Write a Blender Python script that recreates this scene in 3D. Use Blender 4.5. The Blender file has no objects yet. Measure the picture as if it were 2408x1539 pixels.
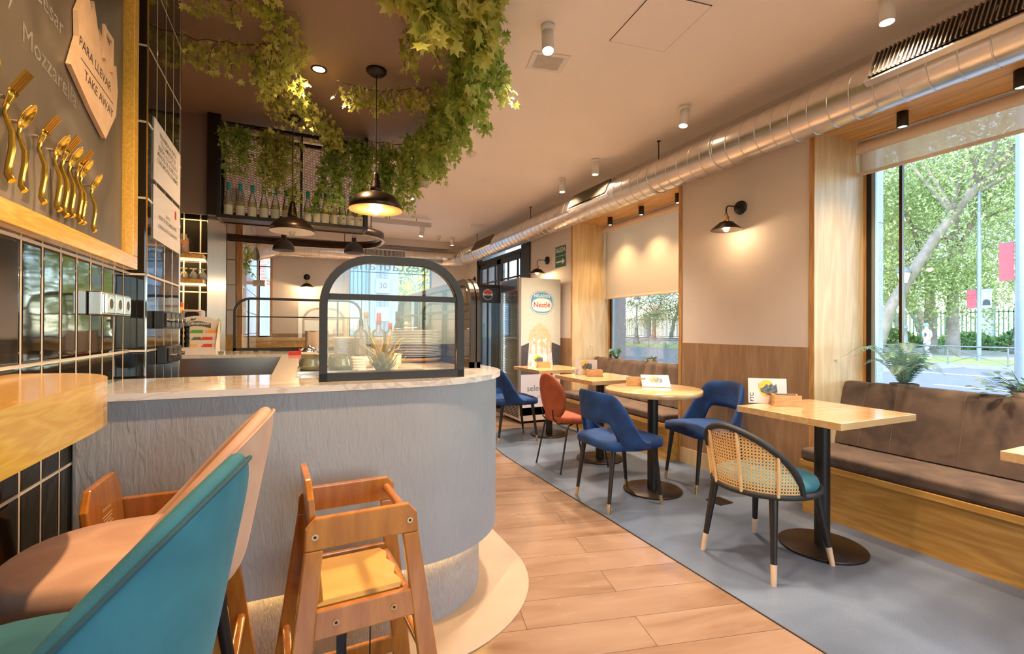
import bpy, math, random
from mathutils import Vector, Matrix, Euler
PI = math.pi
R = math.radians
C = bpy.context.scene.collection
random.seed(7)

# ------------------------------------------------------------------ camera, world, light, exposure
cam_d = bpy.data.cameras.new('camera')
cam_d.sensor_width = 36.0
cam_d.lens = 1110.0 / 2408.0 * 36.0
cam_d.clip_start = 0.02
cam_d.clip_end = 400
cam = bpy.data.objects.new('camera', cam_d)
C.objects.link(cam)
_y, _p, _r = R(24.6), R(0.2), R(0.26)
_f = Vector((math.sin(_y) * math.cos(_p), math.cos(_y) * math.cos(_p), math.sin(_p)))
_rt = Vector((math.cos(_y), -math.sin(_y), 0))
_up = _rt.cross(_f)
_r2 = _rt * math.cos(_r) + _up * math.sin(_r)
_u2 = -_rt * math.sin(_r) + _up * math.cos(_r)
_m = Matrix((_r2, _u2, -_f)).transposed().to_4x4()
_m.translation = Vector((0, 0, 1.2))
cam.matrix_world = _m
bpy.context.scene.camera = cam

sc = bpy.context.scene
sc.view_settings.view_transform = 'Standard'
sc.view_settings.look = 'None'
sc.view_settings.exposure = 1.6
sc.view_settings.gamma = 1.0
sc.view_settings.use_curve_mapping = False

SUN_EL, SUN_AZ = R(48), R(245)
world = bpy.data.worlds.new('sky')
sc.world = world
world.use_nodes = True
wn = world.node_tree
for n in list(wn.nodes):
    wn.nodes.remove(n)
w_out = wn.nodes.new('ShaderNodeOutputWorld')
w_bg = wn.nodes.new('ShaderNodeBackground')
w_sky = wn.nodes.new('ShaderNodeTexSky')
w_sky.sky_type = 'NISHITA'
w_sky.sun_disc = False
w_sky.sun_elevation = SUN_EL
w_sky.sun_rotation = SUN_AZ
w_sky.air_density = 1.0
w_sky.dust_density = 0.4
w_sky.ozone_density = 2.5
w_bg.inputs['Strength'].default_value = 0.56
wn.links.new(w_sky.outputs[0], w_bg.inputs[0])
wn.links.new(w_bg.outputs[0], w_out.inputs[0])

def lamp(kind, name, loc, energy, color=(1, .72, .45), size=.05, rot=None, target=None, spot=None, blend=.6, sx=None, sy=None):
    l = bpy.data.lights.new(name, kind)
    l.energy = energy
    l.color = color
    if kind == 'SPOT':
        l.spot_size = spot
        l.spot_blend = blend
        l.shadow_soft_size = size
    elif kind == 'POINT':
        l.shadow_soft_size = size
    elif kind == 'SUN':
        l.angle = size
    elif kind == 'AREA':
        l.shape = 'RECTANGLE'
        l.size = sx
        l.size_y = sy
    o = bpy.data.objects.new(name, l)
    C.objects.link(o)
    o.location = loc
    if target is not None:
        d = Vector(target) - Vector(loc)
        o.rotation_euler = d.to_track_quat('-Z', 'Y').to_euler()
    elif rot is not None:
        o.rotation_euler = rot
    return o

# the sun stands over the roof behind the building line and lights the street trees from our side
lamp('SUN', 'sun', (0, 0, 20), 2.3, (1, .95, .86), R(.6), target=(13, 6, 4))

# ------------------------------------------------------------------ materials
MATS = {}
def nt(name):
    m = bpy.data.materials.new(name)
    m.use_nodes = True
    t = m.node_tree
    b = t.nodes['Principled BSDF']
    MATS[name] = m
    return m, t, b
def N(t, typ, **kw):
    n = t.nodes.new(typ)
    for k, v in kw.items():
        if k in n.inputs:
            n.inputs[k].default_value = v
        else:
            setattr(n, k, v)
    return n
def rgb(c):
    return (c[0], c[1], c[2], 1)
def srgb(r, g, b):
    f = lambda v: (v / 255 / 12.92) if v / 255 <= .04045 else ((v / 255 + .055) / 1.055) ** 2.4
    return (f(r), f(g), f(b))
def coords(t, scale=(1, 1, 1), rot=(0, 0, 0), src='Object', loc=(0, 0, 0)):
    tc = N(t, 'ShaderNodeTexCoord')
    mp = N(t, 'ShaderNodeMapping')
    mp.inputs['Scale'].default_value = scale
    mp.inputs['Rotation'].default_value = rot
    mp.inputs['Location'].default_value = loc
    t.links.new(tc.outputs[src], mp.inputs[0])
    return mp
def ramp(t, src, stops):
    r = N(t, 'ShaderNodeValToRGB')
    e = r.color_ramp.elements
    e[0].position, e[0].color = stops[0][0], rgb(stops[0][1])
    e[1].position, e[1].color = stops[-1][0], rgb(stops[-1][1])
    for p, c in stops[1:-1]:
        x = e.new(p)
        x.color = rgb(c)
    t.links.new(src, r.inputs[0])
    return r
def bump(t, b, src, strength=.2, dist=.01):
    bp = N(t, 'ShaderNodeBump')
    bp.inputs['Strength'].default_value = strength
    bp.inputs['Distance'].default_value = dist
    t.links.new(src, bp.inputs['Height'])
    t.links.new(bp.outputs[0], b.inputs['Normal'])
    return bp
def plain(name, col, rough=.5, metal=0., noise=.08, nscale=20, bumps=0., bscale=200, sheen=0., coat=0., spec=.5, emit=None, es=0.):
    m, t, b = nt(name)
    b.inputs['Roughness'].default_value = rough
    b.inputs['Metallic'].default_value = metal
    b.inputs['Specular IOR Level'].default_value = spec
    if coat:
        b.inputs['Coat Weight'].default_value = coat
        b.inputs['Coat Roughness'].default_value = .1
    if sheen:
        b.inputs['Sheen Weight'].default_value = sheen
        b.inputs['Sheen Roughness'].default_value = .35
        b.inputs['Sheen Tint'].default_value = rgb([min(1, c * 1.5 + .25) for c in col])
    if noise:
        n = N(t, 'ShaderNodeTexNoise')
        n.inputs['Scale'].default_value = nscale
        n.inputs['Detail'].default_value = 4
        t.links.new(coords(t).outputs[0], n.inputs[0])
        r = ramp(t, n.outputs[0], [(.3, [c * (1 - noise) for c in col]), (.7, [min(1, c * (1 + noise)) for c in col])])
        t.links.new(r.outputs[0], b.inputs['Base Color'])
    else:
        b.inputs['Base Color'].default_value = rgb(col)
    if bumps:
        n2 = N(t, 'ShaderNodeTexNoise')
        n2.inputs['Scale'].default_value = bscale
        n2.inputs['Detail'].default_value = 3
        t.links.new(coords(t).outputs[0], n2.inputs[0])
        bump(t, b, n2.outputs[0], bumps, .004)
    if emit:
        b.inputs['Emission Color'].default_value = rgb(emit)
        b.inputs['Emission Strength'].default_value = es
    return m
def wood(name, c1, c2, scale=1., grain='X', rough=.4, coat=0., ring=1.2, dark=None):
    # grain runs along the named object axis
    m, t, b = nt(name)
    s = {'X': (.35, 3, 3), 'Y': (3, .35, 3), 'Z': (3, 3, .35)}[grain]
    mp = coords(t, [v * scale for v in s])
    n = N(t, 'ShaderNodeTexNoise')
    n.inputs['Scale'].default_value = 1.1
    n.inputs['Detail'].default_value = 3
    t.links.new(mp.outputs[0], n.inputs[0])
    mul = N(t, 'ShaderNodeMath', operation='MULTIPLY')
    mul.inputs[1].default_value = 9 * ring
    t.links.new(n.outputs[0], mul.inputs[0])
    sn = N(t, 'ShaderNodeMath', operation='PINGPONG')
    sn.inputs[1].default_value = .5
    t.links.new(mul.outputs[0], sn.inputs[0])
    f = N(t, 'ShaderNodeTexNoise')
    f.inputs['Scale'].default_value = 14
    f.inputs['Detail'].default_value = 5
    t.links.new(mp.outputs[0], f.inputs[0])
    ad = N(t, 'ShaderNodeMath', operation='MULTIPLY_ADD')
    t.links.new(f.outputs[0], ad.inputs[0])
    ad.inputs[1].default_value = .9
    t.links.new(sn.outputs[0], ad.inputs[2])
    r = ramp(t, ad.outputs[0], [(.35, c1), (.95, c2)])
    t.links.new(r.outputs[0], b.inputs['Base Color'])
    b.inputs['Roughness'].default_value = rough
    if coat:
        b.inputs['Coat Weight'].default_value = coat
        b.inputs['Coat Roughness'].default_value = .12
    bump(t, b, f.outputs[0], .08, .002)
    return m
def glassy(name, tint=(1, 1, 1), refl=1., rough=.0, ior=1.45, haze=0., hazecol=(1, 1, 1)):
    # thin architectural glass: transparent + fresnel reflection
    m, t, b = nt(name)
    t.nodes.remove(b)
    out = t.nodes['Material Output']
    tr = N(t, 'ShaderNodeBsdfTransparent')
    tr.inputs[0].default_value = rgb(tint)
    gl = N(t, 'ShaderNodeBsdfGlossy')
    gl.inputs['Roughness'].default_value = rough
    fr = N(t, 'ShaderNodeFresnel')
    fr.inputs[0].default_value = ior
    mu = N(t, 'ShaderNodeMath', operation='MULTIPLY')
    mu.inputs[1].default_value = refl
    t.links.new(fr.outputs[0], mu.inputs[0])
    mx = N(t, 'ShaderNodeMixShader')
    t.links.new(mu.outputs[0], mx.inputs[0])
    t.links.new(tr.outputs[0], mx.inputs[1])
    t.links.new(gl.outputs[0], mx.inputs[2])
    last = mx
    if haze:
        df = N(t, 'ShaderNodeBsdfDiffuse')
        df.inputs[0].default_value = rgb(hazecol)
        m2 = N(t, 'ShaderNodeMixShader')
        m2.inputs[0].default_value = haze
        t.links.new(mx.outputs[0], m2.inputs[1])
        t.links.new(df.outputs[0], m2.inputs[2])
        last = m2
    t.links.new(last.outputs[0], out.inputs[0])
    return m
def emis(name, col, s):
    m, t, b = nt(name)
    b.inputs['Base Color'].default_value = rgb(col)
    b.inputs['Emission Color'].default_value = rgb(col)
    b.inputs['Emission Strength'].default_value = s
    return m
def velvet(name, col, hi, sheen=.6):
    # nap brushed in soft patches, no baked light
    m, t, b = nt(name)
    n = N(t, 'ShaderNodeTexNoise')
    n.inputs['Scale'].default_value = 7
    n.inputs['Detail'].default_value = 5
    n.inputs['Distortion'].default_value = .6
    t.links.new(coords(t).outputs[0], n.inputs[0])
    r = ramp(t, n.outputs[0], [(.35, col), (.7, hi)])
    t.links.new(r.outputs[0], b.inputs['Base Color'])
    b.inputs['Roughness'].default_value = .85
    b.inputs['Sheen Weight'].default_value = sheen
    b.inputs['Sheen Roughness'].default_value = .3
    b.inputs['Sheen Tint'].default_value = rgb([min(1, c * 1.4 + .15) for c in hi])
    n2 = N(t, 'ShaderNodeTexNoise')
    n2.inputs['Scale'].default_value = 350
    t.links.new(coords(t).outputs[0], n2.inputs[0])
    bump(t, b, n2.outputs[0], .12, .002)
    return m

def tiles(name, pitch, height, col, grout, rough=.07, plane='YZ', z0=0., u0=0., gap=.006, wave=.25, var=.2, gm=.5):
    m, t, b = nt(name)
    tc = N(t, 'ShaderNodeTexCoord')
    sp = N(t, 'ShaderNodeSeparateXYZ')
    t.links.new(tc.outputs['Object'], sp.inputs[0])
    cb = N(t, 'ShaderNodeCombineXYZ')
    a = N(t, 'ShaderNodeMath', operation='SUBTRACT')
    a.inputs[1].default_value = u0
    t.links.new(sp.outputs['Y' if plane == 'YZ' else 'X'], a.inputs[0])
    z = N(t, 'ShaderNodeMath', operation='SUBTRACT')
    z.inputs[1].default_value = z0
    t.links.new(sp.outputs['Z'], z.inputs[0])
    t.links.new(a.outputs[0], cb.inputs[0])
    t.links.new(z.outputs[0], cb.inputs[1])
    br = N(t, 'ShaderNodeTexBrick')
    br.offset = 0
    br.squash = 1
    br.inputs['Color1'].default_value = rgb(col)
    br.inputs['Color2'].default_value = rgb([c * (1 + var) for c in col])
    br.inputs['Mortar'].default_value = rgb(grout)
    br.inputs['Scale'].default_value = 1
    br.inputs['Mortar Size'].default_value = gap
    br.inputs['Mortar Smooth'].default_value = .1
    br.inputs['Brick Width'].default_value = pitch
    br.inputs['Row Height'].default_value = height
    t.links.new(cb.outputs[0], br.inputs[0])
    t.links.new(br.outputs['Color'], b.inputs['Base Color'])
    rr = N(t, 'ShaderNodeMapRange')
    rr.inputs['To Min'].default_value = rough
    rr.inputs['To Max'].default_value = gm
    t.links.new(br.outputs['Fac'], rr.inputs[0])
    t.links.new(rr.outputs[0], b.inputs['Roughness'])
    br2 = N(t, 'ShaderNodeTexBrick')
    br2.offset = 0
    br2.inputs['Scale'].default_value = 1
    br2.inputs['Mortar Size'].default_value = gap * 2.6
    br2.inputs['Mortar Smooth'].default_value = 1
    br2.inputs['Brick Width'].default_value = pitch
    br2.inputs['Row Height'].default_value = height
    t.links.new(cb.outputs[0], br2.inputs[0])
    inv = N(t, 'ShaderNodeMath', operation='SUBTRACT')
    inv.inputs[0].default_value = 1
    t.links.new(br2.outputs['Fac'], inv.inputs[1])
    nz = N(t, 'ShaderNodeTexNoise')
    nz.inputs['Scale'].default_value = 9
    nz.inputs['Detail'].default_value = 1
    t.links.new(cb.outputs[0], nz.inputs[0])
    ad = N(t, 'ShaderNodeMath', operation='MULTIPLY_ADD')
    ad.inputs[1].default_value = wave
    t.links.new(nz.outputs[0], ad.inputs[0])
    t.links.new(inv.outputs[0], ad.inputs[2])
    bump(t, b, ad.outputs[0], .5, .004)
    return m

CREAM = plain('cream_paint', (.70, .61, .54), .55, noise=.03, nscale=3, bumps=.15, bscale=90)
CEIL = plain('ceiling_paint', (.90, .83, .76), .6, noise=.02, nscale=2, bumps=.04, bscale=120)
BROWNP = plain('brown_paint', (.27, .18, .13), .45, noise=.05, nscale=3)
GROUT = (.66, .56, .43)
TILEK = tiles('black_tile_long', .1045, .305, (.012, .011, .009), GROUT, .045, 'YZ', z0=-.115, u0=-.595 + .011, gap=.0045)
TILEKX = tiles('black_tile_facing', .0635, .305, (.012, .011, .009), GROUT, .045, 'XZ', z0=-.115, u0=-.6055, gap=.0045)
TILEKP = tiles('black_tile_pilaster', .146, .305, (.012, .011, .009), GROUT, .045, 'YZ', z0=-.115, u0=2.31, gap=.0045)
TILEW = tiles('white_tile_facing', .1, .305, (.72, .66, .58), (.09, .07, .05), .08, 'XZ', z0=-.115, u0=-.665, gap=.004, wave=.08, var=.04)
TILEWY = tiles('white_tile_long', .32, .305, (.66, .66, .56), (.09, .07, .05), .05, 'YZ', z0=-.115, u0=6.6, gap=.004, wave=.08, var=.04)
BLACKM = plain('black_metal', (.022, .018, .015), .38, .3, noise=.1)
BRONZE = plain('bronze_metal', (.05, .032, .022), .34, .75, noise=.1)
DARKF = plain('dark_frame', (.02, .016, .013), .5, .2, noise=.1)
BRASS = plain('brass', (.75, .52, .25), .22, 1., noise=.05)
GOLD = plain('gold', (.95, .62, .10), .16, 1., noise=.03)
CHROME = plain('chrome', (.8, .8, .8), .15, 1., noise=0)
STEEL = plain('brushed_steel', (.55, .5, .44), .27, 1., noise=.06, nscale=6)
WHITEP = plain('white_plastic', (.78, .75, .7), .4, noise=.02)
WHITEM = plain('white_enamel', (.8, .77, .72), .3, noise=.02)
PAPER = plain('paper', (.82, .76, .72), .6, noise=.03)
INK = plain('ink', (.03, .03, .035), .6, noise=0)
REDP = plain('red_plastic', (.6, .05, .04), .4, noise=.05)
YEL = plain('yellow_print', (.9, .6, .03), .5, noise=.02)
BLACKR = plain('black_rubber', (.015, .014, .013), .6, noise=.1)
WOODL = wood('ash_panel', (.68, .52, .30), (.56, .39, .20), 1.3, 'Z', .42, 0, .9)
WOODH = wood('ash_soffit', (.72, .44, .17), (.5, .27, .09), 1.3, 'Y', .4, 0, 1.1)
WOODT = wood('wood_trim', (.6, .33, .11), (.42, .2, .06), 2., 'Z', .4)
WOODO = wood('oak_laminate', (.40, .25, .135), (.30, .17, .085), 1.8, 'Z', .45, 0, .6)
WOODP = wood('pine_panel', (.66, .37, .09), (.48, .235, .045), 1.5, 'Y', .4, 0, 1.1)
WOODTB = wood('table_top', (.66, .44, .22), (.56, .34, .14), 1.8, 'X', .2, .5, 1.)
WOODB = wood('bar_top_wood', (.86, .52, .09), (.74, .38, .05), 4.5, 'Y', .2, .5, 1.4)
WOODC = wood('high_chair_wood', (.50, .19, .025), (.38, .13, .018), 2.0, 'Z', .22, .5, .6)
WOODCL = wood('light_box_wood', (.72, .42, .17), (.58, .31, .1), 4., 'X', .4)
VBLUE = velvet('blue_velvet', (.003, .022, .085), (.006, .055, .20), .3)
VNAVY = VBLUE
VORANGE = velvet('rust_velvet', (.27, .055, .018), (.40, .10, .035), .4)
VTEAL = velvet('teal_velvet', (.018, .105, .145), (.035, .18, .225), .5)
VPINK = velvet('pink_velvet', (.46, .27, .18), (.60, .38, .26), .4)
SUEDE = velvet('brown_suede', (.075, .048, .034), (.15, .095, .064), .55)
GLASS = glassy('window_glass', (.97, .99, .98), .8)
GLASSS = glassy('shield_glass', (.96, .96, .94), .9)
GLASSB = glassy('bottle_glass', (.95, .96, .94), 1.6, .02, haze=.13, hazecol=(.8, .8, .75))
GLASSWINE = glassy('wine_bottle_glass', (.80, .70, .30), 1.8, .02)
GLASSGREEN = glassy('green_bottle_glass', (.12, .22, .08), 1.8, .02)
GLASSAMBER = glassy('pinkish_liquid', (.45, .10, .07), 1.2, .02, haze=.4, hazecol=(.35, .05, .03))
GLASSJ = glassy('jar_glass', (.88, .90, .80), 1.6, .03, haze=.12, hazecol=(.7, .68, .5))
GLASST = glassy('teal_tumbler_glass', (.45, .85, .82), 1.8, .03)
BLINDM = None
def mk_blind(name, tr, col=(.74, .62, .48)):
    m, t, b = nt(name)
    t.nodes.remove(b)
    out = t.nodes['Material Output']
    d = N(t, 'ShaderNodeBsdfDiffuse')
    d.inputs[0].default_value = rgb(col)
    tl = N(t, 'ShaderNodeBsdfTranslucent')
    tl.inputs[0].default_value = rgb((.9, .78, .6))
    tp = N(t, 'ShaderNodeBsdfTransparent')
    m1 = N(t, 'ShaderNodeMixShader')
    m1.inputs[0].default_value = .35
    m2 = N(t, 'ShaderNodeMixShader')
    m2.inputs[0].default_value = tr
    t.links.new(d.outputs[0], m1.inputs[1])
    t.links.new(tl.outputs[0], m1.inputs[2])
    t.links.new(m1.outputs[0], m2.inputs[1])
    t.links.new(tp.outputs[0], m2.inputs[2])
    t.links.new(m2.outputs[0], out.inputs[0])
    return m
BLIND1 = mk_blind('sheer_blind', .28)
BLIND2 = mk_blind('screen_blind', .07)

# wood plank floor
def mk_floor():
    m, t, b = nt('oak_plank_floor')
    mp = coords(t, (1, 1, 1), (0, 0, R(13.2)), loc=(.35, .065, 0))
    br = N(t, 'ShaderNodeTexBrick')
    br.offset = .37
    br.offset_frequency = 2
    br.inputs['Scale'].default_value = 1
    br.inputs['Brick Width'].default_value = 1.25
    br.inputs['Row Height'].default_value = .19
    br.inputs['Mortar Size'].default_value = .0016
    br.inputs['Mortar Smooth'].default_value = .3
    br.inputs['Color1'].default_value = (0, 0, 0, 1)
    br.inputs['Color2'].default_value = (1, 1, 1, 1)
    br.inputs['Mortar'].default_value = (.5, .5, .5, 1)
    t.links.new(mp.outputs[0], br.inputs[0])
    mp2 = N(t, 'ShaderNodeMapping')
    mp2.inputs['Scale'].default_value = (.9, 6, 1)
    t.links.new(mp.outputs[0], mp2.inputs[0])
    addv = N(t, 'ShaderNodeVectorMath', operation='MULTIPLY_ADD')
    t.links.new(br.outputs['Color'], addv.inputs[0])
    addv.inputs[1].default_value = (7, 3, 5)
    t.links.new(mp2.outputs[0], addv.inputs[2])
    n = N(t, 'ShaderNodeTexNoise')
    n.inputs['Scale'].default_value = 1.3
    n.inputs['Detail'].default_value = 6
    n.inputs['Distortion'].default_value = .6
    t.links.new(addv.outputs[0], n.inputs[0])
    r = ramp(t, n.outputs[0], [(.25, (.12, .06, .032)), (.36, (.20, .115, .066)), (.5, (.25, .155, .098)), (.75, (.30, .195, .13))])
    mx = N(t, 'ShaderNodeMixRGB')
    mx.blend_type = 'MIX'
    t.links.new(br.outputs['Fac'], mx.inputs[0])
    t.links.new(r.outputs[0], mx.inputs[1])
    mx.inputs[2].default_value = (.08, .045, .03, 1)
    t.links.new(mx.outputs[0], b.inputs['Base Color'])
    b.inputs['Roughness'].default_value = .2
    b.inputs['Specular IOR Level'].default_value = .6
    n2 = N(t, 'ShaderNodeTexNoise')
    n2.inputs['Scale'].default_value = 6
    t.links.new(mp2.outputs[0], n2.inputs[0])
    rr = N(t, 'ShaderNodeMapRange')
    rr.inputs['To Min'].default_value = .14
    rr.inputs['To Max'].default_value = .34
    t.links.new(n2.outputs[0], rr.inputs[0])
    t.links.new(rr.outputs[0], b.inputs['Roughness'])
    inv = N(t, 'ShaderNodeMath', operation='SUBTRACT')
    inv.inputs[0].default_value = 1
    t.links.new(br.outputs['Fac'], inv.inputs[1])
    bump(t, b, inv.outputs[0], .4, .002)
    return m
FLOORM = mk_floor()
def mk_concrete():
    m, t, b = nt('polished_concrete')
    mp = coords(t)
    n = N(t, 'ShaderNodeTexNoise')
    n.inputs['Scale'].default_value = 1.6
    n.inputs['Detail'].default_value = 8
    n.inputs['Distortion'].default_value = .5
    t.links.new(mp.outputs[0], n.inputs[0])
    r = ramp(t, n.outputs[0], [(.3, (.08, .10, .135)), (.55, (.125, .155, .205)), (.75, (.175, .215, .275))])  # blue tint stands in for daylight reflected off the grey concrete
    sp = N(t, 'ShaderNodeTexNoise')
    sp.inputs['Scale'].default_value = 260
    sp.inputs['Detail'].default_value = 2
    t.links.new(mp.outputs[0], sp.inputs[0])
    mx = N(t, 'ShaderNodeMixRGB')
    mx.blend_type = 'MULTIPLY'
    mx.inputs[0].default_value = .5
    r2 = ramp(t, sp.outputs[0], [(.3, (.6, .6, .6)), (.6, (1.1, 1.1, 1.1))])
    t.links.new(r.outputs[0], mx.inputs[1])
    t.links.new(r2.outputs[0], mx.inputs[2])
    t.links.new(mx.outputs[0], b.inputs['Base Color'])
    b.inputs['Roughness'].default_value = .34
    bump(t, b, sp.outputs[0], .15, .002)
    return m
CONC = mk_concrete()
def mk_plaster(name, c1, c2, scale, bs, bd, rough=.7):
    m, t, b = nt(name)
    mp = coords(t, (1, 1, 1))
    n = N(t, 'ShaderNodeTexNoise')
    n.inputs['Scale'].default_value = 2.5
    n.inputs['Detail'].default_value = 4
    t.links.new(mp.outputs[0], n.inputs[0])
    r = ramp(t, n.outputs[0], [(.3, c1), (.7, c2)])
    t.links.new(r.outputs[0], b.inputs['Base Color'])
    b.inputs['Roughness'].default_value = rough
    mp2 = coords(t, (scale, scale, scale * .25), (R(8), R(12), 0))
    n2 = N(t, 'ShaderNodeTexNoise')
    n2.inputs['Scale'].default_value = 1
    n2.inputs['Detail'].default_value = 6
    n2.inputs['Distortion'].default_value = .8
    t.links.new(mp2.outputs[0], n2.inputs[0])
    bump(t, b, n2.outputs[0], bs, bd)
    return m
PLASTER = mk_plaster('grey_brushed_plaster', (.31, .315, .315), (.365, .37, .37), 55, .75, .006)
ROUGHP = mk_plaster('rough_plaster_base', (.40, .38, .35), (.48, .45, .42), 160, .9, .012)
RINGM = mk_plaster('sanded_floor_band', (.30, .23, .17), (.40, .31, .23), 330, .5, .004)
def mk_marble():
    m, t, b = nt('white_marble')
    mp = coords(t, (1.2, 3, 2))
    n = N(t, 'ShaderNodeTexNoise')
    n.inputs['Scale'].default_value = 2.2
    n.inputs['Detail'].default_value = 9
    n.inputs['Distortion'].default_value = 1.4
    t.links.new(mp.outputs[0], n.inputs[0])
    r = ramp(t, n.outputs[0], [(.36, (.66, .60, .53)), (.48, (.73, .67, .60)), (.5, (.56, .49, .41)), (.52, (.73, .67, .60)), (.75, (.78, .73, .66))])
    t.links.new(r.outputs[0], b.inputs['Base Color'])
    b.inputs['Roughness'].default_value = .08
    b.inputs['Coat Weight'].default_value = .3
    return m
MARBLE = mk_marble()
def mk_duct():
    m, t, b = nt('spiral_duct_steel')
    b.inputs['Metallic'].default_value = 1
    n = N(t, 'ShaderNodeTexNoise')
    n.inputs['Scale'].default_value = 9
    n.inputs['Detail'].default_value = 6
    t.links.new(coords(t, (1, 1, 1)).outputs[0], n.inputs[0])
    r = ramp(t, n.outputs[0], [(.3, (.70, .66, .62)), (.7, (.80, .76, .72))])
    t.links.new(r.outputs[0], b.inputs['Base Color'])
    rr = N(t, 'ShaderNodeMapRange')
    rr.inputs['To Min'].default_value = .26
    rr.inputs['To Max'].default_value = .32
    t.links.new(n.outputs[0], rr.inputs[0])
    t.links.new(rr.outputs[0], b.inputs['Roughness'])
    return m
DUCT = mk_duct()
def mk_board():
    m, t, b = nt('chalkboard')
    mp = coords(t, (1, 1.2, .7), (R(35), 0, 0))
    n = N(t, 'ShaderNodeTexNoise')
    n.inputs['Scale'].default_value = 3.2
    n.inputs['Detail'].default_value = 6
    n.inputs['Distortion'].default_value = 1.3
    t.links.new(mp.outputs[0], n.inputs[0])
    r = ramp(t, n.outputs[0], [(.3, (.065, .05, .036)), (.55, (.11, .088, .066)), (.8, (.22, .185, .15))])
    t.links.new(r.outputs[0], b.inputs['Base Color'])
    b.inputs['Roughness'].default_value = .36
    return m
BOARDM = mk_board()
def mk_cane():
    m, t, b = nt('woven_cane')
    uv = N(t, 'ShaderNodeTexCoord')
    sp = N(t, 'ShaderNodeSeparateXYZ')
    t.links.new(uv.outputs['UV'], sp.inputs[0])
    def cell(sock, off):
        a = N(t, 'ShaderNodeMath', operation='ADD')
        a.inputs[1].default_value = off
        t.links.new(sock, a.inputs[0])
        f = N(t, 'ShaderNodeMath', operation='FRACT')
        t.links.new(a.outputs[0], f.inputs[0])
        s = N(t, 'ShaderNodeMath', operation='SUBTRACT')
        s.inputs[1].default_value = .5
        t.links.new(f.outputs[0], s.inputs[0])
        q = N(t, 'ShaderNodeMath', operation='MULTIPLY')
        t.links.new(s.outputs[0], q.inputs[0])
        t.links.new(s.outputs[0], q.inputs[1])
        return q
    def dist(off):
        qa, qb = cell(sp.outputs['X'], off), cell(sp.outputs['Y'], off)
        ad = N(t, 'ShaderNodeMath', operation='ADD')
        t.links.new(qa.outputs[0], ad.inputs[0])
        t.links.new(qb.outputs[0], ad.inputs[1])
        return ad
    d0, d1 = dist(0), dist(.5)
    l0 = N(t, 'ShaderNodeMath', operation='LESS_THAN')
    l0.inputs[1].default_value = .085
    t.links.new(d0.outputs[0], l0.inputs[0])
    l1 = N(t, 'ShaderNodeMath', operation='LESS_THAN')
    l1.inputs[1].default_value = .012
    t.links.new(d1.outputs[0], l1.inputs[0])
    mxx = N(t, 'ShaderNodeMath', operation='MAXIMUM')
    t.links.new(l0.outputs[0], mxx.inputs[0])
    t.links.new(l1.outputs[0], mxx.inputs[1])
    b.inputs['Base Color'].default_value = (.74, .47, .18, 1)
    b.inputs['Roughness'].default_value = .45
    bump(t, b, d0.outputs[0], .6, .003)
    tr = N(t, 'ShaderNodeBsdfTransparent')
    ms = N(t, 'ShaderNodeMixShader')
    t.links.new(mxx.outputs[0], ms.inputs[0])
    t.links.new(b.outputs[0], ms.inputs[1])
    t.links.new(tr.outputs[0], ms.inputs[2])
    t.links.new(ms.outputs[0], t.nodes['Material Output'].inputs[0])
    return m
CANEM = mk_cane()
def mk_mesh():
    m, t, b = nt('expanded_metal_mesh')
    tc = N(t, 'ShaderNodeTexCoord')
    sp = N(t, 'ShaderNodeSeparateXYZ')
    t.links.new(tc.outputs['UV'], sp.inputs[0])
    outs = []
    for sgn in (1, -1):
        a = N(t, 'ShaderNodeMath', operation='MULTIPLY_ADD')
        a.inputs[1].default_value = sgn * .5
        t.links.new(sp.outputs['X'], a.inputs[0])
        t.links.new(sp.outputs['Y'], a.inputs[2])
        f = N(t, 'ShaderNodeMath', operation='PINGPONG')
        f.inputs[1].default_value = .5
        t.links.new(a.outputs[0], f.inputs[0])
        l = N(t, 'ShaderNodeMath', operation='GREATER_THAN')
        l.inputs[1].default_value = .13
        t.links.new(f.outputs[0], l.inputs[0])
        outs.append(l)
    mu = N(t, 'ShaderNodeMath', operation='MULTIPLY')
    t.links.new(outs[0].outputs[0], mu.inputs[0])
    t.links.new(outs[1].outputs[0], mu.inputs[1])
    b.inputs['Base Color'].default_value = (.05, .035, .028, 1)
    b.inputs['Roughness'].default_value = .5
    b.inputs['Metallic'].default_value = .3
    tr = N(t, 'ShaderNodeBsdfTransparent')
    ms = N(t, 'ShaderNodeMixShader')
    t.links.new(mu.outputs[0], ms.inputs[0])
    t.links.new(b.outputs[0], ms.inputs[1])
    t.links.new(tr.outputs[0], ms.inputs[2])
    t.links.new(ms.outputs[0], t.nodes['Material Output'].inputs[0])
    return m
MESHM = mk_mesh()
def mk_leaf(name, c1, c2, c3, trans=.35):
    m, t, b = nt(name)
    g = N(t, 'ShaderNodeObjectInfo')
    n = N(t, 'ShaderNodeTexNoise')
    n.inputs['Scale'].default_value = 9
    n.inputs['Detail'].default_value = 2
    t.links.new(coords(t).outputs[0], n.inputs[0])
    r = ramp(t, n.outputs[0], [(.3, c1), (.5, c2), (.72, c3)])
    t.links.new(r.outputs[0], b.inputs['Base Color'])
    b.inputs['Roughness'].default_value = .5
    tl = N(t, 'ShaderNodeBsdfTranslucent')
    t.links.new(r.outputs[0], tl.inputs[0])
    ms = N(t, 'ShaderNodeMixShader')
    ms.inputs[0].default_value = trans
    t.links.new(b.outputs[0], ms.inputs[1])
    t.links.new(tl.outputs[0], ms.inputs[2])
    t.links.new(ms.outputs[0], t.nodes['Material Output'].inputs[0])
    return m
IVY = mk_leaf('ivy_leaf', (.36, .42, .06), (.60, .62, .14), (.86, .78, .28))
IVYD = mk_leaf('dark_ivy_leaf', (.24, .38, .06), (.42, .56, .12), (.70, .70, .22))
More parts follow.
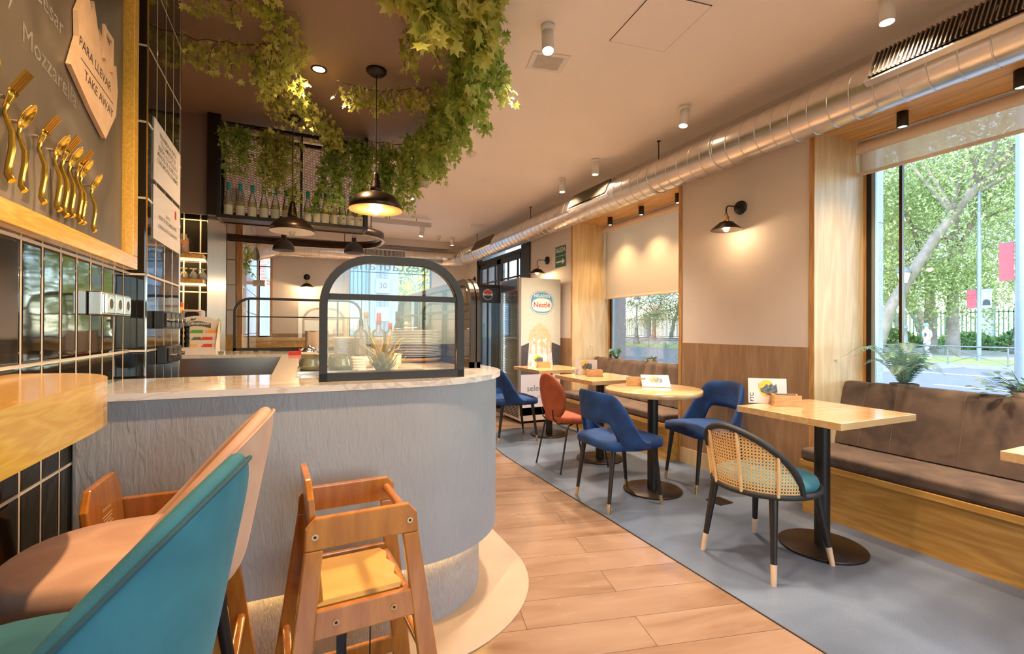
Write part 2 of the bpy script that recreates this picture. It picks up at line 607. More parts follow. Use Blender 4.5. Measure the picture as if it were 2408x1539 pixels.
TREEL = mk_leaf('tree_leaf', (.15, .23, .08), (.34, .42, .15), (.74, .72, .38), .5)  # palest tone stands in for sunlit highlights on the leaves
TREED = mk_leaf('dark_tree_leaf', (.06, .15, .05), (.14, .27, .08), (.26, .38, .12), .4)
FERNM = mk_leaf('fern_leaf', (.10, .24, .20), (.20, .36, .29), (.36, .50, .36), .35)
BARK = mk_plaster('tree_bark', (.16, .13, .11), (.27, .22, .18), 20, .6, .02)

# ------------------------------------------------------------------ mesh helpers
class MB:
    def __init__(s, off=(0, 0, 0)):
        s.v, s.f, s.sm, s.mi, s.uv = [], [], [], [], {}
        s.cm = 0
    def add(s, vs, fs, smooth=False):
        o = len(s.v)
        s.v += [tuple(v) for v in vs]
        for f in fs:
            s.f.append(tuple(i + o for i in f))
            s.sm.append(smooth)
            s.mi.append(s.cm)
        return s
    def box(s, x0, x1, y0, y1, z0, z1):
        vs = [(x, y, z) for x in (x0, x1) for y in (y0, y1) for z in (z0, z1)]
        return s.add(vs, [(0, 1, 3, 2), (4, 6, 7, 5), (0, 4, 5, 1), (2, 3, 7, 6), (0, 2, 6, 4), (1, 5, 7, 3)])
    def obox(s, c, size, rz=0, rx=0, ry=0):
        m = Matrix.Translation(c) @ Euler((rx, ry, rz)).to_matrix().to_4x4()
        a, b, d = [q / 2 for q in size]
        vs = [m @ Vector((x, y, z)) for x in (-a, a) for y in (-b, b) for z in (-d, d)]
        return s.add(vs, [(0, 1, 3, 2), (4, 6, 7, 5), (0, 4, 5, 1), (2, 3, 7, 6), (0, 2, 6, 4), (1, 5, 7, 3)])
    def bar(s, p, q, w, h, up=(0, 0, 1)):
        p, q = Vector(p), Vector(q)
        d = (q - p).normalized()
        upv = Vector(up)
        if abs(d.dot(upv)) > .98:
            upv = Vector((1, 0, 0))
        a = d.cross(upv).normalized() * w / 2
        b = a.cross(d).normalized() * h / 2
        vs = [p - a - b, p + a - b, p + a + b, p - a + b, q - a - b, q + a - b, q + a + b, q - a + b]
        return s.add(vs, [(3, 2, 1, 0), (4, 5, 6, 7), (0, 1, 5, 4), (1, 2, 6, 5), (2, 3, 7, 6), (3, 0, 4, 7)])
    def cyl(s, p, q, r0, r1=None, n=16, cap=True):
        r1 = r0 if r1 is None else r1
        p, q = Vector(p), Vector(q)
        d = (q - p).normalized()
        a = d.orthogonal().normalized()
        b = d.cross(a)
        vs = []
        for c, r in ((p, r0), (q, r1)):
            for i in range(n):
                t = 2 * PI * i / n
                vs.append(c + a * math.cos(t) * r + b * math.sin(t) * r)
        s.add(vs, [(i, (i + 1) % n, n + (i + 1) % n, n + i) for i in range(n)], True)
        if cap:
            s.add(vs, [tuple(range(n - 1, -1, -1)), tuple(range(n, 2 * n))])
        return s
    def tube(s, pts, r, n=10, closed=False, sx=1.):
        pts = [Vector(p) for p in pts]
        m = len(pts)
        rs = r if isinstance(r, (list, tuple)) else [r] * m
        vs = []
        prev = None
        for i, p in enumerate(pts):
            if closed:
                d = pts[(i + 1) % m] - pts[i - 1]
            else:
                d = pts[min(i + 1, m - 1)] - pts[max(i - 1, 0)]
            d.normalize()
            a = d.orthogonal().normalized() if prev is None else (prev - d * prev.dot(d)).normalized()
            prev = a
            b = d.cross(a)
            for k in range(n):
                t = 2 * PI * k / n
                vs.append(p + a * math.cos(t) * rs[i] * sx + b * math.sin(t) * rs[i])
        fs = []
        for i in range(m if closed else m - 1):
            j = (i + 1) % m
            for k in range(n):
                l = (k + 1) % n
                fs.append((i * n + k, i * n + l, j * n + l, j * n + k))
        s.add(vs, fs, True)
        if not closed:
            s.add(vs, [tuple(range(n - 1, -1, -1)), tuple(range((m - 1) * n, m * n))])
        return s
    def lathe(s, prof, n=32, c=(0, 0, 0), closed=False):
        vs, fs = [], []
        m = len(prof)
        for r, z in prof:
            for k in range(n):
                t = 2 * PI * k / n
                vs.append((c[0] + math.cos(t) * r, c[1] + math.sin(t) * r, c[2] + z))
        for i in range(m if closed else m - 1):
            j = (i + 1) % m
            for k in range(n):
                l = (k + 1) % n
                fs.append((i * n + k, i * n + l, j * n + l, j * n + k))
        s.add(vs, fs, True)
        if not closed:
            if prof[0][0] > 1e-5:
                s.add(vs[:n], [tuple(range(n - 1, -1, -1))])
            if prof[-1][0] > 1e-5:
                s.add(vs[-n:], [tuple(range(n))])
        return s
    def prism(s, poly, a, b, axis='Z', smooth=False):
        # poly: 2D outline; axis Z: (x,y) | X: (y,z) | Y: (x,z)
        def mk(p, w):
            if axis == 'Z':
                return (p[0], p[1], w)
            if axis == 'X':
                return (w, p[0], p[1])
            return (p[0], w, p[1])
        n = len(poly)
        vs = [mk(p, a) for p in poly] + [mk(p, b) for p in poly]
        s.add(vs, [tuple(range(n - 1, -1, -1)), tuple(range(n, 2 * n))])
        return s.add(vs, [(i, (i + 1) % n, n + (i + 1) % n, n + i) for i in range(n)], smooth)
    def xf(s, m, start=0):
        s.v = s.v[:start] + [tuple(m @ Vector(v)) for v in s.v[start:]]
        return s
    def grid(s, rows, smooth=True, closed=False, flip=False):
        m, n = len(rows), len(rows[0])
        vs = [p for r in rows for p in r]
        fs = []
        for i in range(m - 1):
            for j in range(n if closed else n - 1):
                k = (j + 1) % n
                q = (i * n + j, i * n + k, (i + 1) * n + k, (i + 1) * n + j)
                fs.append(q[::-1] if flip else q)
        return s.add(vs, fs, smooth)
    def build(s, name, mat, parent=None, bevel=0, sub=0, loc=None, rz=0, seg=2, solid=0, weld=False):
        me = bpy.data.meshes.new(name)
        me.from_pydata(s.v, [], s.f)
        mats = mat if isinstance(mat, (list, tuple)) else [mat]
        for m_ in mats:
            me.materials.append(m_)
        me.polygons.foreach_set('use_smooth', s.sm)
        me.polygons.foreach_set('material_index', s.mi)
        me.update()
        o = bpy.data.objects.new(name, me)
        C.objects.link(o)
        if parent is not None:
            o.parent = parent
        if loc is not None:
            o.location = loc
        if rz:
            o.rotation_euler = (0, 0, rz)
        if weld or sub:
            w = o.modifiers.new('weld', 'WELD')
            w.merge_threshold = 1e-5
        if solid:
            q = o.modifiers.new('solid', 'SOLIDIFY')
            q.thickness = solid
            q.offset = 0
        if bevel:
            b = o.modifiers.new('bevel', 'BEVEL')
            b.width = bevel
            b.segments = seg
            b.limit_method = 'ANGLE'
            b.angle_limit = R(40)
        if sub:
            q = o.modifiers.new('sub', 'SUBSURF')
            q.levels = sub
            q.render_levels = sub
        return o

def thing(name, label, cat, loc=(0, 0, 0), rz=0, group=None):
    o = bpy.data.objects.new(name, None)
    o.empty_display_size = .1
    C.objects.link(o)
    o.location = loc
    o.rotation_euler = (0, 0, rz)
    return tag(o, label, cat, group)
def tag(o, label, cat, group=None, kind=None):
    o['label'] = label
    o['category'] = cat
    if group:
        o['group'] = group
    if kind:
        o['kind'] = kind
    return o
def struct(o):
    o['kind'] = 'structure'
    return o
def dup(root, loc, rz, label, group=None):
    r = root.copy()
    C.objects.link(r)
    r.location = loc
    r.rotation_euler = (0, 0, rz)
    r['label'] = label
    if group:
        r['group'] = group
    def rec(a, b):
        for ch in list(a.children):
            c = ch.copy()
            C.objects.link(c)
            c.parent = b
            rec(ch, c)
    rec(root, r)
    return r
def rrect(w, h, r, n=5, cx=0, cy=0):
    pts = []
    for (sx, sy, a0) in ((1, 1, 0), (-1, 1, 90), (-1, -1, 180), (1, -1, 270)):
        for i in range(n + 1):
            a = R(a0 + 90 * i / n)
            pts.append((cx + sx * (w / 2 - r) + r * math.cos(a), cy + sy * (h / 2 - r) + r * math.sin(a)))
    return pts
def ellipse(a, b, n=32, cx=0, cy=0):
    return [(cx + a * math.cos(2 * PI * i / n), cy + b * math.sin(2 * PI * i / n)) for i in range(n)]
_tx = {}
def text_geo(s, size, bold=0., extr=.0005):
    key = (s, bold)
    if key not in _tx:
        cu = bpy.data.curves.new('t', 'FONT')
        cu.body = s
        cu.size = 1
        cu.align_x = 'CENTER'
        cu.align_y = 'CENTER'
        cu.offset = bold
        cu.resolution_u = 3
        ob = bpy.data.objects.new('t', cu)
        C.objects.link(ob)
        dg = bpy.context.evaluated_depsgraph_get()
        me = bpy.data.meshes.new_from_object(ob.evaluated_get(dg))
        _tx[key] = ([tuple(v.co) for v in me.vertices], [tuple(p.vertices) for p in me.polygons])
        bpy.data.objects.remove(ob)
        bpy.data.curves.remove(cu)
        bpy.data.meshes.remove(me)
    v, f = _tx[key]
    return [(a * size, b * size) for a, b, c in v], f
def put_text(mb, s, size, O, U, V, bold=0., mirror=False, sx=1.):
    # writes s on the plane through O with axes U (reading) and V (up)
    O, U, V = Vector(O), Vector(U).normalized(), Vector(V).normalized()
    vs, fs = text_geo(s, size, bold)
    mb.add([O + U * (a * sx * (-1 if mirror else 1)) + V * b for a, b in vs], fs)
    return mb
def put_poly(mb, poly, O, U, V, w=.0006):
    O, U, V = Vector(O), Vector(U).normalized(), Vector(V).normalized()
    Nn = U.cross(V)
    n = len(poly)
    vs = [O + U * a + V * b for a, b in poly] + [O + U * a + V * b + Nn * w for a, b in poly]
    mb.add(vs, [tuple(range(n - 1, -1, -1)), tuple(range(n, 2 * n))])
    return mb.add(vs, [(i, (i + 1) % n, n + (i + 1) % n, n + i) for i in range(n)])
def set_uv(o, fn):
    me = o.data
    uv = me.uv_layers.new(name='uv')
    for p in me.polygons:
        for li in p.loop_indices:
            uv.data[li].uv = fn(me.vertices[me.loops[li].vertex_index].co)
# ================================================================== SETTING
ZC = 2.89          # ceiling
XW = 3.19          # right wall face
XWIN = 3.77        # window plane
YB = 9.25          # back wall
XL = -.595         # left tiled wall
NICHES = [(-2.4, -.9), (.20, 2.07), (3.27, 5.14)]

def S(name, mb, mat, **k):
    return struct(mb.build(name, mat, **k))

S('floor', MB().box(-3.2, 3.9, -3.2, 9.6, -.12, 0), FLOORM)
# polished concrete strip along the window tables
ys = [-3.2, 1.1, 1.36, 1.83, 2.33, 3.14, 3.67, 3.97, 4.32]
edge = [(1.79, -3.2), (1.79, 1.1), (1.795, 1.83), (1.80, 2.45), (1.79, 3.14), (1.79, 3.67), (1.80, 4.1), (1.83, 4.42), (1.89, 4.68), (1.99, 4.88), (2.14, 5.03), (2.32, 5.11), (2.55, 5.13), (3.19, 5.13), (3.19, -3.2)]
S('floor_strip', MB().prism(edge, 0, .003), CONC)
S('trim_1', MB().tube([(x, y, .002) for x, y in edge[:13]], .0035, 6), DARKF)
# sanded band round the foot of the counter
ring = [(-.59, 1.62), (.42, 1.625)]
cx_, cy_, rr_ = .414, 2.285, .66
ring = [(XL, 1.63)] + [(cx_ + rr_ * math.sin(a), cy_ - rr_ * math.cos(a)) for a in [R(q) for q in range(0, 91, 6)]] + [(cx_ + rr_, 4.9), (XL, 4.9)]
S('floor_band', MB().prism(ring, 0, .004), RINGM)

S('ceiling', MB().box(-3.2, 3.3, -3.2, 9.6, ZC, ZC + .12), CEIL)
S('ceiling_dark', MB().box(-3.0, .97, -.2, 4.62, ZC - .02, ZC), BROWNP)
S('trim_2', MB().box(1.55, 2.75, 8.98, YB, 2.76, ZC).box(-.6, 1.55, 8.98, YB, 2.76, ZC), CREAM)
# access panel outline and its hatch
hp = [(1.66, 2.27), (2.02, 2.22), (1.96, 1.80), (1.62, 1.85)]
S('ceiling_hatch', MB().prism(hp, ZC - .004, ZC - .0001), CEIL)
S('trim_3', MB().tube([(x, y, ZC - .002) for x, y in hp], .0025, 6, True), DARKF)

# --- left walls
S('wall_left', MB().box(XL - .15, XL, -3.2, 2.327, 0, ZC), TILEK)
S('wall_left_pilaster', MB().box(XL - .15, -.543, 2.3271, 2.913, 0, ZC), TILEKP)
S('wall_left_pilaster_face', MB().box(XL - .14, -.5431, 2.322, 2.3272, 0, ZC), TILEKX)
S('trim_4', MB().box(-.5465, -.5415, 2.3195, 2.3245, 0, ZC).box(-.5465, -.5415, 2.911, 2.916, 0, ZC), CHROME)
S('wall_bar_side', MB().box(-1.95, -1.8, 2.9, 6.6, 0, ZC), BROWNP)
S('wall_bar_side_return', MB().box(-1.95, XL - .14, 2.8, 2.9125, 0, ZC), BROWNP)
S('wall_bar_back', MB().box(-1.8, -.636, 4.37, 4.52, 2.085, ZC), BROWNP)
S('wall_bar_back_tiles', MB().box(-1.8, -.636, 4.37, 4.52, 0, 2.085), tiles('black_tile_bar', .108, .305, (.012, .011, .009), GROUT, .05, 'XZ', z0=-.05, u0=-.79, gap=.005))
S('wall_bar_pillar', MB().box(-1.8, -.635, 4.52, 5.45, 2.19, ZC).box(-.637, -.6351, 4.368, 5.45, 2.19, ZC), BROWNP)
S('wall_bar_pillar_base', MB().box(-1.8, -.637, 4.52, 5.449, 0, 2.19), BROWNP)
S('wall_white_tiles', MB().box(-1.8, -.60, 6.6, 6.75, 1.115, ZC), TILEW)
S('wall_white_tiles_low', MB().box(-1.8, -.60, 6.6, 6.75, 0, 1.115), WOODP)
S('wall_left_back', MB().box(-.75, -.60, 6.751, YB, 0, ZC), TILEWY)
S('trim_5', MB().box(-.66, -.595, 6.585, 6.62, 1.115, 2.8), WOODT)
S('trim_6', MB().box(-.602, -.588, 9.10, 9.20, 1.03, 2.8), WOODT)

# --- back wall with two windows
bw = MB()
bw.box(-1.9, -.60, YB, YB + .15, 0, ZC).box(-.39, .90, YB, YB + .15, 0, ZC).box(2.47, 3.4, YB, YB + .15, 0, ZC)
bw.box(-.60, -.39, YB, YB + .15, 2.62, ZC).box(.90, 2.47, YB, YB + .15, 2.62, ZC)
bw.box(-.60, -.39, YB, YB + .15, 0, 1.03).box(.90, 2.47, YB, YB + .15, 0, 1.03)
S('wall_back', bw, CREAM)
S('wall_back_panel', MB().box(-.39, .90, YB - .012, YB - .0005, 1.03, 1.095), WOODO)
S('trim_7', MB().box(-.405, -.375, YB - .02, YB, 1.03, 2.62).box(.86, .885, YB - .02, YB, 1.03, 2.62), WOODT)
S('trim_8', MB().box(.80, .90, YB - .03, YB, 1.03, 2.62), WOODL)
def back_window(nm, x0, x1, bars):
    r = struct(thing(nm, 'back window', 'window'))
    for k in ('label', 'category'):
        del r[k]
    f = MB()
    f.box(x0, x0 + .025, YB + .05, YB + .09, 1.03, 2.62).box(x1 - .025, x1, YB + .05, YB + .09, 1.03, 2.62)
    f.box(x0, x1, YB + .05, YB + .09, 1.03, 1.055).box(x0, x1, YB + .05, YB + .09, 2.595, 2.62)
    f.box(x0, x1, YB + .055, YB + .075, 2.26, 2.275)
    for b in bars:
        f.box(b - .006, b + .006, YB + .055, YB + .075, 1.03, 2.62)
    f.build('window_frame', DARKF, r)
    MB().box(x0, x1, YB + .06, YB + .066, 1.03, 2.62).build('window_pane', GLASS, r)
    return r
back_window('window_4', -.60, -.39, [])
w5 = back_window('window_5', .90, 2.47, [1.13, 2.33])
tx = MB()
put_text(tx, 'Restaurante', .30, (1.62, YB + .055, 2.40), (1, 0, 0), (0, 0, 1), mirror=True, sx=1.12)
tx.build('lettering', plain('window_lettering', (.12, .2, .2), .5, noise=0), w5)

# --- right wall
rw = MB()
segs = [(-3.2, -2.4), (-.9, .20), (2.07, 3.27), (5.14, 6.31), (8.62, 9.4)]
for a, b in segs:
    rw.box(XW, XW + .6, a, b, 0, ZC)
for a, b in NICHES:
    rw.box(XW, XW + .6, a, b, 2.575, ZC)
rw.box(XW, XW + .3, 6.31, 8.62, 2.66, ZC)
S('wall_right', rw, CREAM)
nw = MB()
for a, b in NICHES:
    nw.box(XW + .40, XW + .58, a, b, 0, .78)
S('wall_right_parapet', nw, CREAM)
lin = MB()
for a, b in NICHES:
    lin.box(XW - .004, XWIN + .03, b - .02, b + .0005, 0, 2.575)
    lin.box(XW - .004, XWIN + .03, a - .0005, a + .02, 0, 2.575)
S('trim_9', lin, WOODL)
so = MB()
for a, b in NICHES:
    so.box(XW - .004, XWIN + .03, a + .02, b - .02, 2.55, 2.576)
S('trim_10', so, WOODH)
ed = MB()
for a, b in NICHES:
    ed.box(XW - .01, XW - .004, b - .022, b + .012, 0, 2.6).box(XW - .01, XW - .004, a - .012, a + .022, 0, 2.6)
    ed.box(XW - .01, XW - .004, a, b, 2.548, 2.6)
    ed.box(XWIN - .035, XWIN - .015, b - .03, b - .02, .8, 2.55).box(XWIN - .035, XWIN - .015, a + .02, a + .03, .8, 2.55)
S('trim_11', ed, WOODT)
wn_ = MB()
for a, b in [(2.082, 3.258), (5.152, 6.31), (-.888, .188)]:
    wn_.box(XW - .008, XW, a, b, .138, 1.08)
S('wall_right_wainscot', wn_, WOODO)
bb = MB()
for a, b in [(2.082, 3.258), (5.152, 6.31), (-.888, .188)]:
    bb.box(XW - .014, XW, a, b, 0, .138)
S('baseboard_right', bb, WOODL)
S('trim_12', MB().box(XW + .40, XWIN + .03, .22, 2.05, .78, .80).box(XW + .40, XWIN + .03, 3.29, 5.12, .78, .80), WOODL)

SASH = plain('grey_window_profile', (.33, .38, .40), .4, .3, noise=.03)
def side_window(nm, a, b, mull):
    r = struct(thing(nm, 'w', 'w'))
    for k in ('label', 'category'):
        del r[k]
    f = MB()
    f.box(XWIN - .015, XWIN + .03, b - .06, b - .02, .8, 2.55).box(XWIN - .015, XWIN + .03, a + .02, a + .06, .8, 2.55)
    f.build('window_frame', DARKF, r)
    g = MB().box(XWIN - .01, XWIN + .03, b - .085, b - .06, .8, 2.55).box(XWIN - .01, XWIN + .03, a + .06, a + .085, .8, 2.55)
    g.box(XWIN - .01, XWIN + .03, a + .02, b - .02, .8, .825)
    g.build('sash', SASH, r)
    MB().box(XWIN + .004, XWIN + .010, a + .06, b - .06, .8, 2.55).build('window_pane', GLASS, r)
    if mull:
        MB().box(XWIN - .008, XWIN + .02, mull - .009, mull + .009, .8, 2.55).build('mullion', BRONZE, r)
    return r
side_window('window_1', .20, 2.07, 1.831)
side_window('window_2', 3.27, 5.14, None)
side_window('window_3', -2.4, -.9, None)

# --- street door with glazing bars, dark frame
dr = struct(thing('door_1', 'd', 'd', (XW, 6.31, 0)))
for k in ('label', 'category'):
    del dr[k]
f = MB()
L_ = 2.31
f.box(-.02, .12, 0, .29, 0, 2.66)
f.box(0, .08, .29, .33, 0, 2.66).box(0, .08, L_ - .10, L_, 0, 2.66)
f.box(0, .08, 0, L_, 2.40, 2.46).box(0, .08, 0, L_, 2.60, 2.66).box(0, .08, .29, L_, 0, .12)
f.build('door_frame', DARKF, dr)
for q0, q1 in ((.33, 1.22), (1.26, 2.21)):
    lf = MB()
    lf.box(.01, .06, q0, q0 + .06, .12, 2.40).box(.01, .06, q1 - .06, q1, .12, 2.40).box(.01, .06, q0, q1, 2.32, 2.40).box(.01, .06, q0, q1, .12, .22)
    lf.box(.02, .05, q0, q1, 2.03, 2.055)
    lf.box(.02, .05, q0 + .55, q0 + .57, .2, 2.35).box(.02, .05, q0 + .18, q0 + .2, 1.4, 2.35)
    lf.box(.02, .05, q0, q1, 1.72, 1.74)
    d_ = lf.build('door_leaf', DARKF, dr)
    MB().box(.03, .036, q0 + .05, q1 - .05, .2, 2.34).build('pane', GLASS, d_)
    MB().tube([(-.04, q1 - .03, .9), (-.04, q1 - .03, 1.3)], .012, 10).box(-.04, .02, q1 - .035, q1 - .025, .93, .95).box(-.04, .02, q1 - .035, q1 - .025, 1.25, 1.27).build('door_handle', STEEL, d_)
MB().box(.03, .036, .3, L_ - .1, 2.46, 2.60).build('transom_pane', GLASS, dr)

# --- wall behind the camera: cream, with an unseen glazed front added for daylight fill
S('wall_front', MB().box(-.6, 3.4, -3.2, -3.05, 0, .5).box(-.6, 0, -3.2, -3.05, .5, ZC).box(3.0, 3.4, -3.2, -3.05, .5, ZC).box(0, 3, -3.2, -3.05, 2.5, ZC), CREAM)
r = struct(thing('window_6', 'w', 'w'))
for k in ('label', 'category'):
    del r[k]
MB().box(0, .05, -3.15, -3.1, .5, 2.5).box(2.95, 3, -3.15, -3.1, .5, 2.5).box(1.48, 1.52, -3.15, -3.1, .5, 2.5).box(0, 3, -3.15, -3.1, .5, .55).box(0, 3, -3.15, -3.1, 2.45, 2.5).build('window_frame', DARKF, r)
MB().box(0, 3, -3.13, -3.124, .5, 2.5).build('window_pane', GLASS, r)
# timber bench along the back wall
bk = thing('back_bench', 'honey-coloured pine bench box running along the far back wall under its windows', 'bench', (0, 8.95, 0))
MB().box(-.60, 2.9, -.0, .299, 0, .98).build('bench_box', WOODP, bk)
MB().box(-.60, 2.9, -.03, .299, .98, 1.03).build('bench_top', WOODL, bk)

# ================================================================== BLINDS, WINDOW BENCHES
def blind(a, b, zb, mat, lab):
    t = thing('roller_blind', lab, 'blind', (XWIN - .1, (a + b) / 2, 2.5), 0)
    h = (b - a) / 2 - .03
    MB().cyl((0, -h, 0), (0, h, 0), .038, n=24).build('roller', plain('blind_roll', (.72, .58, .46), .6, noise=.02) if 'blind_roll' not in MATS else MATS['blind_roll'], t)
    MB().box(.012, .0135, -h + .012, h - .012, zb - 2.5, -.0).build('blind_fabric', mat, t)
    MB().box(.004, .020, -h, h, zb - 2.5 - .022, zb - 2.5).build('bottom_bar', MATS['blind_roll'], t, bevel=.003)
    for q in (h, -h - .008):
        MB().box(-.035, .045, q, q + .008, -.035, .05).build('bracket', WHITEP, t)
    MB().box(-.03, .02, -h, h, .042, .048).build('cassette_rail', WHITEP, t)
blind(.20, 2.07, 2.33, BLIND1, 'short sheer beige roller blind pulled a little way down over the right window')
blind(3.27, 5.14, 1.61, BLIND2, 'beige roller blind pulled more than halfway down over the far niche window')

def bench(a, b, seams, lab, puff):
    t = thing('banquette_bench', lab, 'bench', (XW, a, 0))
    L = b - a
    MB().box(-.13, .32, .0, L, 0, .31).build('bench_base', WOODP, t, bevel=.002)
    MB().box(-.165, .32, .0, L, .31, .348).build('bench_ledge', WOODP, t, bevel=.003)
    c = MB().box(-.165, .205, .004, L - .004, .349, .425)
    c.build('seat_cushion', SUEDE, t, bevel=.022, seg=4)
    # backrest: leaning panel with vertical channels
    ss = sorted([0] + [s - a for s in seams] + [L])
    rows = []
    prof = [(.21, .428), (.255, .62), (.30, .80), (.325, .84), (.36, .848), (.39, .835), (.39, .428)]
    yy = []
    for i in range(len(ss) - 1):
        k = 8
        for j in range(k):
            f_ = j / k
            yy.append((ss[i] + (ss[i + 1] - ss[i]) * f_, math.sqrt(max(0, 1 - (2 * f_ - 1) ** 2)) ** .7))
    yy.append((ss[-1], 0))
    for y, q in yy:
        d = puff * (1 - q)
        rows.append([(x + (d if i < 3 else 0), y, z - (d * .8 if 2 <= i <= 4 else 0)) for i, (x, z) in enumerate(prof)])
    g = MB().grid(rows)
    g.add(rows[0], [tuple(range(len(prof)))])
    g.add(rows[-1], [tuple(range(len(prof) - 1, -1, -1))])
    g.build('backrest', SUEDE, t)
    for s_ in ss[1:-1]:
        MB().tube([(x - .001 + puff * .8, s_, z) for x, z in prof[:4]], .0015, 6).build('seam', plain('seam_thread', (.20, .13, .09), .7, noise=0) if 'seam_thread' not in MATS else MATS['seam_thread'], t)
    return t
bench(.225, 2.045, [.35, .69, 1.04, 1.38, 1.72, 1.9], 'brown suede banquette with smooth tall backrest in the right window niche', .006)
bench(3.295, 5.115, [3.42, 3.6, 3.79, 3.96, 4.13, 4.32, 4.51, 4.69, 4.88, 5.03], 'brown suede banquette with channelled backrest in the far window niche', .03)

# small metal stud fixed on each niche lining
def stud(y, z, x, lab):
    o = MB().cyl((0, 0, 0), (0, -.012, 0), .009, n=12).build('wall_stud', CHROME, loc=(x, y, z))
    tag(o, lab, 'stud')
stud(2.049, .99, 3.42, 'tiny round steel stud on the pale panel above the right banquette')
stud(5.119, .99, 3.47, 'tiny round steel stud on the ash panel above the far banquette')

# ================================================================== DUCTS
def duct_tube(pts, r, name, parent, pitch=.12, ring=True):
    # pipe with rolled spiral seams
    mb = MB()
    P = [Vector(p) for p in pts]
    mb.tube(P, r, 40)
    o = mb.build(name, DUCT, parent)
    if ring:
        sp = MB()
        for i in range(len(P) - 1):
            a, b = P[i], P[i + 1]
            L = (b - a).length
            if L < .3:
                continue
            d = (b - a) / L
            u = Vector((0, 0, 1))
            w = d.cross(u).normalized()
            turns = L / pitch
            n = int(turns * 40)
            pp = [a + d * (L * k / n) + (w * math.cos(2 * PI * turns * k / n) + u * math.sin(2 * PI * turns * k / n)) * (r + .0012) for k in range(n + 1)]
            sp.tube(pp, .0038, 4)
        sp.build('spiral_seam', DUCT, o)
    return o
XD, ZD, RD = 2.95, 2.567, .14
arc = [(XD - .0 - .35 * (1 - math.cos(R(a))), 8.7 + .35 * math.sin(R(a)), ZD) for a in (18, 36, 54, 72)]
t = thing('ventilation_duct', 'long spiral steel duct hung along the window wall and turning across the back wall', 'duct', (0, 0, 0))
duct_tube([(XD, -3.0, ZD), (XD, 8.7, ZD)], RD, 'duct_run', t)
duct_tube([(XD, 8.69, ZD)] + arc + [(XD - .36, 9.052, ZD)], RD, 'elbow', t)
duct_tube([(XD - .35, 9.05, ZD), (-.3, 9.05, ZD)], RD, 'duct_run', t)
duct_tube([(-.31, 9.05, ZD), (-.62, 8.9, ZD - .12)], RD, 'elbow', t)
for y in (-1.5, .6, 2.6, 3.3, 5.84, 7.9, 8.68):
    MB().tube([(XD + (RD + .004) * math.cos(R(a)), y, ZD + (RD + .004) * math.sin(R(a))) for a in range(0, 360, 12)], .006, 6, True).build('clamp_ring', DUCT, t)
for x in (2.45, 1.95):
    MB().tube([(x, 9.05 + (RD + .004) * math.cos(R(a)), ZD + (RD + .004) * math.sin(R(a))) for a in range(0, 360, 12)], .006, 6, True).build('clamp_ring', DUCT, t)
for y in (.6, 3.3, 5.84, 7.97):
    MB().cyl((XD, y, ZD + RD), (XD, y, ZC), .0045, n=8).cyl((XD, y, ZC - .006), (XD, y, ZC - .0005), .016, n=12).build('hanger_rod', DARKF, t)
MB().cyl((1.62, 9.05, ZD + RD), (1.62, 9.05, 2.76), .0045, n=8).build('hanger_rod', DARKF, t)
DUCT_T = t
def grille(y0, y1, lab):
    # collar standing off the duct toward the upper left, with a louvred mouth
    L = (y1 - y0) / 2
    a = R(152)
    Nn = Vector((math.cos(a), 0, math.sin(a)))
    T = Vector((-Nn.z, 0, Nn.x))
    T = -T if T.z < 0 else T
    def P(u, v, w):
        return Nn * (RD + w) + T * v + Vector((0, u, 0))
    H = .084
    f = MB()
    def bx(u0, u1, v0, v1, w0, w1):
        vs = [P(u, v, w) for u in (u0, u1) for v in (v0, v1) for w in (w0, w1)]
        f.add(vs, [(0, 1, 3, 2), (4, 6, 7, 5), (0, 4, 5, 1), (2, 3, 7, 6), (0, 2, 6, 4), (1, 5, 7, 3)])
    bx(-L, L, H, H + .018, -.07, -.006)
    bx(-L, L, -H - .018, -H, -.07, -.006)
    bx(-L, -L + .02, -H, H, -.07, -.006)
    bx(L - .02, L, -H, H, -.07, -.006)
    g = f.build('air_grille', DUCT, DUCT_T, loc=(XD, (y0 + y1) / 2, ZD))
    f = MB()
    bx(-L + .02, L - .02, -H, H, .0008, .0016)
    f.build('grille_back', BLACKM, g)
    f = MB()
    n = int(2 * L / .021)
    for k in range(n):
        u = -L + .03 + (2 * L - .06) * k / (n - 1)
        bx(u - .003, u + .003, -H, H, .002, .012)
    f.build('louvre', plain('louvre_bronze', (.30, .24, .17), .4, .8, noise=.05) if 'louvre_bronze' not in MATS else MATS['louvre_bronze'], g)
grille(.72, 1.53, 'long louvred air grille on the duct, nearest the camera above the right window')
grille(3.86, 4.6, 'louvred air grille on the duct above the far window niche')
grille(6.95, 7.82, 'small louvred air grille on the duct above the street door')
g = MB().box(-.42, .42, -.160, -.09, .055, .07).box(-.42, .42, -.160, -.09, -.07, -.055).box(-.42, -.405, -.160, -.09, -.055, .055).box(.405, .42, -.160, -.09, -.055, .055).build('air_grille', DUCT, DUCT_T, loc=(1.45, 9.05, ZD + .02))
MB().box(-.405, .405, -.143, -.14, -.055, .055).build('grille_back', BLACKM, g)
f = MB()
for k in range(34):
    u = -.39 + .78 * k / 33
    f.box(u - .004, u + .004, -.158, -.144, -.055, .055)
f.build('louvre', WHITEP, g)
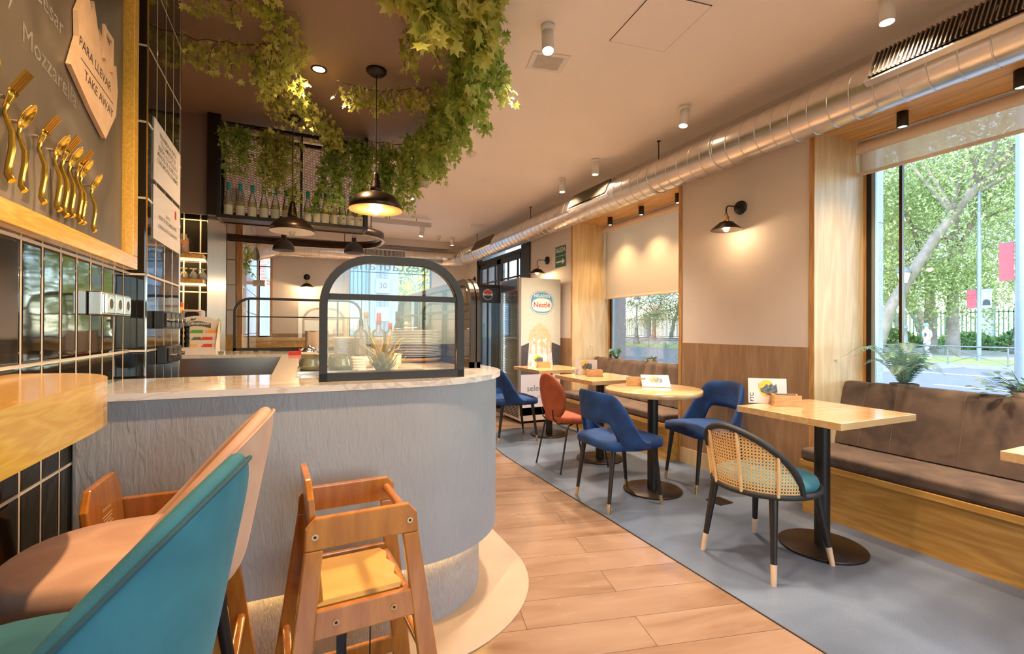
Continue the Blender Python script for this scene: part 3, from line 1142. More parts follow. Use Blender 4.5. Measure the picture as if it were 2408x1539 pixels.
# ================================================================== BAR COUNTER
def counter_outline(front, right, r, back, left=XL):
    cx, cy = right - r, front + r
    pts = [(left, front)]
    pts += [(cx + r * math.sin(R(a)), cy - r * math.cos(R(a))) for a in range(0, 91, 5)]
    return pts
t = thing('bar_counter', 'long grey plastered bar counter with white marble top and a rounded corner', 'counter', (0, 0, 0))
o1 = counter_outline(1.785, .914, .5, 4.6)
body = MB()
body.prism(o1 + [(.914, 4.6), (.80, 4.6), (.80, 2.25), (XL, 2.25)], .29, .975)
for i in range(len(body.sm) - len(o1) - 4, len(body.sm) - 4):
    body.sm[i] = False
body.build('counter_body', PLASTER, t, bevel=.012, seg=3)
o2 = counter_outline(1.865, .834, .42, 4.6)
MB().prism(o2 + [(.834, 4.6), (.74, 4.6), (.74, 2.3), (XL, 2.3)], 0.004, .29).build('counter_base', ROUGHP, t)
MB().box(-.10, -.06, 2.25, 4.52, 0, .975).build('counter_inner_panel', STEEL, t)
o3 = counter_outline(1.765, .934, .52, 4.6)
top = o3 + [(.934, 4.62), (-.634, 4.62), (-.634, 4.365), (-1.35, 4.365), (-1.35, 3.96), (-.092, 3.96), (-.092, 2.26), (-.54, 2.26), (-.54, 2.34), (XL + .001, 2.325)]
top = o3 + [(.934, 4.62), (-.092, 4.62), (-.092, 2.26), (XL, 2.26)]
MB().prism(top, .978, 1.0).build('counter_top', MARBLE, t, bevel=.004)
t2 = thing('back_counter', 'steel-fronted back counter with a marble top behind the bar', 'counter', (0, 0, 0))
MB().prism([(-.093, 4.62), (-.631, 4.62), (-.631, 4.365), (-1.35, 4.365), (-1.35, 3.96), (-.093, 3.96)], .978, 1.0).build('counter_top', MARBLE, t2, bevel=.004)
MB().box(-1.35, -.102, 3.99, 4.03, 0, .86).box(-.60, -.102, 4.53, 4.6, 0, .975).build('counter_body', STEEL, t2)
MB().box(-1.35, -.102, 3.975, 3.985, .86, .977).build('counter_fascia', STEEL, t2)
MB().tube([(x, y + .005, .285) for x, y in [(XL + .02, 1.83)] + [(.414 + .455 * math.sin(R(a)), 2.285 - .455 * math.cos(R(a))) for a in range(0, 91, 6)] + [(.869, 4.5)]], .006, 6).build('strip_light', emis('led_strip', (1, .60, .20), 9), t)

# --- arched glass shields on the counter
def arch_pts(w, h, r, n=10):
    pts = [(-w / 2, 0)]
    pts += [(-w / 2 + r - r * math.cos(R(90 * i / n)), h - r + r * math.sin(R(90 * i / n))) for i in range(n + 1)]
    pts += [(w / 2 - r + r * math.sin(R(90 * i / n)), h - r + r * math.cos(R(90 * i / n))) for i in range(n + 1)]
    pts += [(w / 2, 0)]
    return pts
def shield(w, h, r, fw, fd, bars_h, bars_v, loc, rz, lab, mat=DARKF, foot=.03):
    t = thing('glass_shield', lab, 'glass screen', loc, rz, None)
    out, inn = arch_pts(w, h, r), arch_pts(w - 2 * fw, h - fw, max(.02, r - fw))
    m = MB()
    n = len(out)
    for y0, y1 in ((-fd / 2, -fd * .12), (fd * .12, fd / 2)):
        ins = inn
        vs = [(x, y0, z) for x, z in out] + [(x, y0, z) for x, z in ins] + [(x, y1, z) for x, z in out] + [(x, y1, z) for x, z in ins]
        fs = []
        for i in range(n - 1):
            fs += [(i, i + 1, n + i + 1, n + i), (2 * n + i, 3 * n + i, 3 * n + i + 1, 2 * n + i + 1), (i, 2 * n + i, 2 * n + i + 1, i + 1), (n + i, n + i + 1, 3 * n + i + 1, 3 * n + i)]
        fs += [(0, n, 3 * n, 2 * n), (n - 1, 3 * n - 1, 4 * n - 1, 2 * n - 1)]
        m.add(vs, fs)
    mid = [((a[0] + b[0]) / 2, (a[1] + b[1]) / 2) for a, b in zip(out, inn)]
    m.tube([(x, 0, max(z, .01)) for x, z in mid], fw * .36, 8)
    m.box(-w / 2, w / 2, -fd / 2, fd / 2, 0, foot)
    m.build('shield_frame', mat, t)
    def half(z):   # inner half width at height z
        rr = max(.02, r - fw)
        H = h - fw
        if z < H - rr:
            return w / 2 - fw
        q = (z - (H - rr)) / rr
        return w / 2 - fw - rr + rr * math.sqrt(max(0, 1 - q * q))
    for z, th in bars_h:
        MB().box(-half(z), half(z), -fd * .3, fd * .3, z - th / 2, z + th / 2).build('glazing_bar', mat, t)
    for x, th in bars_v:
        zt = h - fw
        rr = max(.02, r - fw)
        ax = abs(x) - (w / 2 - fw - rr)
        if ax > 0:
            zt = h - fw - rr + math.sqrt(max(0, rr * rr - ax * ax))
        MB().box(x - th / 2, x + th / 2, -fd * .3, fd * .3, foot, zt).build('glazing_bar', mat, t)
    m = MB()
    m.prism([(x, max(z, foot)) for x, z in inn], -.002, .002, 'Y')
    m.build('shield_pane', GLASSS, t)
    return t
shield(.556, .478, .19, .028, .045, [(.318, .022)], [], (.357, 1.888, 1.0), R(-1.2), 'arched black framed glass shield at the front of the counter')
shield(1.02, .452, .13, .02, .03, [(.29, .010)], [(-.40, .012), (.30, .012)], (.04, 4.5, 1.0), 0, 'wide low arched glass shield on the back arm of the counter')
shield(1.9, .46, .14, .03, .05, [(.298, .014)], [(-.40, .02), (.35, .02)], (.825, 3.19, 1.0), R(90), 'long arched glass shield running along the right side of the counter', mat=BRONZE)

# ================================================================== WOODEN WALL BAR (left foreground)
t = thing('wall_bar', 'thick honey-coloured wooden bar shelf with a rounded end on the black tiled wall', 'shelf', (XL, 0, 0))
pl = [(0.001, -1.6), (.242, -1.6)] + [(.242 - .17 + .17 * math.cos(R(a)), 1.17 + .29 * math.sin(R(a))) for a in range(0, 91, 10)]
pl += [(.001, 1.475)]
MB().prism(pl, .995, 1.09).build('bar_slab', WOODB, t, bevel=.006, seg=3)
MB().box(.001, .1, -.3, -.26, .85, .995).build('bracket', BLACKM, t)
MB().box(.001, .1, .62, .66, .85, .995).build('bracket', BLACKM, t)

# ================================================================== CHALKBOARD
t = thing('chalkboard', 'large smudged chalkboard in a pale wooden frame on the black tiled wall', 'chalkboard', (XL, 0, 0))
MB().box(.001, .012, -.6, 2.17, 1.47, 2.84).build('board', BOARDM, t)
m = MB()
m.box(.001, .042, -.66, 2.242, 1.418, 1.468)
m.box(.001, .042, 2.19, 2.242, 1.4685, 2.86)
m.box(.001, .042, -.66, 2.189, 2.81, 2.86)
m.build('board_frame', WOODB, t, bevel=.002)
CHALK = plain('chalk_writing', (.17, .145, .115), .9, noise=.2, nscale=60)
for s_, sz_, y_, z_ in (('de', .05, 1.45, 2.09), ('Cesar', .07, 1.60, 2.02), ('y', .05, 1.42, 1.93), ('Mozzarella', .07, 1.62, 1.87)):
    put_text(MB(), s_, sz_, (.0126, y_, z_), (0, 1, -.12), (0, 0, 1)).build('chalk_word', CHALK, t)

# --- ice-cream-cone shaped kraft sign
t = thing('cone_sign', 'kraft card sign shaped like a cone reading PARA LLEVAR TAKE AWAY on the chalkboard', 'sign', (XL + .0145, 0, 0))
KRAFT = plain('kraft_board', (.58, .38, .22), .6, noise=.1, nscale=25)
out = [(1.683, 1.905), (1.725, 2.09), (1.79, 2.24), (1.80, 2.17), (1.835, 2.21), (1.845, 2.155), (1.875, 2.10), (1.885, 2.19), (1.935, 2.165), (1.95, 2.09), (2.055, 2.10), (2.06, 1.97), (1.99, 1.83), (1.965, 1.795), (1.84, 1.83)]
out = [(1.683, 1.915), (1.73, 2.06), (1.735, 2.15), (1.80, 2.25), (1.83, 2.20), (1.85, 2.23), (1.865, 2.14), (1.885, 2.17), (1.93, 2.19), (1.945, 2.10), (2.0, 2.045), (2.03, 2.01), (2.06, 1.99), (2.045, 1.90), (1.955, 1.795), (1.80, 1.84)]
out = [(1.690, 1.925), (1.74, 2.03), (1.735, 2.10), (1.80, 2.21), (1.83, 2.16), (1.85, 2.20), (1.90, 2.10), (1.93, 2.16), (1.99, 2.13), (2.0, 2.08), (2.05, 2.10), (2.065, 2.02), (2.05, 1.93), (1.955, 1.815), (1.83, 1.86)]
MB().prism(out, 0, .012, 'X').build('sign_board', KRAFT, t, bevel=.001)
m = MB()
put_text(m, 'PARA LLEVAR', .042, (.0125, 1.87, 2.01), (0, 1, -.10), (0, .1, 1))
put_text(m, 'TAKE AWAY', .042, (.0125, 1.90, 1.93), (0, 1, -.10), (0, .1, 1))
m.add([(.0125, 1.755, 1.975), (.0125, 2.02, 1.955), (.0125, 2.02, 1.958), (.0125, 1.755, 1.978)], [(0, 1, 2, 3)])
m.build('lettering', INK, t)
MB().box(.0121, .019, 1.915, 1.93, 2.06, 2.17).box(.0121, .019, 1.9301, 1.985, 2.15, 2.166).box(.0121, .019, 1.985, 1.999, 2.05, 2.166).build('card_flap', KRAFT, t)

# --- golden cutlery pinned on the board
def spoon_mesh(mb):
    rows = []
    for i in range(9):
        s = i / 8
        z = .138 + .062 * s
        w = .0215 * math.sqrt(max(0.0, 1 - (2 * s - 1) ** 2)) + .0008
        rows.append([(.006 - .010 * (1 - (q / 3) ** 2) * math.sin(PI * min(1, s + .02)) - .004 + .030 * s, w * q / 3, z) for q in range(-3, 4)])
    mb.grid(rows)
    return mb
HAND = [(0.013, 0, 0), (.006, 0, .012), (.008, 0, .03), (.012, 0, .06), (.012, 0, .09), (.005, .0, .113), (.001, 0, .126), (.004, 0, .142)]
def cutlery(kind, y, z, s, lab, tilt=0):
    t = thing(kind, lab, kind, (XL + .022, y, z), 0, None)
    t.rotation_euler = (R(tilt), 0, 0)
    t.scale = (s, s, s)
    MB().tube(HAND, [.0105, .0085, .0085, .0085, .0075, .006, .0055, .006], 10, sx=.6).build('handle', GOLD, t)
    if kind == 'spoon':
        spoon_mesh(MB()).build('bowl', GOLD, t, solid=.0022, sub=1)
    else:
        m = MB()
        rows = [[(.001 + .0045 * i + (.002 if abs(q) < 2 else 0), (.005 + .0035 * min(i, 3)) * q / 3, .136 + .011 * i) for q in range(-3, 4)] for i in range(4)]
        m.grid(rows)
        m.build('neck', GOLD, t, solid=.002)
        for q in range(4):
            yy = -.0115 + .00767 * q
            MB().bar((.011, yy, .166), (.036, yy * 1.05, .208), .0055, .003, (1, 0, 0)).build('tine', GOLD, t)
    MB().cyl((-.010, 0, .155), (.0, 0, .155), .004, n=8).build('pin', STEEL, t)
    return t
P_ = [('spoon', 1.30, 1.525, 1.05, 'golden spoon cut by the left picture edge on the chalkboard'),
      ('fork', 1.395, 1.515, 1.15, 'leftmost golden fork pinned on the chalkboard'),
      ('spoon', 1.452, 1.507, 1.0, 'golden spoon second in the row, beside a wad of paper'),
      ('fork', 1.545, 1.503, 1.03, 'golden fork in the wide gap, standing apart between two spoons'),
      ('spoon', 1.628, 1.503, 1.0, 'golden spoon just before the middle fork of the row'),
      ('fork', 1.668, 1.497, 1.04, 'golden fork in the close cluster, left one of two there'),
      ('spoon', 1.712, 1.505, .98, 'golden spoon between the two clustered golden forks'),
      ('fork', 1.76, 1.499, 1.0, 'rightmost golden fork pinned on the chalkboard'),
      ('spoon', 1.788, 1.50, .95, 'golden spoon right beside the last golden fork'),
      ('spoon', 1.868, 1.492, .9, 'last golden spoon, alone at the right end under the cone sign')]
for k, y, z, s, lab in P_:
    cutlery(k, y - .02, z, s, lab)

# --- notices on the tiled pilaster
def notice(z0, z1, lines, lab, logo):
    t = thing('notice', lab, 'notice', (-.543, 0, 0))
    MB().box(.001, .004, 2.40, 2.885, z0, z1).build('sheet', PAPER, t)
    m = MB()
    for s, z, sz, b in lines:
        put_text(m, s, sz, (.0045, 2.64, z), (0, 1, 0), (0, 0, 1), bold=b)
    m.build('print', plain('grey_ink', (.25, .24, .25), .7, noise=0) if 'grey_ink' not in MATS else MATS['grey_ink'], t)
    if logo:
        MB().box(.0041, .0046, 2.77, 2.80, z1 - .07, z1 - .03).build('red_crest', REDP, t)
    MB().box(.005, .006, 2.39, 2.893, z0 - .012, z1 + .010).build('plastic_sleeve', glassy('plastic_sleeve', (.97, .97, .97), .12, .05) if 'plastic_sleeve' not in MATS else MATS['plastic_sleeve'], t)
notice(1.815, 2.075, [('PROHIBIDA LA VENTA', 2.03, .030, .012), ('Y EL SUMINISTRO DE', 2.0, .030, .012), ('BEBIDAS ALCOHÓLICAS A', 1.97, .030, .012), ('MENORES DE 18 AÑOS Y SU', 1.94, .030, .012), ('CONSUMO POR LOS MISMOS', 1.91, .030, .012)], 'upper white notice in a plastic sleeve about alcohol and minors', False)
notice(1.57, 1.795, [('EXISTEN', 1.70, .022, 0), ('HOJAS DE RECLAMACIONES', 1.675, .026, .01), ('A DISPOSICIÓN DEL CONSUMIDOR', 1.635, .022, .0)], 'lower white notice in a plastic sleeve about complaint forms, with a small red crest', True)

# --- sockets
def socket(loc, n, kind, lab, ax='wall'):
    t = thing('socket_panel', lab, 'socket', loc)
    w = .085 * n
    MB().box(0, .035, 0, w + .03, 0, .075).build('back_box', STEEL if kind == 'sock' else BLACKM, t, bevel=.003)
    for i in range(n):
        c = .015 + .085 * i + .0425
        p = MB().box(.0352, .042, c - .036, c + .036, .006, .069).build('socket_plate', CHROME if kind == 'sock' else BLACKM, t, bevel=.002)
        if kind == 'sock':
            MB().cyl((.0422, c, .0375), (.0432, c, .0375), .022, n=20).build('socket_well', WHITEP, p)
            MB().cyl((.0433, c, .0375), (.0436, c, .0375), .017, n=20).build('contact_ring', BLACKM, p)
        else:
            MB().cyl((.0422, c, .0375), (.060, c, .0375), .009, n=14).build('knob', STEEL, p)
    return t
socket((XL + .001, 1.90, 1.238), 3, 'sock', 'shiny three-gang socket panel on the tiles under the chalkboard')
socket((-.542, 2.42, 1.193), 4, 'knob', 'black switch panel with round knobs on the tiled pilaster, upper one')
socket((-.542, 2.47, 1.04), 3, 'knob', 'black switch panel just above the marble, lower one on the pilaster')

# ================================================================== BOTTLE CAGE hung over the back arm
t = thing('bottle_cage', 'black framed mesh bottle cage hung from the dark ceiling above the counter', 'shelf', (0, 4.30, 0))
X0, X1, Y0, Y1, Z0, Z1 = -.57, .57, 0, .26, 2.062, 2.82
m = MB()
s_ = .028
for x in (X0, X1 - s_):
    for y in (Y0, Y1 - s_):
        m.box(x, x + s_, y, y + s_, Z0, ZC - .021)
for y in (Y0, Y1 - s_):
    for z in (Z0, Z1 - s_):
        m.box(X0 + s_, X1 - s_, y, y + s_, z, z + s_)
for x in (X0, X1 - s_):
    for z in (Z0, Z1 - s_):
        m.box(x, x + s_, Y0 + s_, Y1 - s_, z, z + s_)
m.box(.025, .045, Y0, Y0 + .02, Z0 + s_, Z1 - s_)
m.build('cage_frame', BLACKM, t)
MB().box(X0 + .004, X1 - .004, Y0 + .004, Y1 - .004, Z0 + .006, Z0 + .012).build('shelf_board', BRONZE, t)
def meshpanel(nm, vs):
    m = MB().add(vs, [(0, 1, 2, 3)])
    o = m.build(nm, MESHM, t)
    a, b, d = Vector(vs[0]), Vector(vs[1]), Vector(vs[3])
    U, V = (b - a).normalized(), (d - a).normalized()
    set_uv(o, lambda c: ((Vector(c) - a).dot(U) / .022, (Vector(c) - a).dot(V) / .014))
meshpanel('back_mesh', [(X0 + s_, Y1 - .01, Z0 + s_), (X1 - s_, Y1 - .01, Z0 + s_), (X1 - s_, Y1 - .01, Z1 - s_), (X0 + s_, Y1 - .01, Z1 - s_)])
meshpanel('side_mesh', [(X1 - .01, Y0 + s_, Z0 + s_), (X1 - .01, Y1 - s_, Z0 + s_), (X1 - .01, Y1 - s_, Z1 - s_), (X1 - .01, Y0 + s_, Z1 - s_)])
m = MB().box(-.632, -.571, 0, .06, 2.075, ZC - .021)
m.build('side_cladding', BRONZE, t)

def bottle(prof, loc, lab, glass, liq, cap, capz, label=None, group=None, fill=.55, scale=1., lw=.0, cat='bottle', capr=.016):
    t = thing('bottle', lab, cat, loc, 0, group)
    t.scale = (scale * (.9 if prof is WPROF else 1),) * 2 + (scale,)
    MB().lathe(prof, 28).build('bottle_body', glass, t)
    if liq is not None:
        pr = [(r - .003, max(z, .006)) for r, z in prof if z < fill]
        pr = [(0.0001, .006)] + pr[1:] + [(0.0001, pr[-1][1] + .001)]
        MB().lathe(pr, 20).build('liquid', liq, t)
    MB().lathe([(.0001, capz[0]), (capr, capz[0]), (capr, capz[1] - .003), (capr - .003, capz[1]), (.0001, capz[1])], 20).build('cap', cap, t)
    if label:
        a0, a1, z0, z1 = label
        rr = prof[2][0] + .0012
        rows = [[(math.cos(R(a)) * rr, math.sin(R(a)) * rr, z) for a in range(a0, a1 + 1, 10)] for z in (z0, z1)]
        MB().grid(rows).build('bottle_label', PAPER if not lw else lw, t)
    return t
WPROF = [(.0001, .004), (.034, .0), (.0375, .008), (.0375, .12), (.035, .135), (.022, .19), (.0145, .215), (.0135, .25), (.0145, .275)]
LIQW = glassy('white_wine', (.93, .80, .25), .8, .0, haze=.45, hazecol=(.85, .68, .16))
CAPT = plain('teal_capsule', (.02, .33, .30), .4, noise=.05)
CAPG = plain('grey_green_capsule', (.16, .22, .2), .4, noise=.1)
LABB = plain('cream_label', (.75, .66, .5), .6, noise=.1, nscale=40)
LABA = plain('artwork_label', (.8, .75, .62), .6, noise=.1, nscale=40)
zb = 2.0745
wine0 = None
for i in range(6):
    bottle(WPROF, (-.495 + .084 * i, 4.37, zb), ['leftmost teal-capped wine bottle in the cage', 'second teal-capped wine bottle from the left end of the cage', 'third teal-capped wine bottle from the left end of the cage', 'fourth teal-capped wine bottle from the left end of the cage', 'fifth teal-capped wine bottle from the left end of the cage', 'teal-capped wine bottle just left of the cage divider'][i], GLASSB, LIQW, CAPT, (.225, .285), (200, 330, .02, .10), 'wine bottles in the cage', .14, 1., LABB)
for i in range(4):
    bottle(WPROF, (.086 + .0695 * i, 4.37, zb), ['teal-capped wine bottle standing first right of the cage divider', 'teal-capped wine bottle second right of the cage divider', 'grey-capped wine bottle in the middle of the right cage half', 'teal-capped wine bottle just left of the three with bird labels'][i], GLASSB, LIQW, CAPG if i == 2 else CAPT, (.225, .285), (200, 330, .02, .10), 'wine bottles in the cage', .14, 1., LABB)
for i in range(3):
    b_ = bottle(WPROF, (.364 + .0695 * i, 4.37, zb), ['wine bottle with a picture label and teal cap, left of its three', 'grey-capped wine bottle with a picture label, middle of three', 'wine bottle with a picture label at the right end of the cage'][i], GLASSB, LIQW, CAPT if i == 0 else CAPG, (.225, .285), (200, 340, .02, .105), 'wine bottles in the cage', .14, 1., LABA)
    m = MB()
    put_poly(m, [(-.02, -.005), (-.004, .012), (.002, -.004), (-.012, -.014)], (0, -.0395, .065), (1, 0, 0), (0, 0, 1))
    m.build('yellow_print', YEL, b_)
    m = MB()
    put_poly(m, [(-.006, .012), (.012, .014), (.022, .004), (.006, .006)], (0, -.0398, .068), (1, 0, 0), (0, 0, 1))
    put_text(m, 'VERDEJO', .007, (0, -.0395, .035), (1, 0, 0), (0, 0, 1))
    m.build('dark_print', INK, b_)

# ================================================================== SHELVES AND THINGS BY THE BAR'S TILED WALL
for k, z in enumerate((1.725, 1.535)):
    t = thing('wall_shelf', ['upper lit wooden shelf on the black tiled bar wall', 'lower lit wooden shelf on the black tiled bar wall'][k], 'shelf', (-1.2, 4.24, z))
    MB().box(-.5, .555, 0, .128, 0, .03).build('shelf_board', WOODP, t)
    MB().box(-.5, .555, .1, .125, -.008, -.0005).build('strip_light', MATS['led_strip'], t)
lamp('AREA', 'shelf_strip_lamp', (-.9, 4.30, 1.715), .6, (1, .6, .25), rot=(0, 0, 0), sx=.5, sy=.04)
lamp('AREA', 'shelf_strip_lamp', (-.9, 4.30, 2.05), .9, (1, .6, .25), rot=(0, 0, 0), sx=.5, sy=.04)
lamp('AREA', 'shelf_strip_lamp', (-.9, 4.30, 1.525), .6, (1, .6, .25), rot=(0, 0, 0), sx=.5, sy=.04)
t = thing('spice_jar', 'rounded glass jar full of orange spice on the upper bar shelf', 'jar', (-.785, 4.295, 1.756))
MB().lathe([(.0001, .003), (.036, 0), (.042, .01), (.042, .10), (.034, .125), (.026, .135), (.028, .15)], 24).build('jar_body', GLASSB, t)
MB().lathe([(.0001, .006), (.038, .006), (.039, .10), (.0001, .11)], 20).build('spice', plain('orange_spice', (.62, .22, .03), .9, noise=.5, nscale=120), t)
g0 = None
for i in range(3):
    x = -.775 + .06 * i
    lab = ['upside-down footed glass on the lower bar shelf, left of three', 'upside-down footed glass, middle of three on the lower bar shelf', 'upside-down footed glass at the right, half hidden by the steel panel'][i]
    if g0 is None:
        g0 = MB().lathe([(.028, 0), (.026, .03), (.018, .05), (.007, .06), (.005, .068), (.007, .074), (.024, .080), (.024, .083), (.0001, .083)], 24).build('footed_glass', GLASSB, loc=(x, 4.30, 1.566), solid=.0015)
        tag(g0, lab, 'glass')
    else:
        c_ = g0.copy(); C.objects.link(c_); c_.location = (x, 4.30, 1.566); c_['label'] = lab
# cocoa carton, dark coffee machine below the shelves
t = thing('cocoa_carton', 'yellow cocoa carton with a red top beside the coffee machine', 'carton', (-.885, 4.255, 1.197), R(-4))
MB().box(0, .10, 0, .06, 0, .19).build('carton_box', YEL, t, bevel=.001)
MB().box(-.0006, .1006, -.0006, .0606, .155, .1906).build('red_band', REDP, t)
m = MB()
put_text(m, 'ColaCao', .034, (.05, -.0008, .10), (1, 0, -.8), (.8, 0, 1), bold=.02)
m.build('lettering', plain('blue_print', (.05, .06, .3), .5, noise=0), t)
t = thing('coffee_machine', 'small coffee machine with a rounded dark front beside the steel pillar panel', 'coffee machine', (-.745, 4.225, 1.001))
MB().box(-.03, .10, 0, .14, 0, .33).build('machine_body', plain('rosy_plastic', (.5, .4, .36), .35, noise=.02), t, bevel=.01)
MB().prism(rrect(.09, .27, .02, cx=.035, cy=.18), -.004, 0, 'Y').build('machine_front', BLACKM, t)
MB().cyl((.08, -.03, .17), (.08, 0, .17), .008, n=12).cyl((.08, -.03, .17), (.08, -.03, .13), .005, n=10).build('tap', CHROME, t)
t = thing('cup_carrier', 'riser box under the cocoa carton, against the black tiles', 'box', (-.91, 4.235, 1.001))
MB().box(0, .13, 0, .10, 0, .195).build('riser_box', BLACKM, t)
# leaves reflected beside: potted plant
t = thing('pillar_plant', 'potted plant with two broad green leaves against the steel pillar', 'plant', (-.585, 4.30, 1.001))
MB().lathe([(.0001, 0), (.03, 0), (.038, .06), (.0001, .055)], 20).build('pot', BLACKM, t)
for a, l, w in ((R(60), .17, .035), (R(15), .22, .04)):
    rows = []
    for i in range(7):
        s = i / 6
        c = Vector((math.cos(a) * .05 * s, -.02 * s, .07 + l * s * .95))
        d = Vector((math.sin(a), .3, -.2)).normalized() * w * math.sin(PI * min(.98, s * .9 + .08))
        rows.append([tuple(c - d), tuple(c + Vector((0, 0, -.006))), tuple(c + d)])
    MB().grid(rows).build('leaf', FERNM if 0 else IVYD, t, solid=.001)
S('wall_bar_pillar_cladding', MB().box(-.6369, -.6345, 4.3685, 5.451, 1.0, 2.19), STEEL)
# stacks of teal tumblers
k = 0
for x in (-.785, -.745, -.705):
    for j in range(6):
        o = MB().lathe([(.0001, 0.002), (.013, 0), (.018, .052), (.0168, .052), (.012, .004), (.0001, .005)], 16).build('tumbler', GLASST if j < 5 else GLASSB, loc=(x, 4.02, 1.001 + .0385 * j))
        nm = {-.785: 'left', -.745: 'middle', -.705: 'right'}[x]
        tag(o, ['teal glass tumbler nested in the %s stack of three beside the tea display' % nm, 'clear glass tumbler topping the %s stack beside the tea display' % nm][j == 5], 'glass', 'nested teal tumblers in the %s stack' % nm if j < 5 else None)

# --- tea display
t = thing('tea_display', 'white card tea sachet display stand on the back of the counter', 'display stand', (-.815, 4.0, 1.001))
CARD = plain('white_card', (.8, .68, .55), .6, noise=.02)
W = .29
side = [(0, 0), (.20, 0), (.20, .245), (.17, .245), (0, .055)]
MB().prism(side, 0, .004, 'X').build('side_panel', CARD, t)
MB().prism(side, W - .004, W, 'X').build('side_panel', CARD, t)
hd = [(0, 0)] + [(W * i / 10, .24 + .045 * math.sin(PI * i / 10)) for i in range(11)] + [(W, 0)]
MB().prism(hd, .196, .20, 'Y').build('header_card', CARD, t)
m = MB()
for i in range(3):
    m.box(.004, W - .004, .002 + .06 * i, .005 + .06 * i, .004, .055 + .05 * i)
m.box(.004, W - .004, .002, .196, 0, .004)
m.build('tier', CARD, t)
m = MB()
bn = [(-.085 + .017 * i, .018 * math.sin(PI * i / 10) + .022) for i in range(11)] + [(.085 - .017 * i, .018 * math.sin(PI * i / 10) - .014) for i in range(11)]
put_poly(m, bn, (W / 2, .1955, .205), (1, 0, 0), (0, 0, 1))
put_poly(m, [(-.05, .045), (-.035, .062), (-.02, .047), (-.035, .043)], (W / 2, .1955, .205), (1, 0, 0), (0, 0, 1))
put_poly(m, [(-.035, .043), (-.012, .052), (-.005, .062), (-.02, .06)], (W / 2, .1955, .205), (1, 0, 0), (0, 0, 1))
m.build('banner', plain('olive_print', (.12, .12, .045), .5, noise=0), t)
m = MB()
put_text(m, 'HORNIMANS', .026, (W / 2, .1945, .225), (1, 0, 0), (0, 0, 1), bold=.02)
m.build('lettering', PAPER, t)
cols = {'ylw': (.85, .55, .05), 'grn': (.12, .35, .03), 'org': (.8, .33, .04), 'red': (.6, .07, .03), 'olv': (.13, .14, .08), 'amb': (.8, .45, .1)}
lay = [(0, ['amb', 'red']), (1, ['org', 'olv', 'red']), (2, ['ylw', 'grn', 'org', 'amb'])]
lay = [(0, [(.13, 'amb', .07), (.225, 'red', .06)]), (1, [(.055, 'org', .09), (.15, 'olv', .05), (.215, 'red', .07)]), (2, [(.06, 'ylw', .07), (.14, 'grn', .08), (.235, 'org', .07)])]
for tier, items in lay:
    for x, cn, w in items:
        mt = MATS.get('sachet_' + cn) or plain('sachet_' + cn, cols[cn], .4, noise=.15, nscale=60)
        nmn = {'ylw': 'yellow', 'grn': 'green', 'org': 'orange', 'red': 'red', 'olv': 'dark olive', 'amb': 'amber'}[cn]
        for q in range(3):
            o = MB().obox((0, 0, 0), (w * .9, .002, .055)).build('tea_sachet', mt, loc=(-.815 + x + .004 * q, 4.0 + .0165 + .06 * tier + .011 * q, 1.04 + .05 * tier + .006 * q))
            o.rotation_euler = (R(-12), 0, 0)
            tag(o, '%s tea sachet in the %s tier of the white tea display' % (nmn, ['front', 'middle', 'back'][tier]), 'sachet', '%s sachets in the %s tier' % (nmn, ['front', 'middle', 'back'][tier]))

# --- things on the marble: clear glass cups lying along the back counter
cup = None
for i, (x, y) in enumerate([(-.50, 4.05), (-.455, 4.07), (-.40, 4.05), (-.355, 4.08), (-.31, 4.05), (-.24, 4.07), (-.20, 4.05)]):
    if cup is None:
        cup = MB().lathe([(.0001, .003), (.016, 0), (.021, .022), (.0195, .022), (.014, .004), (.0001, .005)], 16).build('ice_cup', GLASSJ, loc=(x, y, 1.001))
        c_ = cup
    else:
        c_ = cup.copy(); C.objects.link(c_); c_.location = (x, y, 1.001)
    tag(c_, 'small clear glass cup in the row along the back counter edge', 'glass', 'small clear cups in a row by the tea display')

# steel pot with lid
t = thing('steel_pot', 'tall brushed steel pot at the back corner of the counter', 'pot', (.16, 4.25, 1.001))
MB().lathe([(.0001, 0), (.088, 0), (.09, .01), (.09, .165), (.094, .17), (.09, .172), (.086, .165), (.084, .01), (.0001, .012)], 36).build('pot_body', STEEL, t)
MB().tube([(.09, 0, .145), (.12, 0, .148), (.12, .02, .148)], .005, 8).build('pot_handle', STEEL, t)
t = thing('lidded_jar', 'small chrome lidded sugar bowl beside the red tray', 'bowl', (.085, 3.70, 1.001))
MB().lathe([(.0001, 0), (.04, 0), (.055, .02), (.055, .04), (.045, .055), (.012, .062), (.008, .07), (.0001, .072)], 24).build('bowl_body', CHROME, t)
t = thing('red_tray', 'small red plastic tray holder on the marble', 'tray', (.02, 3.82, 1.001), R(-6))
MB().box(-.065, .09, -.04, .05, 0, .006).box(-.065, .09, -.04, -.036, .006, .024).box(-.065, .09, .046, .05, .006, .024).box(-.065, -.061, -.036, .046, .006, .024).box(.086, .09, -.036, .046, .006, .024).build('tray_body', REDP, t)
MB().box(-.0, .03, -.005, .005, .006, .045).build('tray_grip', REDP, t)
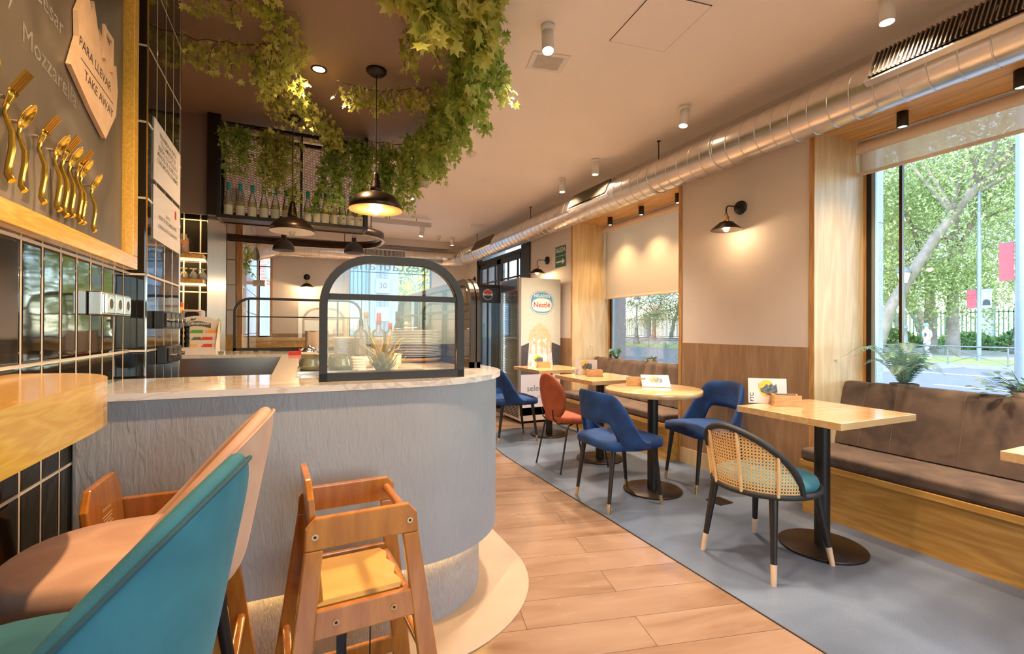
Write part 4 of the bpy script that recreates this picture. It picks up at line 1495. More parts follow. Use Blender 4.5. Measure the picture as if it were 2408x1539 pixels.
# clear tub with white packets
t = thing('storage_tub', 'clear plastic tub of folded white packets behind the front shield', 'container', (.335, 3.62, 1.001), R(4))
TUB = glassy('clear_plastic', (.93, .92, .9), 1.2, .08, haze=.12, hazecol=(.9, .8, .7))
m = MB()
for a, b in (((-.085, -.06), (.085, -.06)), ((.085, -.06), (.085, .06)), ((.085, .06), (-.085, .06)), ((-.085, .06), (-.085, -.06))):
    m.add([(a[0] * .86, a[1] * .86, 0), (b[0] * .86, b[1] * .86, 0), (b[0], b[1], .125), (a[0], a[1], .125)], [(0, 1, 2, 3)])
m.add([(-.073, -.05, 0), (.073, -.05, 0), (.073, .05, 0), (-.073, .05, 0)], [(0, 1, 2, 3)])
m.build('tub_body', TUB, t, solid=.002)
MB().prism(rrect(.185, .135, .02), .125, .134).build('tub_lid', WHITEP, t)
random.seed(3)
for i in range(20):
    o = MB().obox((0, 0, 0), (.055, .028, .012)).build('packet', PAPER, loc=(.335 + random.uniform(-.035, .035), 3.62 + random.uniform(-.022, .022), 1.017 + (i // 4) * .02), bevel=.004)
    o.rotation_euler = (random.uniform(-.3, .3), random.uniform(-.35, .35), random.uniform(-.6, .6))
    tag(o, 'folded white packet heaped inside the clear plastic tub', 'packet', 'white packets in the clear tub')
t = thing('wood_box', 'small wooden box half hidden behind the clear tub', 'box', (.46, 3.82, 1.001))
MB().box(-.06, .06, -.04, .04, 0, .05).build('box_body', WOODCL, t)
MB().box(-.06, .06, -.04, .04, .051, .12).build('box_top', STEEL, t)

# spirit bottles
SQ = [(.0001, .006), (.046, 0), (.049, .012), (.049, .155), (.040, .178), (.018, .19), (.0145, .20), (.0145, .235)]
RD1 = [(.0001, .006), (.036, 0), (.039, .01), (.039, .17), (.03, .20), (.014, .225), (.0135, .27), (.015, .29)]
TALL = [(.0001, .006), (.035, 0), (.037, .01), (.037, .16), (.028, .20), (.013, .24), (.012, .29), (.014, .305)]
KORK = plain('tan_cap', (.5, .28, .15), .5, noise=.1)
CLR = None
bottle(SQ, (.415, 3.45, 1.001), 'square clear bottle with dark cap, low red spirit left inside', GLASSB, GLASSAMBER, BLACKM, (.215, .26), None, None, .06)
bottle(RD1, (.47, 3.62, 1.001), 'tall clear bottle with a tan cap behind the dark-capped one', GLASSB, None, KORK, (.27, .32))
bottle(SQ, (.535, 3.44, 1.001), 'clear ribbed bottle with a dark red cap, left of the plates', GLASSB, None, REDP, (.22, .30), None, None, .1, 1.02)
bottle(SQ, (.625, 3.50, 1.001), 'clear round bottle with a bright red short cap behind the pineapple', GLASSB, None, REDP, (.20, .25), None, None, .1, .95)
bottle(TALL, (.70, 3.62, 1.001), 'dark green wine bottle standing behind the pineapple', GLASSGREEN, None, INK, (.255, .325), (200, 340, .03, .11), None, .1, 1.0, LABB)
bottle([(.0001, .006), (.05, 0), (.052, .012), (.052, .09), (.045, .12), (.02, .15), (.013, .16), (.013, .20)], (.745, 3.40, 1.001), 'squat clear liqueur bottle with a tan stopper, right of the green bottle', GLASSB, GLASSAMBER, KORK, (.175, .235), None, None, .05)
# stack of plates on a wooden board
t = thing('round_board', 'round wooden board under the stack of plates', 'board', (.665, 2.86, 1.001))
MB().lathe([(.0001, 0), (.13, 0), (.155, .012), (.16, .022), (.15, .024), (.0001, .018)], 40).build('board_disc', WOODCL, t)
plate = None
for i in range(17):
    z = 1.0265 + .0093 * i
    if plate is None:
        plate = MB().lathe([(.0001, 0), (.085, 0), (.105, .004), (.152, .0115), (.153, .0135), (.105, .0075), (.085, .0035), (.0001, .003)], 44).build('dinner_plate', plain('white_china', (.82, .74, .64), .18, noise=.01), loc=(.665, 2.86, z))
        c_ = plate
    else:
        c_ = plate.copy(); C.objects.link(c_)
        c_.location = (.665 + random.uniform(-.002, .002), 2.86 + random.uniform(-.002, .002), z)
    tag(c_, 'white dinner plate in the tall stack on the round board' if i < 16 else 'topmost white plate of the tall stack, under the metal tongs', 'plate', 'white plates in the tall stack' if i < 16 else None)
t = thing('tongs', 'thin metal serving tongs lying on top of the plate stack', 'tongs', (.60, 2.80, 1.193), R(20))
MB().bar((-.08, 0, .004), (.07, .012, .012), .010, .003).build('tong_arm', CHROME, t)
MB().bar((-.08, 0, .006), (.07, -.015, .006), .010, .003).build('tong_arm', CHROME, t)

# pineapple crown on a dark board
t = thing('serving_board', 'long dark slate-brown serving board on the marble behind the front shield', 'board', (.375, 2.11, 1.001), R(3))
MB().prism(rrect(.30, .11, .02), 0, .012).build('board_slab', plain('dark_walnut', (.10, .065, .05), .5, noise=.2), t, bevel=.003)
t = thing('pineapple_crown', 'spiky yellow-green pineapple top standing on the dark serving board', 'pineapple', (.352, 2.14, 1.0135))
PINE = mk_leaf('pineapple_leaf', (.30, .22, .03), (.62, .42, .04), (.80, .55, .06), .15)
PINEL = mk_leaf('pineapple_leaf_grey', (.16, .16, .10), (.30, .28, .16), (.42, .36, .18), .1)
MB().lathe([(.0001, 0), (.030, 0), (.038, .012), (.03, .035), (.012, .05), (.0001, .05)], 16).build('core', plain('pineapple_core', (.2, .16, .14), .7, noise=.3, nscale=60), t)
random.seed(5)
for k in range(40):
    a = k * 2.39996
    f_ = k / 39
    inc = R(84 - 74 * f_)          # from vertical
    ln = .045 + .105 * f_ ** 1.2
    base = Vector((math.cos(a) * .022 * (1 - f_ * .6), math.sin(a) * .022 * (1 - f_ * .6), .006 + .035 * f_))
    rows = []
    for i in range(6):
        s = i / 5
        bend = inc * (1 - .35 * s) if f_ < .5 else inc * (1 + .9 * s * random.uniform(.6, 1))
        r_ = ln * s
        p = base + Vector((math.cos(a) * math.sin(bend) * r_, math.sin(a) * math.sin(bend) * r_, math.cos(bend) * r_))
        w = .0150 * (1 - s) ** .7 * (1 if f_ > .3 else .8) + .0003
        sd = Vector((-math.sin(a), math.cos(a), 0)) * w
        rows.append([tuple(p - sd), tuple(p + Vector((-math.cos(a), -math.sin(a), 0)) * -.003), tuple(p + sd)])
    MB().grid(rows).build('leaf', PINE if f_ > .45 else PINEL, t, solid=.0012)

# cups, jars, ramekins
t = thing('candle_cup', 'tall cream cylindrical cup right of the pineapple', 'cup', (.425, 2.28, 1.001))
MB().lathe([(.0001, 0), (.020, 0), (.020, .058), (.017, .058), (.017, .003), (.0001, .003)], 24).build('cup_body', plain('cream_china', (.8, .62, .36), .25, noise=.02), t)
t = thing('wide_mug', 'wide cream bowl cup behind the tall cream cup', 'cup', (.445, 2.42, 1.001))
MB().lathe([(.0001, 0), (.03, 0), (.043, .02), (.045, .07), (.043, .07), (.04, .02), (.0001, .004)], 28).build('cup_body', MATS['cream_china'], t)
ram = None
for i in range(5):
    z = 1.001 + .0125 * i
    if ram is None:
        ram = MB().lathe([(.0001, 0), (.030, 0), (.036, .016), (.034, .016), (.028, .003), (.0001, .003)], 28).build('saucer', MATS['white_china'], loc=(.262, 2.27, z))
        c_ = ram
    else:
        c_ = ram.copy(); C.objects.link(c_); c_.location = (.262, 2.27, z)
    tag(c_, 'small white saucer in the low stack left of the pineapple' if i < 4 else 'top white saucer of the low stack left of the pineapple', 'saucer', 'white saucers in the low stack' if i < 4 else None)
t = thing('napkin_stack', 'low white rounded bowl behind the stacked saucers', 'bowl', (.31, 2.50, 1.001))
MB().lathe([(.0001, 0), (.045, 0), (.07, .03), (.075, .05), (.072, .05), (.06, .02), (.0001, .006)], 28).build('bowl_body', MATS['white_china'], t)
# tray of glass jars
t = thing('glass_tray', 'shallow metal-edged tray holding green-tinged glass jars', 'tray', (.12, 2.36, 1.001))
MB().box(-.11, .13, -.16, .16, 0, .004).box(-.11, .13, -.164, -.16, 0, .012).box(-.11, .13, .16, .164, 0, .012).box(-.114, -.11, -.164, .164, 0, .012).box(.13, .134, -.164, .164, 0, .012).build('tray_base', STEEL, t)
jj = None
JL = ['front left', 'front right', 'middle left', 'middle right', 'back left', 'back right']
for i, (x, y) in enumerate([(.062, 2.25), (.19, 2.26), (.062, 2.36), (.19, 2.37), (.062, 2.47), (.19, 2.48)]):
    if jj is None:
        jj = thing('glass_jar', '', 'jar', (x, y, 1.0055))
        MB().lathe([(.0001, .003), (.035, 0), (.047, .015), (.05, .03), (.042, .055), (.043, .064), (.041, .064), (.039, .054), (.046, .03), (.043, .016), (.0001, .006)], 28).build('jar_body', GLASSJ, jj)
        MB().lathe([(.0001, .008), (.042, .012), (.047, .024), (.0001, .024)], 20).build('jar_contents', glassy('green_water', (.62, .66, .35), 1., .03, haze=.3, hazecol=(.62, .58, .32)), jj)
        c_ = jj
        c_['label'] = 'round glass jar at the front left of the metal-edged tray'
    else:
        c_ = dup(jj, (x, y, 1.0055), 0, 'round glass jar at the %s of the metal-edged tray' % JL[i])
t = thing('steel_rule', 'narrow steel knife lying along the front of the jar tray', 'knife', (.09, 2.11, 1.001), R(2))
MB().prism([(-.09, -.008), (-.07, -.012), (.08, -.012), (.09, 0), (.08, .006), (-.07, .006), (-.09, .002)], 0, .003).build('blade', STEEL, t)
MB().box(.085, .17, -.010, .008, 0, .01).build('handle', BLACKM, t)
# ================================================================== TABLES
def table(x, y, round_, lab, w=.60, d=.63):
    t = thing('cafe_table', lab, 'table', (x, y, 0))
    if round_:
        o = MB().lathe([(.0001, .722), (.335, .722), (.35, .726), (.35, .756), (.346, .76), (.0001, .76)], 64).build('tabletop', WOODTB, t)
    else:
        o = MB().box(-w / 2, w / 2, -d / 2, d / 2, .725, .76).build('tabletop', WOODTB, t, bevel=.002)
    MB().cyl((0, 0, .014), (0, 0, .722), .038, n=28).build('pedestal', BLACKM, t)
    MB().cyl((0, 0, .715), (0, 0, .7215), .09, n=28).build('top_plate', BLACKM, t)
    MB().lathe([(.0001, .004), (.208, .004), (.213, .008), (.213, .013), (.209, .016), (.0001, .016)], 56).build('base_disc', BRONZE, t)
    return t
table(2.65, 1.66, False, 'square pale wood table on a black pedestal beside the cane-backed chair', .64, .575)
table(2.42, 2.76, True, 'round pale wood table between the two blue velvet chairs')
table(2.56, 3.63, False, 'square pale wood table in front of the rust velvet chair')
table(2.62, 4.70, False, 'square pale wood table nearest the ice-cream fridge')
table(2.66, .52, False, 'square wood table cut off by the right picture edge', .62, .62)

# ================================================================== MENU HOLDERS
NAPK = plain('dark_napkin', (.06, .045, .045), .8, noise=.2)
def menu_card(parent_loc, rot, lab, lean=True):
    t = thing('menu_card', lab, 'menu', parent_loc)
    t.rotation_euler = rot
    W, H = .21, .148
    MB().box(-W / 2, W / 2, -.001, .001, 0, H).build('card', PAPER, t)
    m = MB()
    put_poly(m, ellipse(.042, .048, 36, -.005, H * .60), (0, -.0011, 0), (1, 0, 0), (0, 0, 1), .0003)
    m.build('yellow_disc', YEL, t)
    m = MB()
    random.seed(11)
    put_poly(m, [(.0, .05), (.05, .05), (.055, .075), (.05, .115), (.035, .105), (.02, .12), (.01, .105), (-.005, .115), (-.02, .095), (-.04, .085), (-.035, .065), (-.015, .06)], (0, -.0015, 0), (1, 0, 0), (0, 0, 1), .0002)
    m.build('photo_print', plain('grey_print', (.12, .13, .13), .5, noise=.9, nscale=90) if 'grey_print' not in MATS else MATS['grey_print'], t)
    m = MB()
    put_text(m, 'FTC', .030, (-.085, -.0012, .035), (0, 0, 1), (-1, 0, 0), bold=.02)
    put_text(m, 'TAPEO', .010, (-.045, -.0012, .105), (0, 0, 1), (-1, 0, 0))
    m.build('lettering', INK, t)
    return t
def napkin_holder(x, y, rz, lab, lab2=None):
    t = thing('napkin_holder', lab, 'holder', (x, y, .7605), rz)
    # local: +x right, -y toward the viewer
    MB().box(-.075, .075, -.055, .06, 0, .008).box(-.07, .07, -.05, -.042, .0082, .062).box(-.07, .07, .042, .05, .0082, .062).box(-.07, -.062, -.0418, .0418, .0082, .062).build('holder_box', WOODCL, t)
    v = [(-.0418, .0082), (.0418, .0082), (.0418, .062), (.032, .062), (.002, .012), (-.004, .012), (-.028, .062), (-.0418, .062)]
    MB().prism(v, .062, .07, 'X').build('notched_front', WOODCL, t)
    n = thing('napkin_stack', 'pile of dark paper napkins in the ' + (lab2 or 'wooden holder'), 'napkins', (x, y, .7605), rz)
    m = MB()
    for k in range(9):
        z = .0105 + .0055 * k
        hw = .004 + .030 * (z / .062)
        m.box(-.058, .0605, -hw, hw, z, z + .0035)
    m.build('napkin_pile', NAPK, n)
    return t
napkin_holder(2.60, 1.84, R(-40), 'wooden napkin holder on the square table beside the cane chair', 'holder on the table by the cane chair')
menu_card((2.56, 1.925, .7615), (R(-6), 0, R(-38)), 'menu card standing behind the napkin holder on the cane chair table')
napkin_holder(2.44, 2.98, R(-34), 'wooden napkin holder on the round table', 'holder on the round table')
menu_card((2.49, 2.80, .7625), (R(-58), R(0), R(-34)), 'menu card lying tilted over the holder on the round table')
napkin_holder(2.53, 3.68, R(-25), 'wooden napkin holder on the table in front of the rust chair', 'holder on the rust chair table')
menu_card((2.50, 3.77, .7615), (R(-4), 0, R(-24)), 'upright menu card on the table in front of the rust chair')
napkin_holder(2.56, 4.72, R(-22), 'wooden napkin holder on the far table by the fridge', 'holder on the far table by the fridge')
menu_card((2.53, 4.80, .7615), (R(-4), 0, R(-22)), 'upright menu card on the far table against the fridge')

# ================================================================== CHAIRS
def tapered_leg(parent, p, q, r0, r1, tip, tipmat, mat=BLACKM):
    p, q = Vector(p), Vector(q)
    o = MB().cyl(p, q + (p - q) * tip * .99, r0, r1 + (r0 - r1) * tip, 18).build('leg', mat, parent)
    MB().cyl(q + (p - q) * tip, q, r1 + (r0 - r1) * tip + .0006, r1, 18).build('leg_tip', tipmat, o)
    return o
def shell(th0, th1, n, rx, ry, zb, zt, thick, cx=0, nz=8, lean=0.10, roll=.5, z0=.45, front=0):
    # upholstered band wrapped round the back of a seat; th=0 points to -x
    rows = []
    for i in range(n + 1):
        th = th0 + (th1 - th0) * i / n
        lo, hi = zb(th), zt(th)
        col = []
        inner, outer = [], []
        for k in range(nz + 1):
            f_ = k / nz
            z = lo + (hi - lo) * f_
            e = (z - z0) * lean
            def pt(off):
                a = rx + e + off
                b = ry + e * .5 + off
                return (cx - a * math.cos(th), b * math.sin(th), z)
            tt = thick / 2 * (1 - max(0, (f_ - .85) / .15) ** 2 * roll) * (1 - max(0, (.12 - f_) / .12) ** 2 * roll)
            inner.append(pt(-tt)); outer.append(pt(tt))
        top = [(a + b) / 2 for a, b in zip(inner[-1], outer[-1])]
        top[2] += thick * .22
        bot = [(a + b) / 2 for a, b in zip(inner[0], outer[0])]
        bot[2] -= thick * .22
        rows.append([tuple(bot)] + outer + [tuple(top)] + inner[::-1])
    m = MB().grid(rows, closed=True)
    L_ = len(rows[0])
    m.add(rows[0], [tuple(range(L_))], True)
    m.add(rows[-1], [tuple(range(L_ - 1, -1, -1))], True)
    return m
def smooth(a, b, x):
    t_ = max(0, min(1, (x - a) / (b - a)))
    return t_ * t_ * (3 - 2 * t_)
def cushion(w, d, z0, z1, parent, mat, name='seat', taper=.9, r=.09, cx=0):
    out = rrect(d, w, r, 6, cx)
    out = [(x, y * (taper + (1 - taper) * ((x - cx) / d + .5))) for x, y in out]
    n = len(out)
    def ringz(s, z):
        return [((x - cx) * s + cx, y * s, z) for x, y in out]
    rows = [ringz(.90, z0), ringz(.985, z0 + .008), ringz(1, (z0 + z1) / 2), ringz(.985, z1 - .010), ringz(.90, z1), ringz(.5, z1 + .005), ringz(.02, z1 + .006)]
    m = MB().grid(rows, closed=True, flip=False)
    m.add(rows[0], [tuple(range(n - 1, -1, -1))])
    m.add(rows[-1], [tuple(range(n))], True)
    return m.build(name, mat, parent)

def blue_chair(x, y, rz, lab, grp=None):
    t = thing('velvet_chair', lab, 'chair', (x, y, 0), rz, grp)
    cushion(.48, .47, .400, .470, t, VBLUE, r=.08)
    def zt(th):
        a = abs(th)
        return .470 + .315 * (1 - smooth(R(38), R(100), a)) - .012 * smooth(0, R(40), a)
    def zb(th):
        a = abs(th)
        return .585 - .175 * smooth(R(36), R(56), a)
    shell(-R(108), R(108), 40, .225, .255, zb, zt, .034, nz=8, lean=.10).build('backrest', VBLUE, t, sub=1)
    for sx in (-1, 1):
        for sy in (-1, 1):
            tapered_leg(t, (sx * .17, sy * .17, .408), (sx * .222, sy * .19, .0), .0185, .0105, .17, BRASS)
    return t
c1 = blue_chair(2.06, 2.70, 0, 'blue velvet chair in front of the round table, its open back to the aisle')
dup(c1, (2.895, 2.715, 0), R(171.5), 'dark blue velvet chair against the oak wainscot, facing the round table')
dup(c1, (2.135, 4.665, 0), R(-3), 'blue velvet chair half hidden by the counter corner, before the fridge')
dup(c1, (1.72, 6.25, 0), R(25), 'blue chair mostly hidden behind the counter corner, farthest one')

# rust chair: oval back, thin steel legs
t = thing('oval_back_chair', 'rust orange velvet chair with an oval back and thin black legs', 'chair', (2.215, 3.56, 0), R(2))
m = MB()
o_ = cushion(.46, .45, .405, .465, t, VORANGE, r=.17)
rows = []
n = 40
for k in range(9):
    s = k / 8
    ringp = []
    for i in range(n):
        a = 2 * PI * i / n
        yy, zz = .208 * s * math.cos(a), .205 * s * math.sin(a) * (1 if math.sin(a) > 0 else 1)
        x = -.235 - .16 * zz + .9 * yy * yy
        ringp.append((x, yy, .625 + zz))
    rows.append(ringp)
th = .018
fr = [[(x + th * math.sqrt(max(0, 1 - (k / 8) ** 6)), y, z) for x, y, z in r_] for k, r_ in enumerate(rows)]
bk_ = [[(x - th * math.sqrt(max(0, 1 - (k / 8) ** 6)), y, z) for x, y, z in r_] for k, r_ in enumerate(rows)]
MB().grid(fr, closed=True).grid(bk_[::-1], closed=True).build('backrest', VORANGE, t, weld=True)
for sy in (-1, 1):
    MB().tube([(-.255, sy * .085, .52), (-.245, sy * .085, .44), (-.20, sy * .085, .395), (-.05, sy * .10, .388), (.17, sy * .14, .388)], .006, 8).build('back_support', BLACKM, t)
    for sx in (-1, 1):
        MB().tube([(sx * .10, sy * .14, .392), (sx * .15, sy * .175, .388), (sx * .168, sy * .182, .365), (sx * .245, sy * .20, .0)], .0075, 10).build('leg', BLACKM, t)
MB().tube([(.08, -.14, .392), (.08, .14, .392)], .006, 8).tube([(-.09, -.14, .392), (-.09, .14, .392)], .006, 8).build('seat_frame', BLACKM, t)

# cane chair
t = thing('cane_back_chair', 'black chair with a curved woven cane back and teal seat beside the right table', 'chair', (2.255, 1.715, 0), R(3))
seat = MB().lathe([(.0001, .395), (.235, .395), (.262, .407), (.27, .425), (.262, .446), (.22, .458), (.0001, .460)], 48)
seat.v = [(x * .92 + .008, y * .90, z) for x, y, z in seat.v]
seat.build('seat', VTEAL, t)
rim = MB().tube([(math.cos(2 * PI * i / 48) * .254 + .004, math.sin(2 * PI * i / 48) * .25, .398) for i in range(48)], .0145, 10, True)
rim.build('seat_rim', BLACKR, t)
def ztop(th):
    a = min(1, abs(th) / R(76))
    return .402 + .318 * max(0, 1 - a ** 1.7) ** .7
def cp(th, z, off=0):
    e = (z - .40) * .17
    return (-(.252 + e + off) * math.cos(th), (.25 + e * .6 + off) * math.sin(th), z)
arch = [cp(R(a), ztop(R(a))) for a in range(-76, 77, 4)]
MB().tube(arch, [.014] * 2 + [.0165] * (len(arch) - 4) + [.014] * 2, 12).build('back_rail', BLACKR, t)
rows = []
for i in range(57):
    th_ = R(-74 + 148 * i / 56)
    rows.append([cp(th_, .402 + (ztop(th_) - .006 - .402) * k / 10) for k in range(11)])
cane = MB().grid(rows)
co = cane.build('cane_panel', CANEM, t)
set_uv(co, lambda c: (math.atan2(c.y / .30, -c.x / .29) * .30 / .016, c.z / .016))
for a in (-48, -12, 24, 56):
    MB().tube([cp(R(a), z, .006) for z in [.400 + (ztop(R(a)) - .01 - .400) * k / 6 for k in range(7)]], .008, 8).build('cane_strip', plain('cane_strip', (.72, .48, .22), .45, noise=.1) if 'cane_strip' not in MATS else MATS['cane_strip'], t)
for sx, sy, px, py in ((-1, -1, -.228, -.205), (-1, 1, -.226, .200), (1, -1, .222, -.222), (1, 1, .228, .215)):
    tapered_leg(t, (sx * .17, sy * .165, .395), (px, py, 0), .0205, .012, .24, plain('pale_leg_tip', (.66, .45, .27), .4, noise=.1) if 'pale_leg_tip' not in MATS else MATS['pale_leg_tip'])

# ================================================================== BAR STOOLS (left foreground)
def stool(x, y, rz, mat, pip, lab):
    t = thing('bar_stool', lab, 'stool', (x, y, 0), rz)
    # faces -x: the wall bar
    cushion(.39, .41, .655, .735, t, mat, r=.16)
    def zt(th):
        a = min(1, abs(th) / R(95))
        return .70 + .304 * max(0, math.cos(a * PI / 2)) ** 1.2
    def zb(th):
        return .645 + .02 * abs(th) / R(95)
    m = shell(-R(93), R(93), 44, .198, .218, zb, zt, .050, nz=12, lean=.19, z0=.66, roll=.35)
    m.v = [(-x_, y_, z_) for x_, y_, z_ in m.v]
    m.f = [f_[::-1] for f_ in m.f]
    m.build('backrest', mat, t, sub=1)
    pp = []
    for i in range(61):
        th = R(-91 + 182 * i / 60)
        z = zt(th) - .004
        e = (z - .66) * .19
        pp.append(((.198 + e + .019) * math.cos(th), (.218 + e * .5 + .019) * math.sin(th), z + .002))
    MB().tube(pp, .0032, 8).build('piping', pip, t)
    for sx in (-1, 1):
        for sy in (-1, 1):
            MB().cyl((sx * .13, sy * .13, .655), (sx * .21, sy * .20, 0), .017, .011, 14).build('leg', BLACKM, t)
    MB().tube([(.185, .178, .25), (-.185, .178, .25), (-.185, -.178, .25), (.185, -.178, .25)], .008, 8, True).build('foot_ring', BLACKM, t)
    return t
TEALP = velvet('teal_piping', (.012, .05, .07), (.03, .09, .11), .2)
PINKP = velvet('pink_piping', (.45, .25, .15), (.6, .36, .24), .3)
stool(-.328, 1.265, R(-2), VPINK, PINKP, 'pink velvet bar stool drawn up to the wooden wall bar')
stool(-.344, .835, R(-8), VTEAL, TEALP, 'teal velvet bar stool nearest the camera at the wall bar')

# ================================================================== HIGH CHAIRS
def high_chair(x, y, rz, lab, straps):
    t = thing('high_chair', lab, 'high chair', (x, y, 0), rz)
    # side frames in the planes y = +-; tops lean inward
    def side(sgn):
        yt, yb = .135 * sgn, .215 * sgn
        def P(x_, z):
            return Vector((x_, yt + (yb - yt) * (1 - z / .70), z))
        th = .020
        m = MB()
        def slab(poly):
            # poly in (x,z); extruded inwards/outwards along y
            n = len(poly)
            a = [P(x_, z) + Vector((0, -th / 2, 0)) for x_, z in poly]
            b = [P(x_, z) + Vector((0, th / 2, 0)) for x_, z in poly]
            m.add(a + b, [tuple(range(n - 1, -1, -1)), tuple(range(n, 2 * n))] + [(i, (i + 1) % n, n + (i + 1) % n, n + i) for i in range(n)])
        # outline with window: legs, top rail, seat rail, foot rail
        slab([(-.150, .62), (-.147, .675), (-.125, .70), (.125, .70), (.147, .675), (.150, .62), (.105, .62), (-.105, .62)])
        slab([(-.150, .62), (-.105, .62), (-.17, .0), (-.232, .0)])
        slab([(.150, .62), (.232, .0), (.17, .0), (.105, .62)])
        slab([(-.124, .47), (.124, .47), (.132, .40), (-.132, .40)])
        slab([(-.165, .115), (.165, .115), (.172, .055), (-.172, .055)])
        o = m.build('side_frame', WOODC, t, bevel=.004)
        for sx, z in ((-1, .655), (1, .655), (-1, .435), (1, .435), (1, .25), (-1, .25)):
            xx = {.655: .125, .435: .075, .25: .178}[z] * sx
            p = P(xx, z)
            q = p + Vector((0, sgn * (th / 2 + .0025), 0))
            MB().cyl(p + Vector((0, sgn * th / 2, 0)), q, .0085, n=14).build('bolt_head', BRASS, o)
            MB().cyl(q, q + Vector((0, sgn * .0006, 0)), .004, n=8).build('bolt_socket', BLACKM, o)
    side(-1)
    side(1)
    # leaning backrest board on the left, front bar on the right
    m = MB()
    a, b = Vector((-.138, 0, .79)), Vector((-.108, 0, .46))
    m2 = Matrix(((1, 0, 0, 0), (0, 1, 0, 0), (0, 0, 1, 0), (0, 0, 0, 1)))
    d = (a - b)
    nrm = Vector((d.z, 0, -d.x)).normalized() * .009
    pl = [(-.115, 0), (.115, 0), (.122, .6), (.122, .86), (.085, 1), (-.085, 1), (-.122, .86), (-.122, .6)]
    pts = [b + d * v + Vector((0, u, 0)) for u, v in pl]
    n = len(pl)
    m.add([p + nrm for p in pts] + [p - nrm for p in pts], [tuple(range(n)), tuple(range(2 * n - 1, n - 1, -1))] + [(i, n + i, n + (i + 1) % n, (i + 1) % n) for i in range(n)])
    br = m.build('backrest_board', WOODC, t, bevel=.004)
    lb = MB()
    U, V = Vector((0, -1, 0)), d.normalized()
    O = b + d * .62 + nrm * 1.03
    put_text(lb, 'WARNING', .013, O + V * .05, (0, 1, 0), V)
    for k in range(7):
        put_poly(lb, [(-.035 + .004 * (k % 2), -.0009), (.035 - .006 * (k % 3), -.0009), (.035 - .006 * (k % 3), .0009), (-.035 + .004 * (k % 2), .0009)], O + V * (.033 - .008 * k), (0, 1, 0), V, .0003)
    lb.build('warning_label', plain('pale_print', (.8, .6, .35), .5, noise=0) if 'pale_print' not in MATS else MATS['pale_print'], br)
    MB().cyl((.122, -.128, .665), (.122, .128, .665), .013, n=18).build('front_bar', WOODC, t)
    st = MB()
    pl = [(-.12, -.135), (.10, -.135), (.115, -.10), (.105, -.05), (.12, 0), (.105, .05), (.115, .10), (.10, .135), (-.12, .135)]
    st.prism(pl, .452, .464)
    st.build('seat_board', WOODP if 0 else plain('golden_plywood', (.62, .36, .09), .3, noise=.1, nscale=8, coat=.4) if 'golden_plywood' not in MATS else MATS['golden_plywood'], t, bevel=.002)
    MB().box(-.133, -.113, -.15, .15, .405, .45).build('cross_rail', WOODC, t, bevel=.003)
    MB().box(.115, .135, -.15, .15, .405, .45).build('cross_rail', WOODC, t, bevel=.003)
    MB().cyl((.178, -.184, .25), (.178, .184, .25), .013, n=16).build('foot_bar', WOODC, t)
    MB().cyl((-.178, -.184, .25), (-.178, .184, .25), .013, n=16).build('foot_bar', WOODC, t)
    if straps:
        MB().box(-.055, -.033, -.03, -.028, .10, .452).build('strap', BLACKR, t)
        MB().box(-.060, -.028, -.037, -.022, .16, .20).build('strap_buckle', BLACKR, t, bevel=.003)
        MB().tube([(-.02, .01, .45), (-.025, .02, .25), (-.02, .015, .03)], .005, 6).build('strap', BLACKR, t)
        MB().tube([(.045, 0, .45), (.047, .005, .3), (.045, 0, .14)], .0022, 6).build('strap_cord', BLACKR, t)
        MB().lathe([(.0001, 0), (.009, .012), (.007, .05), (.0001, .06)], 10, (.045, 0, .08)).build('cord_tassel', BLACKR, t)
    return t
high_chair(.165, 1.485, R(3), 'reddish wooden high chair with black straps standing alone before the counter', True)
high_chair(-.335, 1.60, R(0), 'reddish wooden high chair behind the pink stool, with a warning label', False)
# metal floor outlet plate
t = thing('floor_plate', 'small square metal plate set in the floor behind the cane chair', 'floor plate', (2.69, 2.39, .0035))
MB().prism(rrect(.13, .13, .01), 0, .003).build('plate', BRONZE, t)

# ================================================================== FRIDGES
FR = plain('fridge_white', (.70, .62, .60), .35, noise=.01)
t = thing('ice_cream_fridge', 'tall white ice-cream fridge with a dessert poster side and glass door', 'fridge', (2.545, 5.35, 0))
W, D, H = .60, .62, 1.845
m = MB()
m.box(.03, W, 0, .03, .10, H).box(.03, W, D - .03, D, .10, H).box(W - .03, W, .03, D - .03, .10, H).box(.03, W - .03, .03, D - .03, H - .04, H).box(.03, W - .03, .03, D - .03, .25, .30)
m.build('fridge_body', FR, t)
MB().box(.03, W, .0, D, .03, .2495).build('machine_base', FR, t, bevel=.004)
m = MB()
for k in range(8):
    m.box(.024, .029, .06, D - .06, .07 + .02 * k, .08 + .02 * k)
m.build('vent_slats', BLACKM, t)
dm = MB().box(0, .028, 0, .045, .25, H).box(0, .028, D - .045, D, .25, H).box(0, .028, .045, D - .045, H - .16, H).box(0, .028, .045, D - .045, .25, .29)
dd = dm.build('fridge_door', plain('grey_aluminium', (.30, .28, .26), .35, .5, noise=.02), t, bevel=.003)
MB().box(.010, .014, .045, D - .045, .29, H - .16).build('door_glass', GLASS, dd)
LEDW = emis('cool_led', (.75, .95, 1.), 5)
for k in range(50):
    pass
m = MB()
for k in range(56):
    z = .32 + k * .0245
    m.box(.034, .038, D - .075, D - .060, z, z + .011)
m.build('led_strip', LEDW, t)
for k in range(7):
    m = MB()
    z = .42 + .18 * k
    for q in range(14):
        y = .05 + .52 * q / 13
        m.box(.06, W - .05, y - .002, y + .002, z, z + .004)
    m.box(.055, .062, .035, D - .035, z - .004, z + .010)
    m.build('wire_shelf', WHITEM, t)
m = MB()
put_text(m, 'Nestlé', .045, (-.001, .42, H - .08), (0, -1, 0), (0, 0, 1), bold=.01)
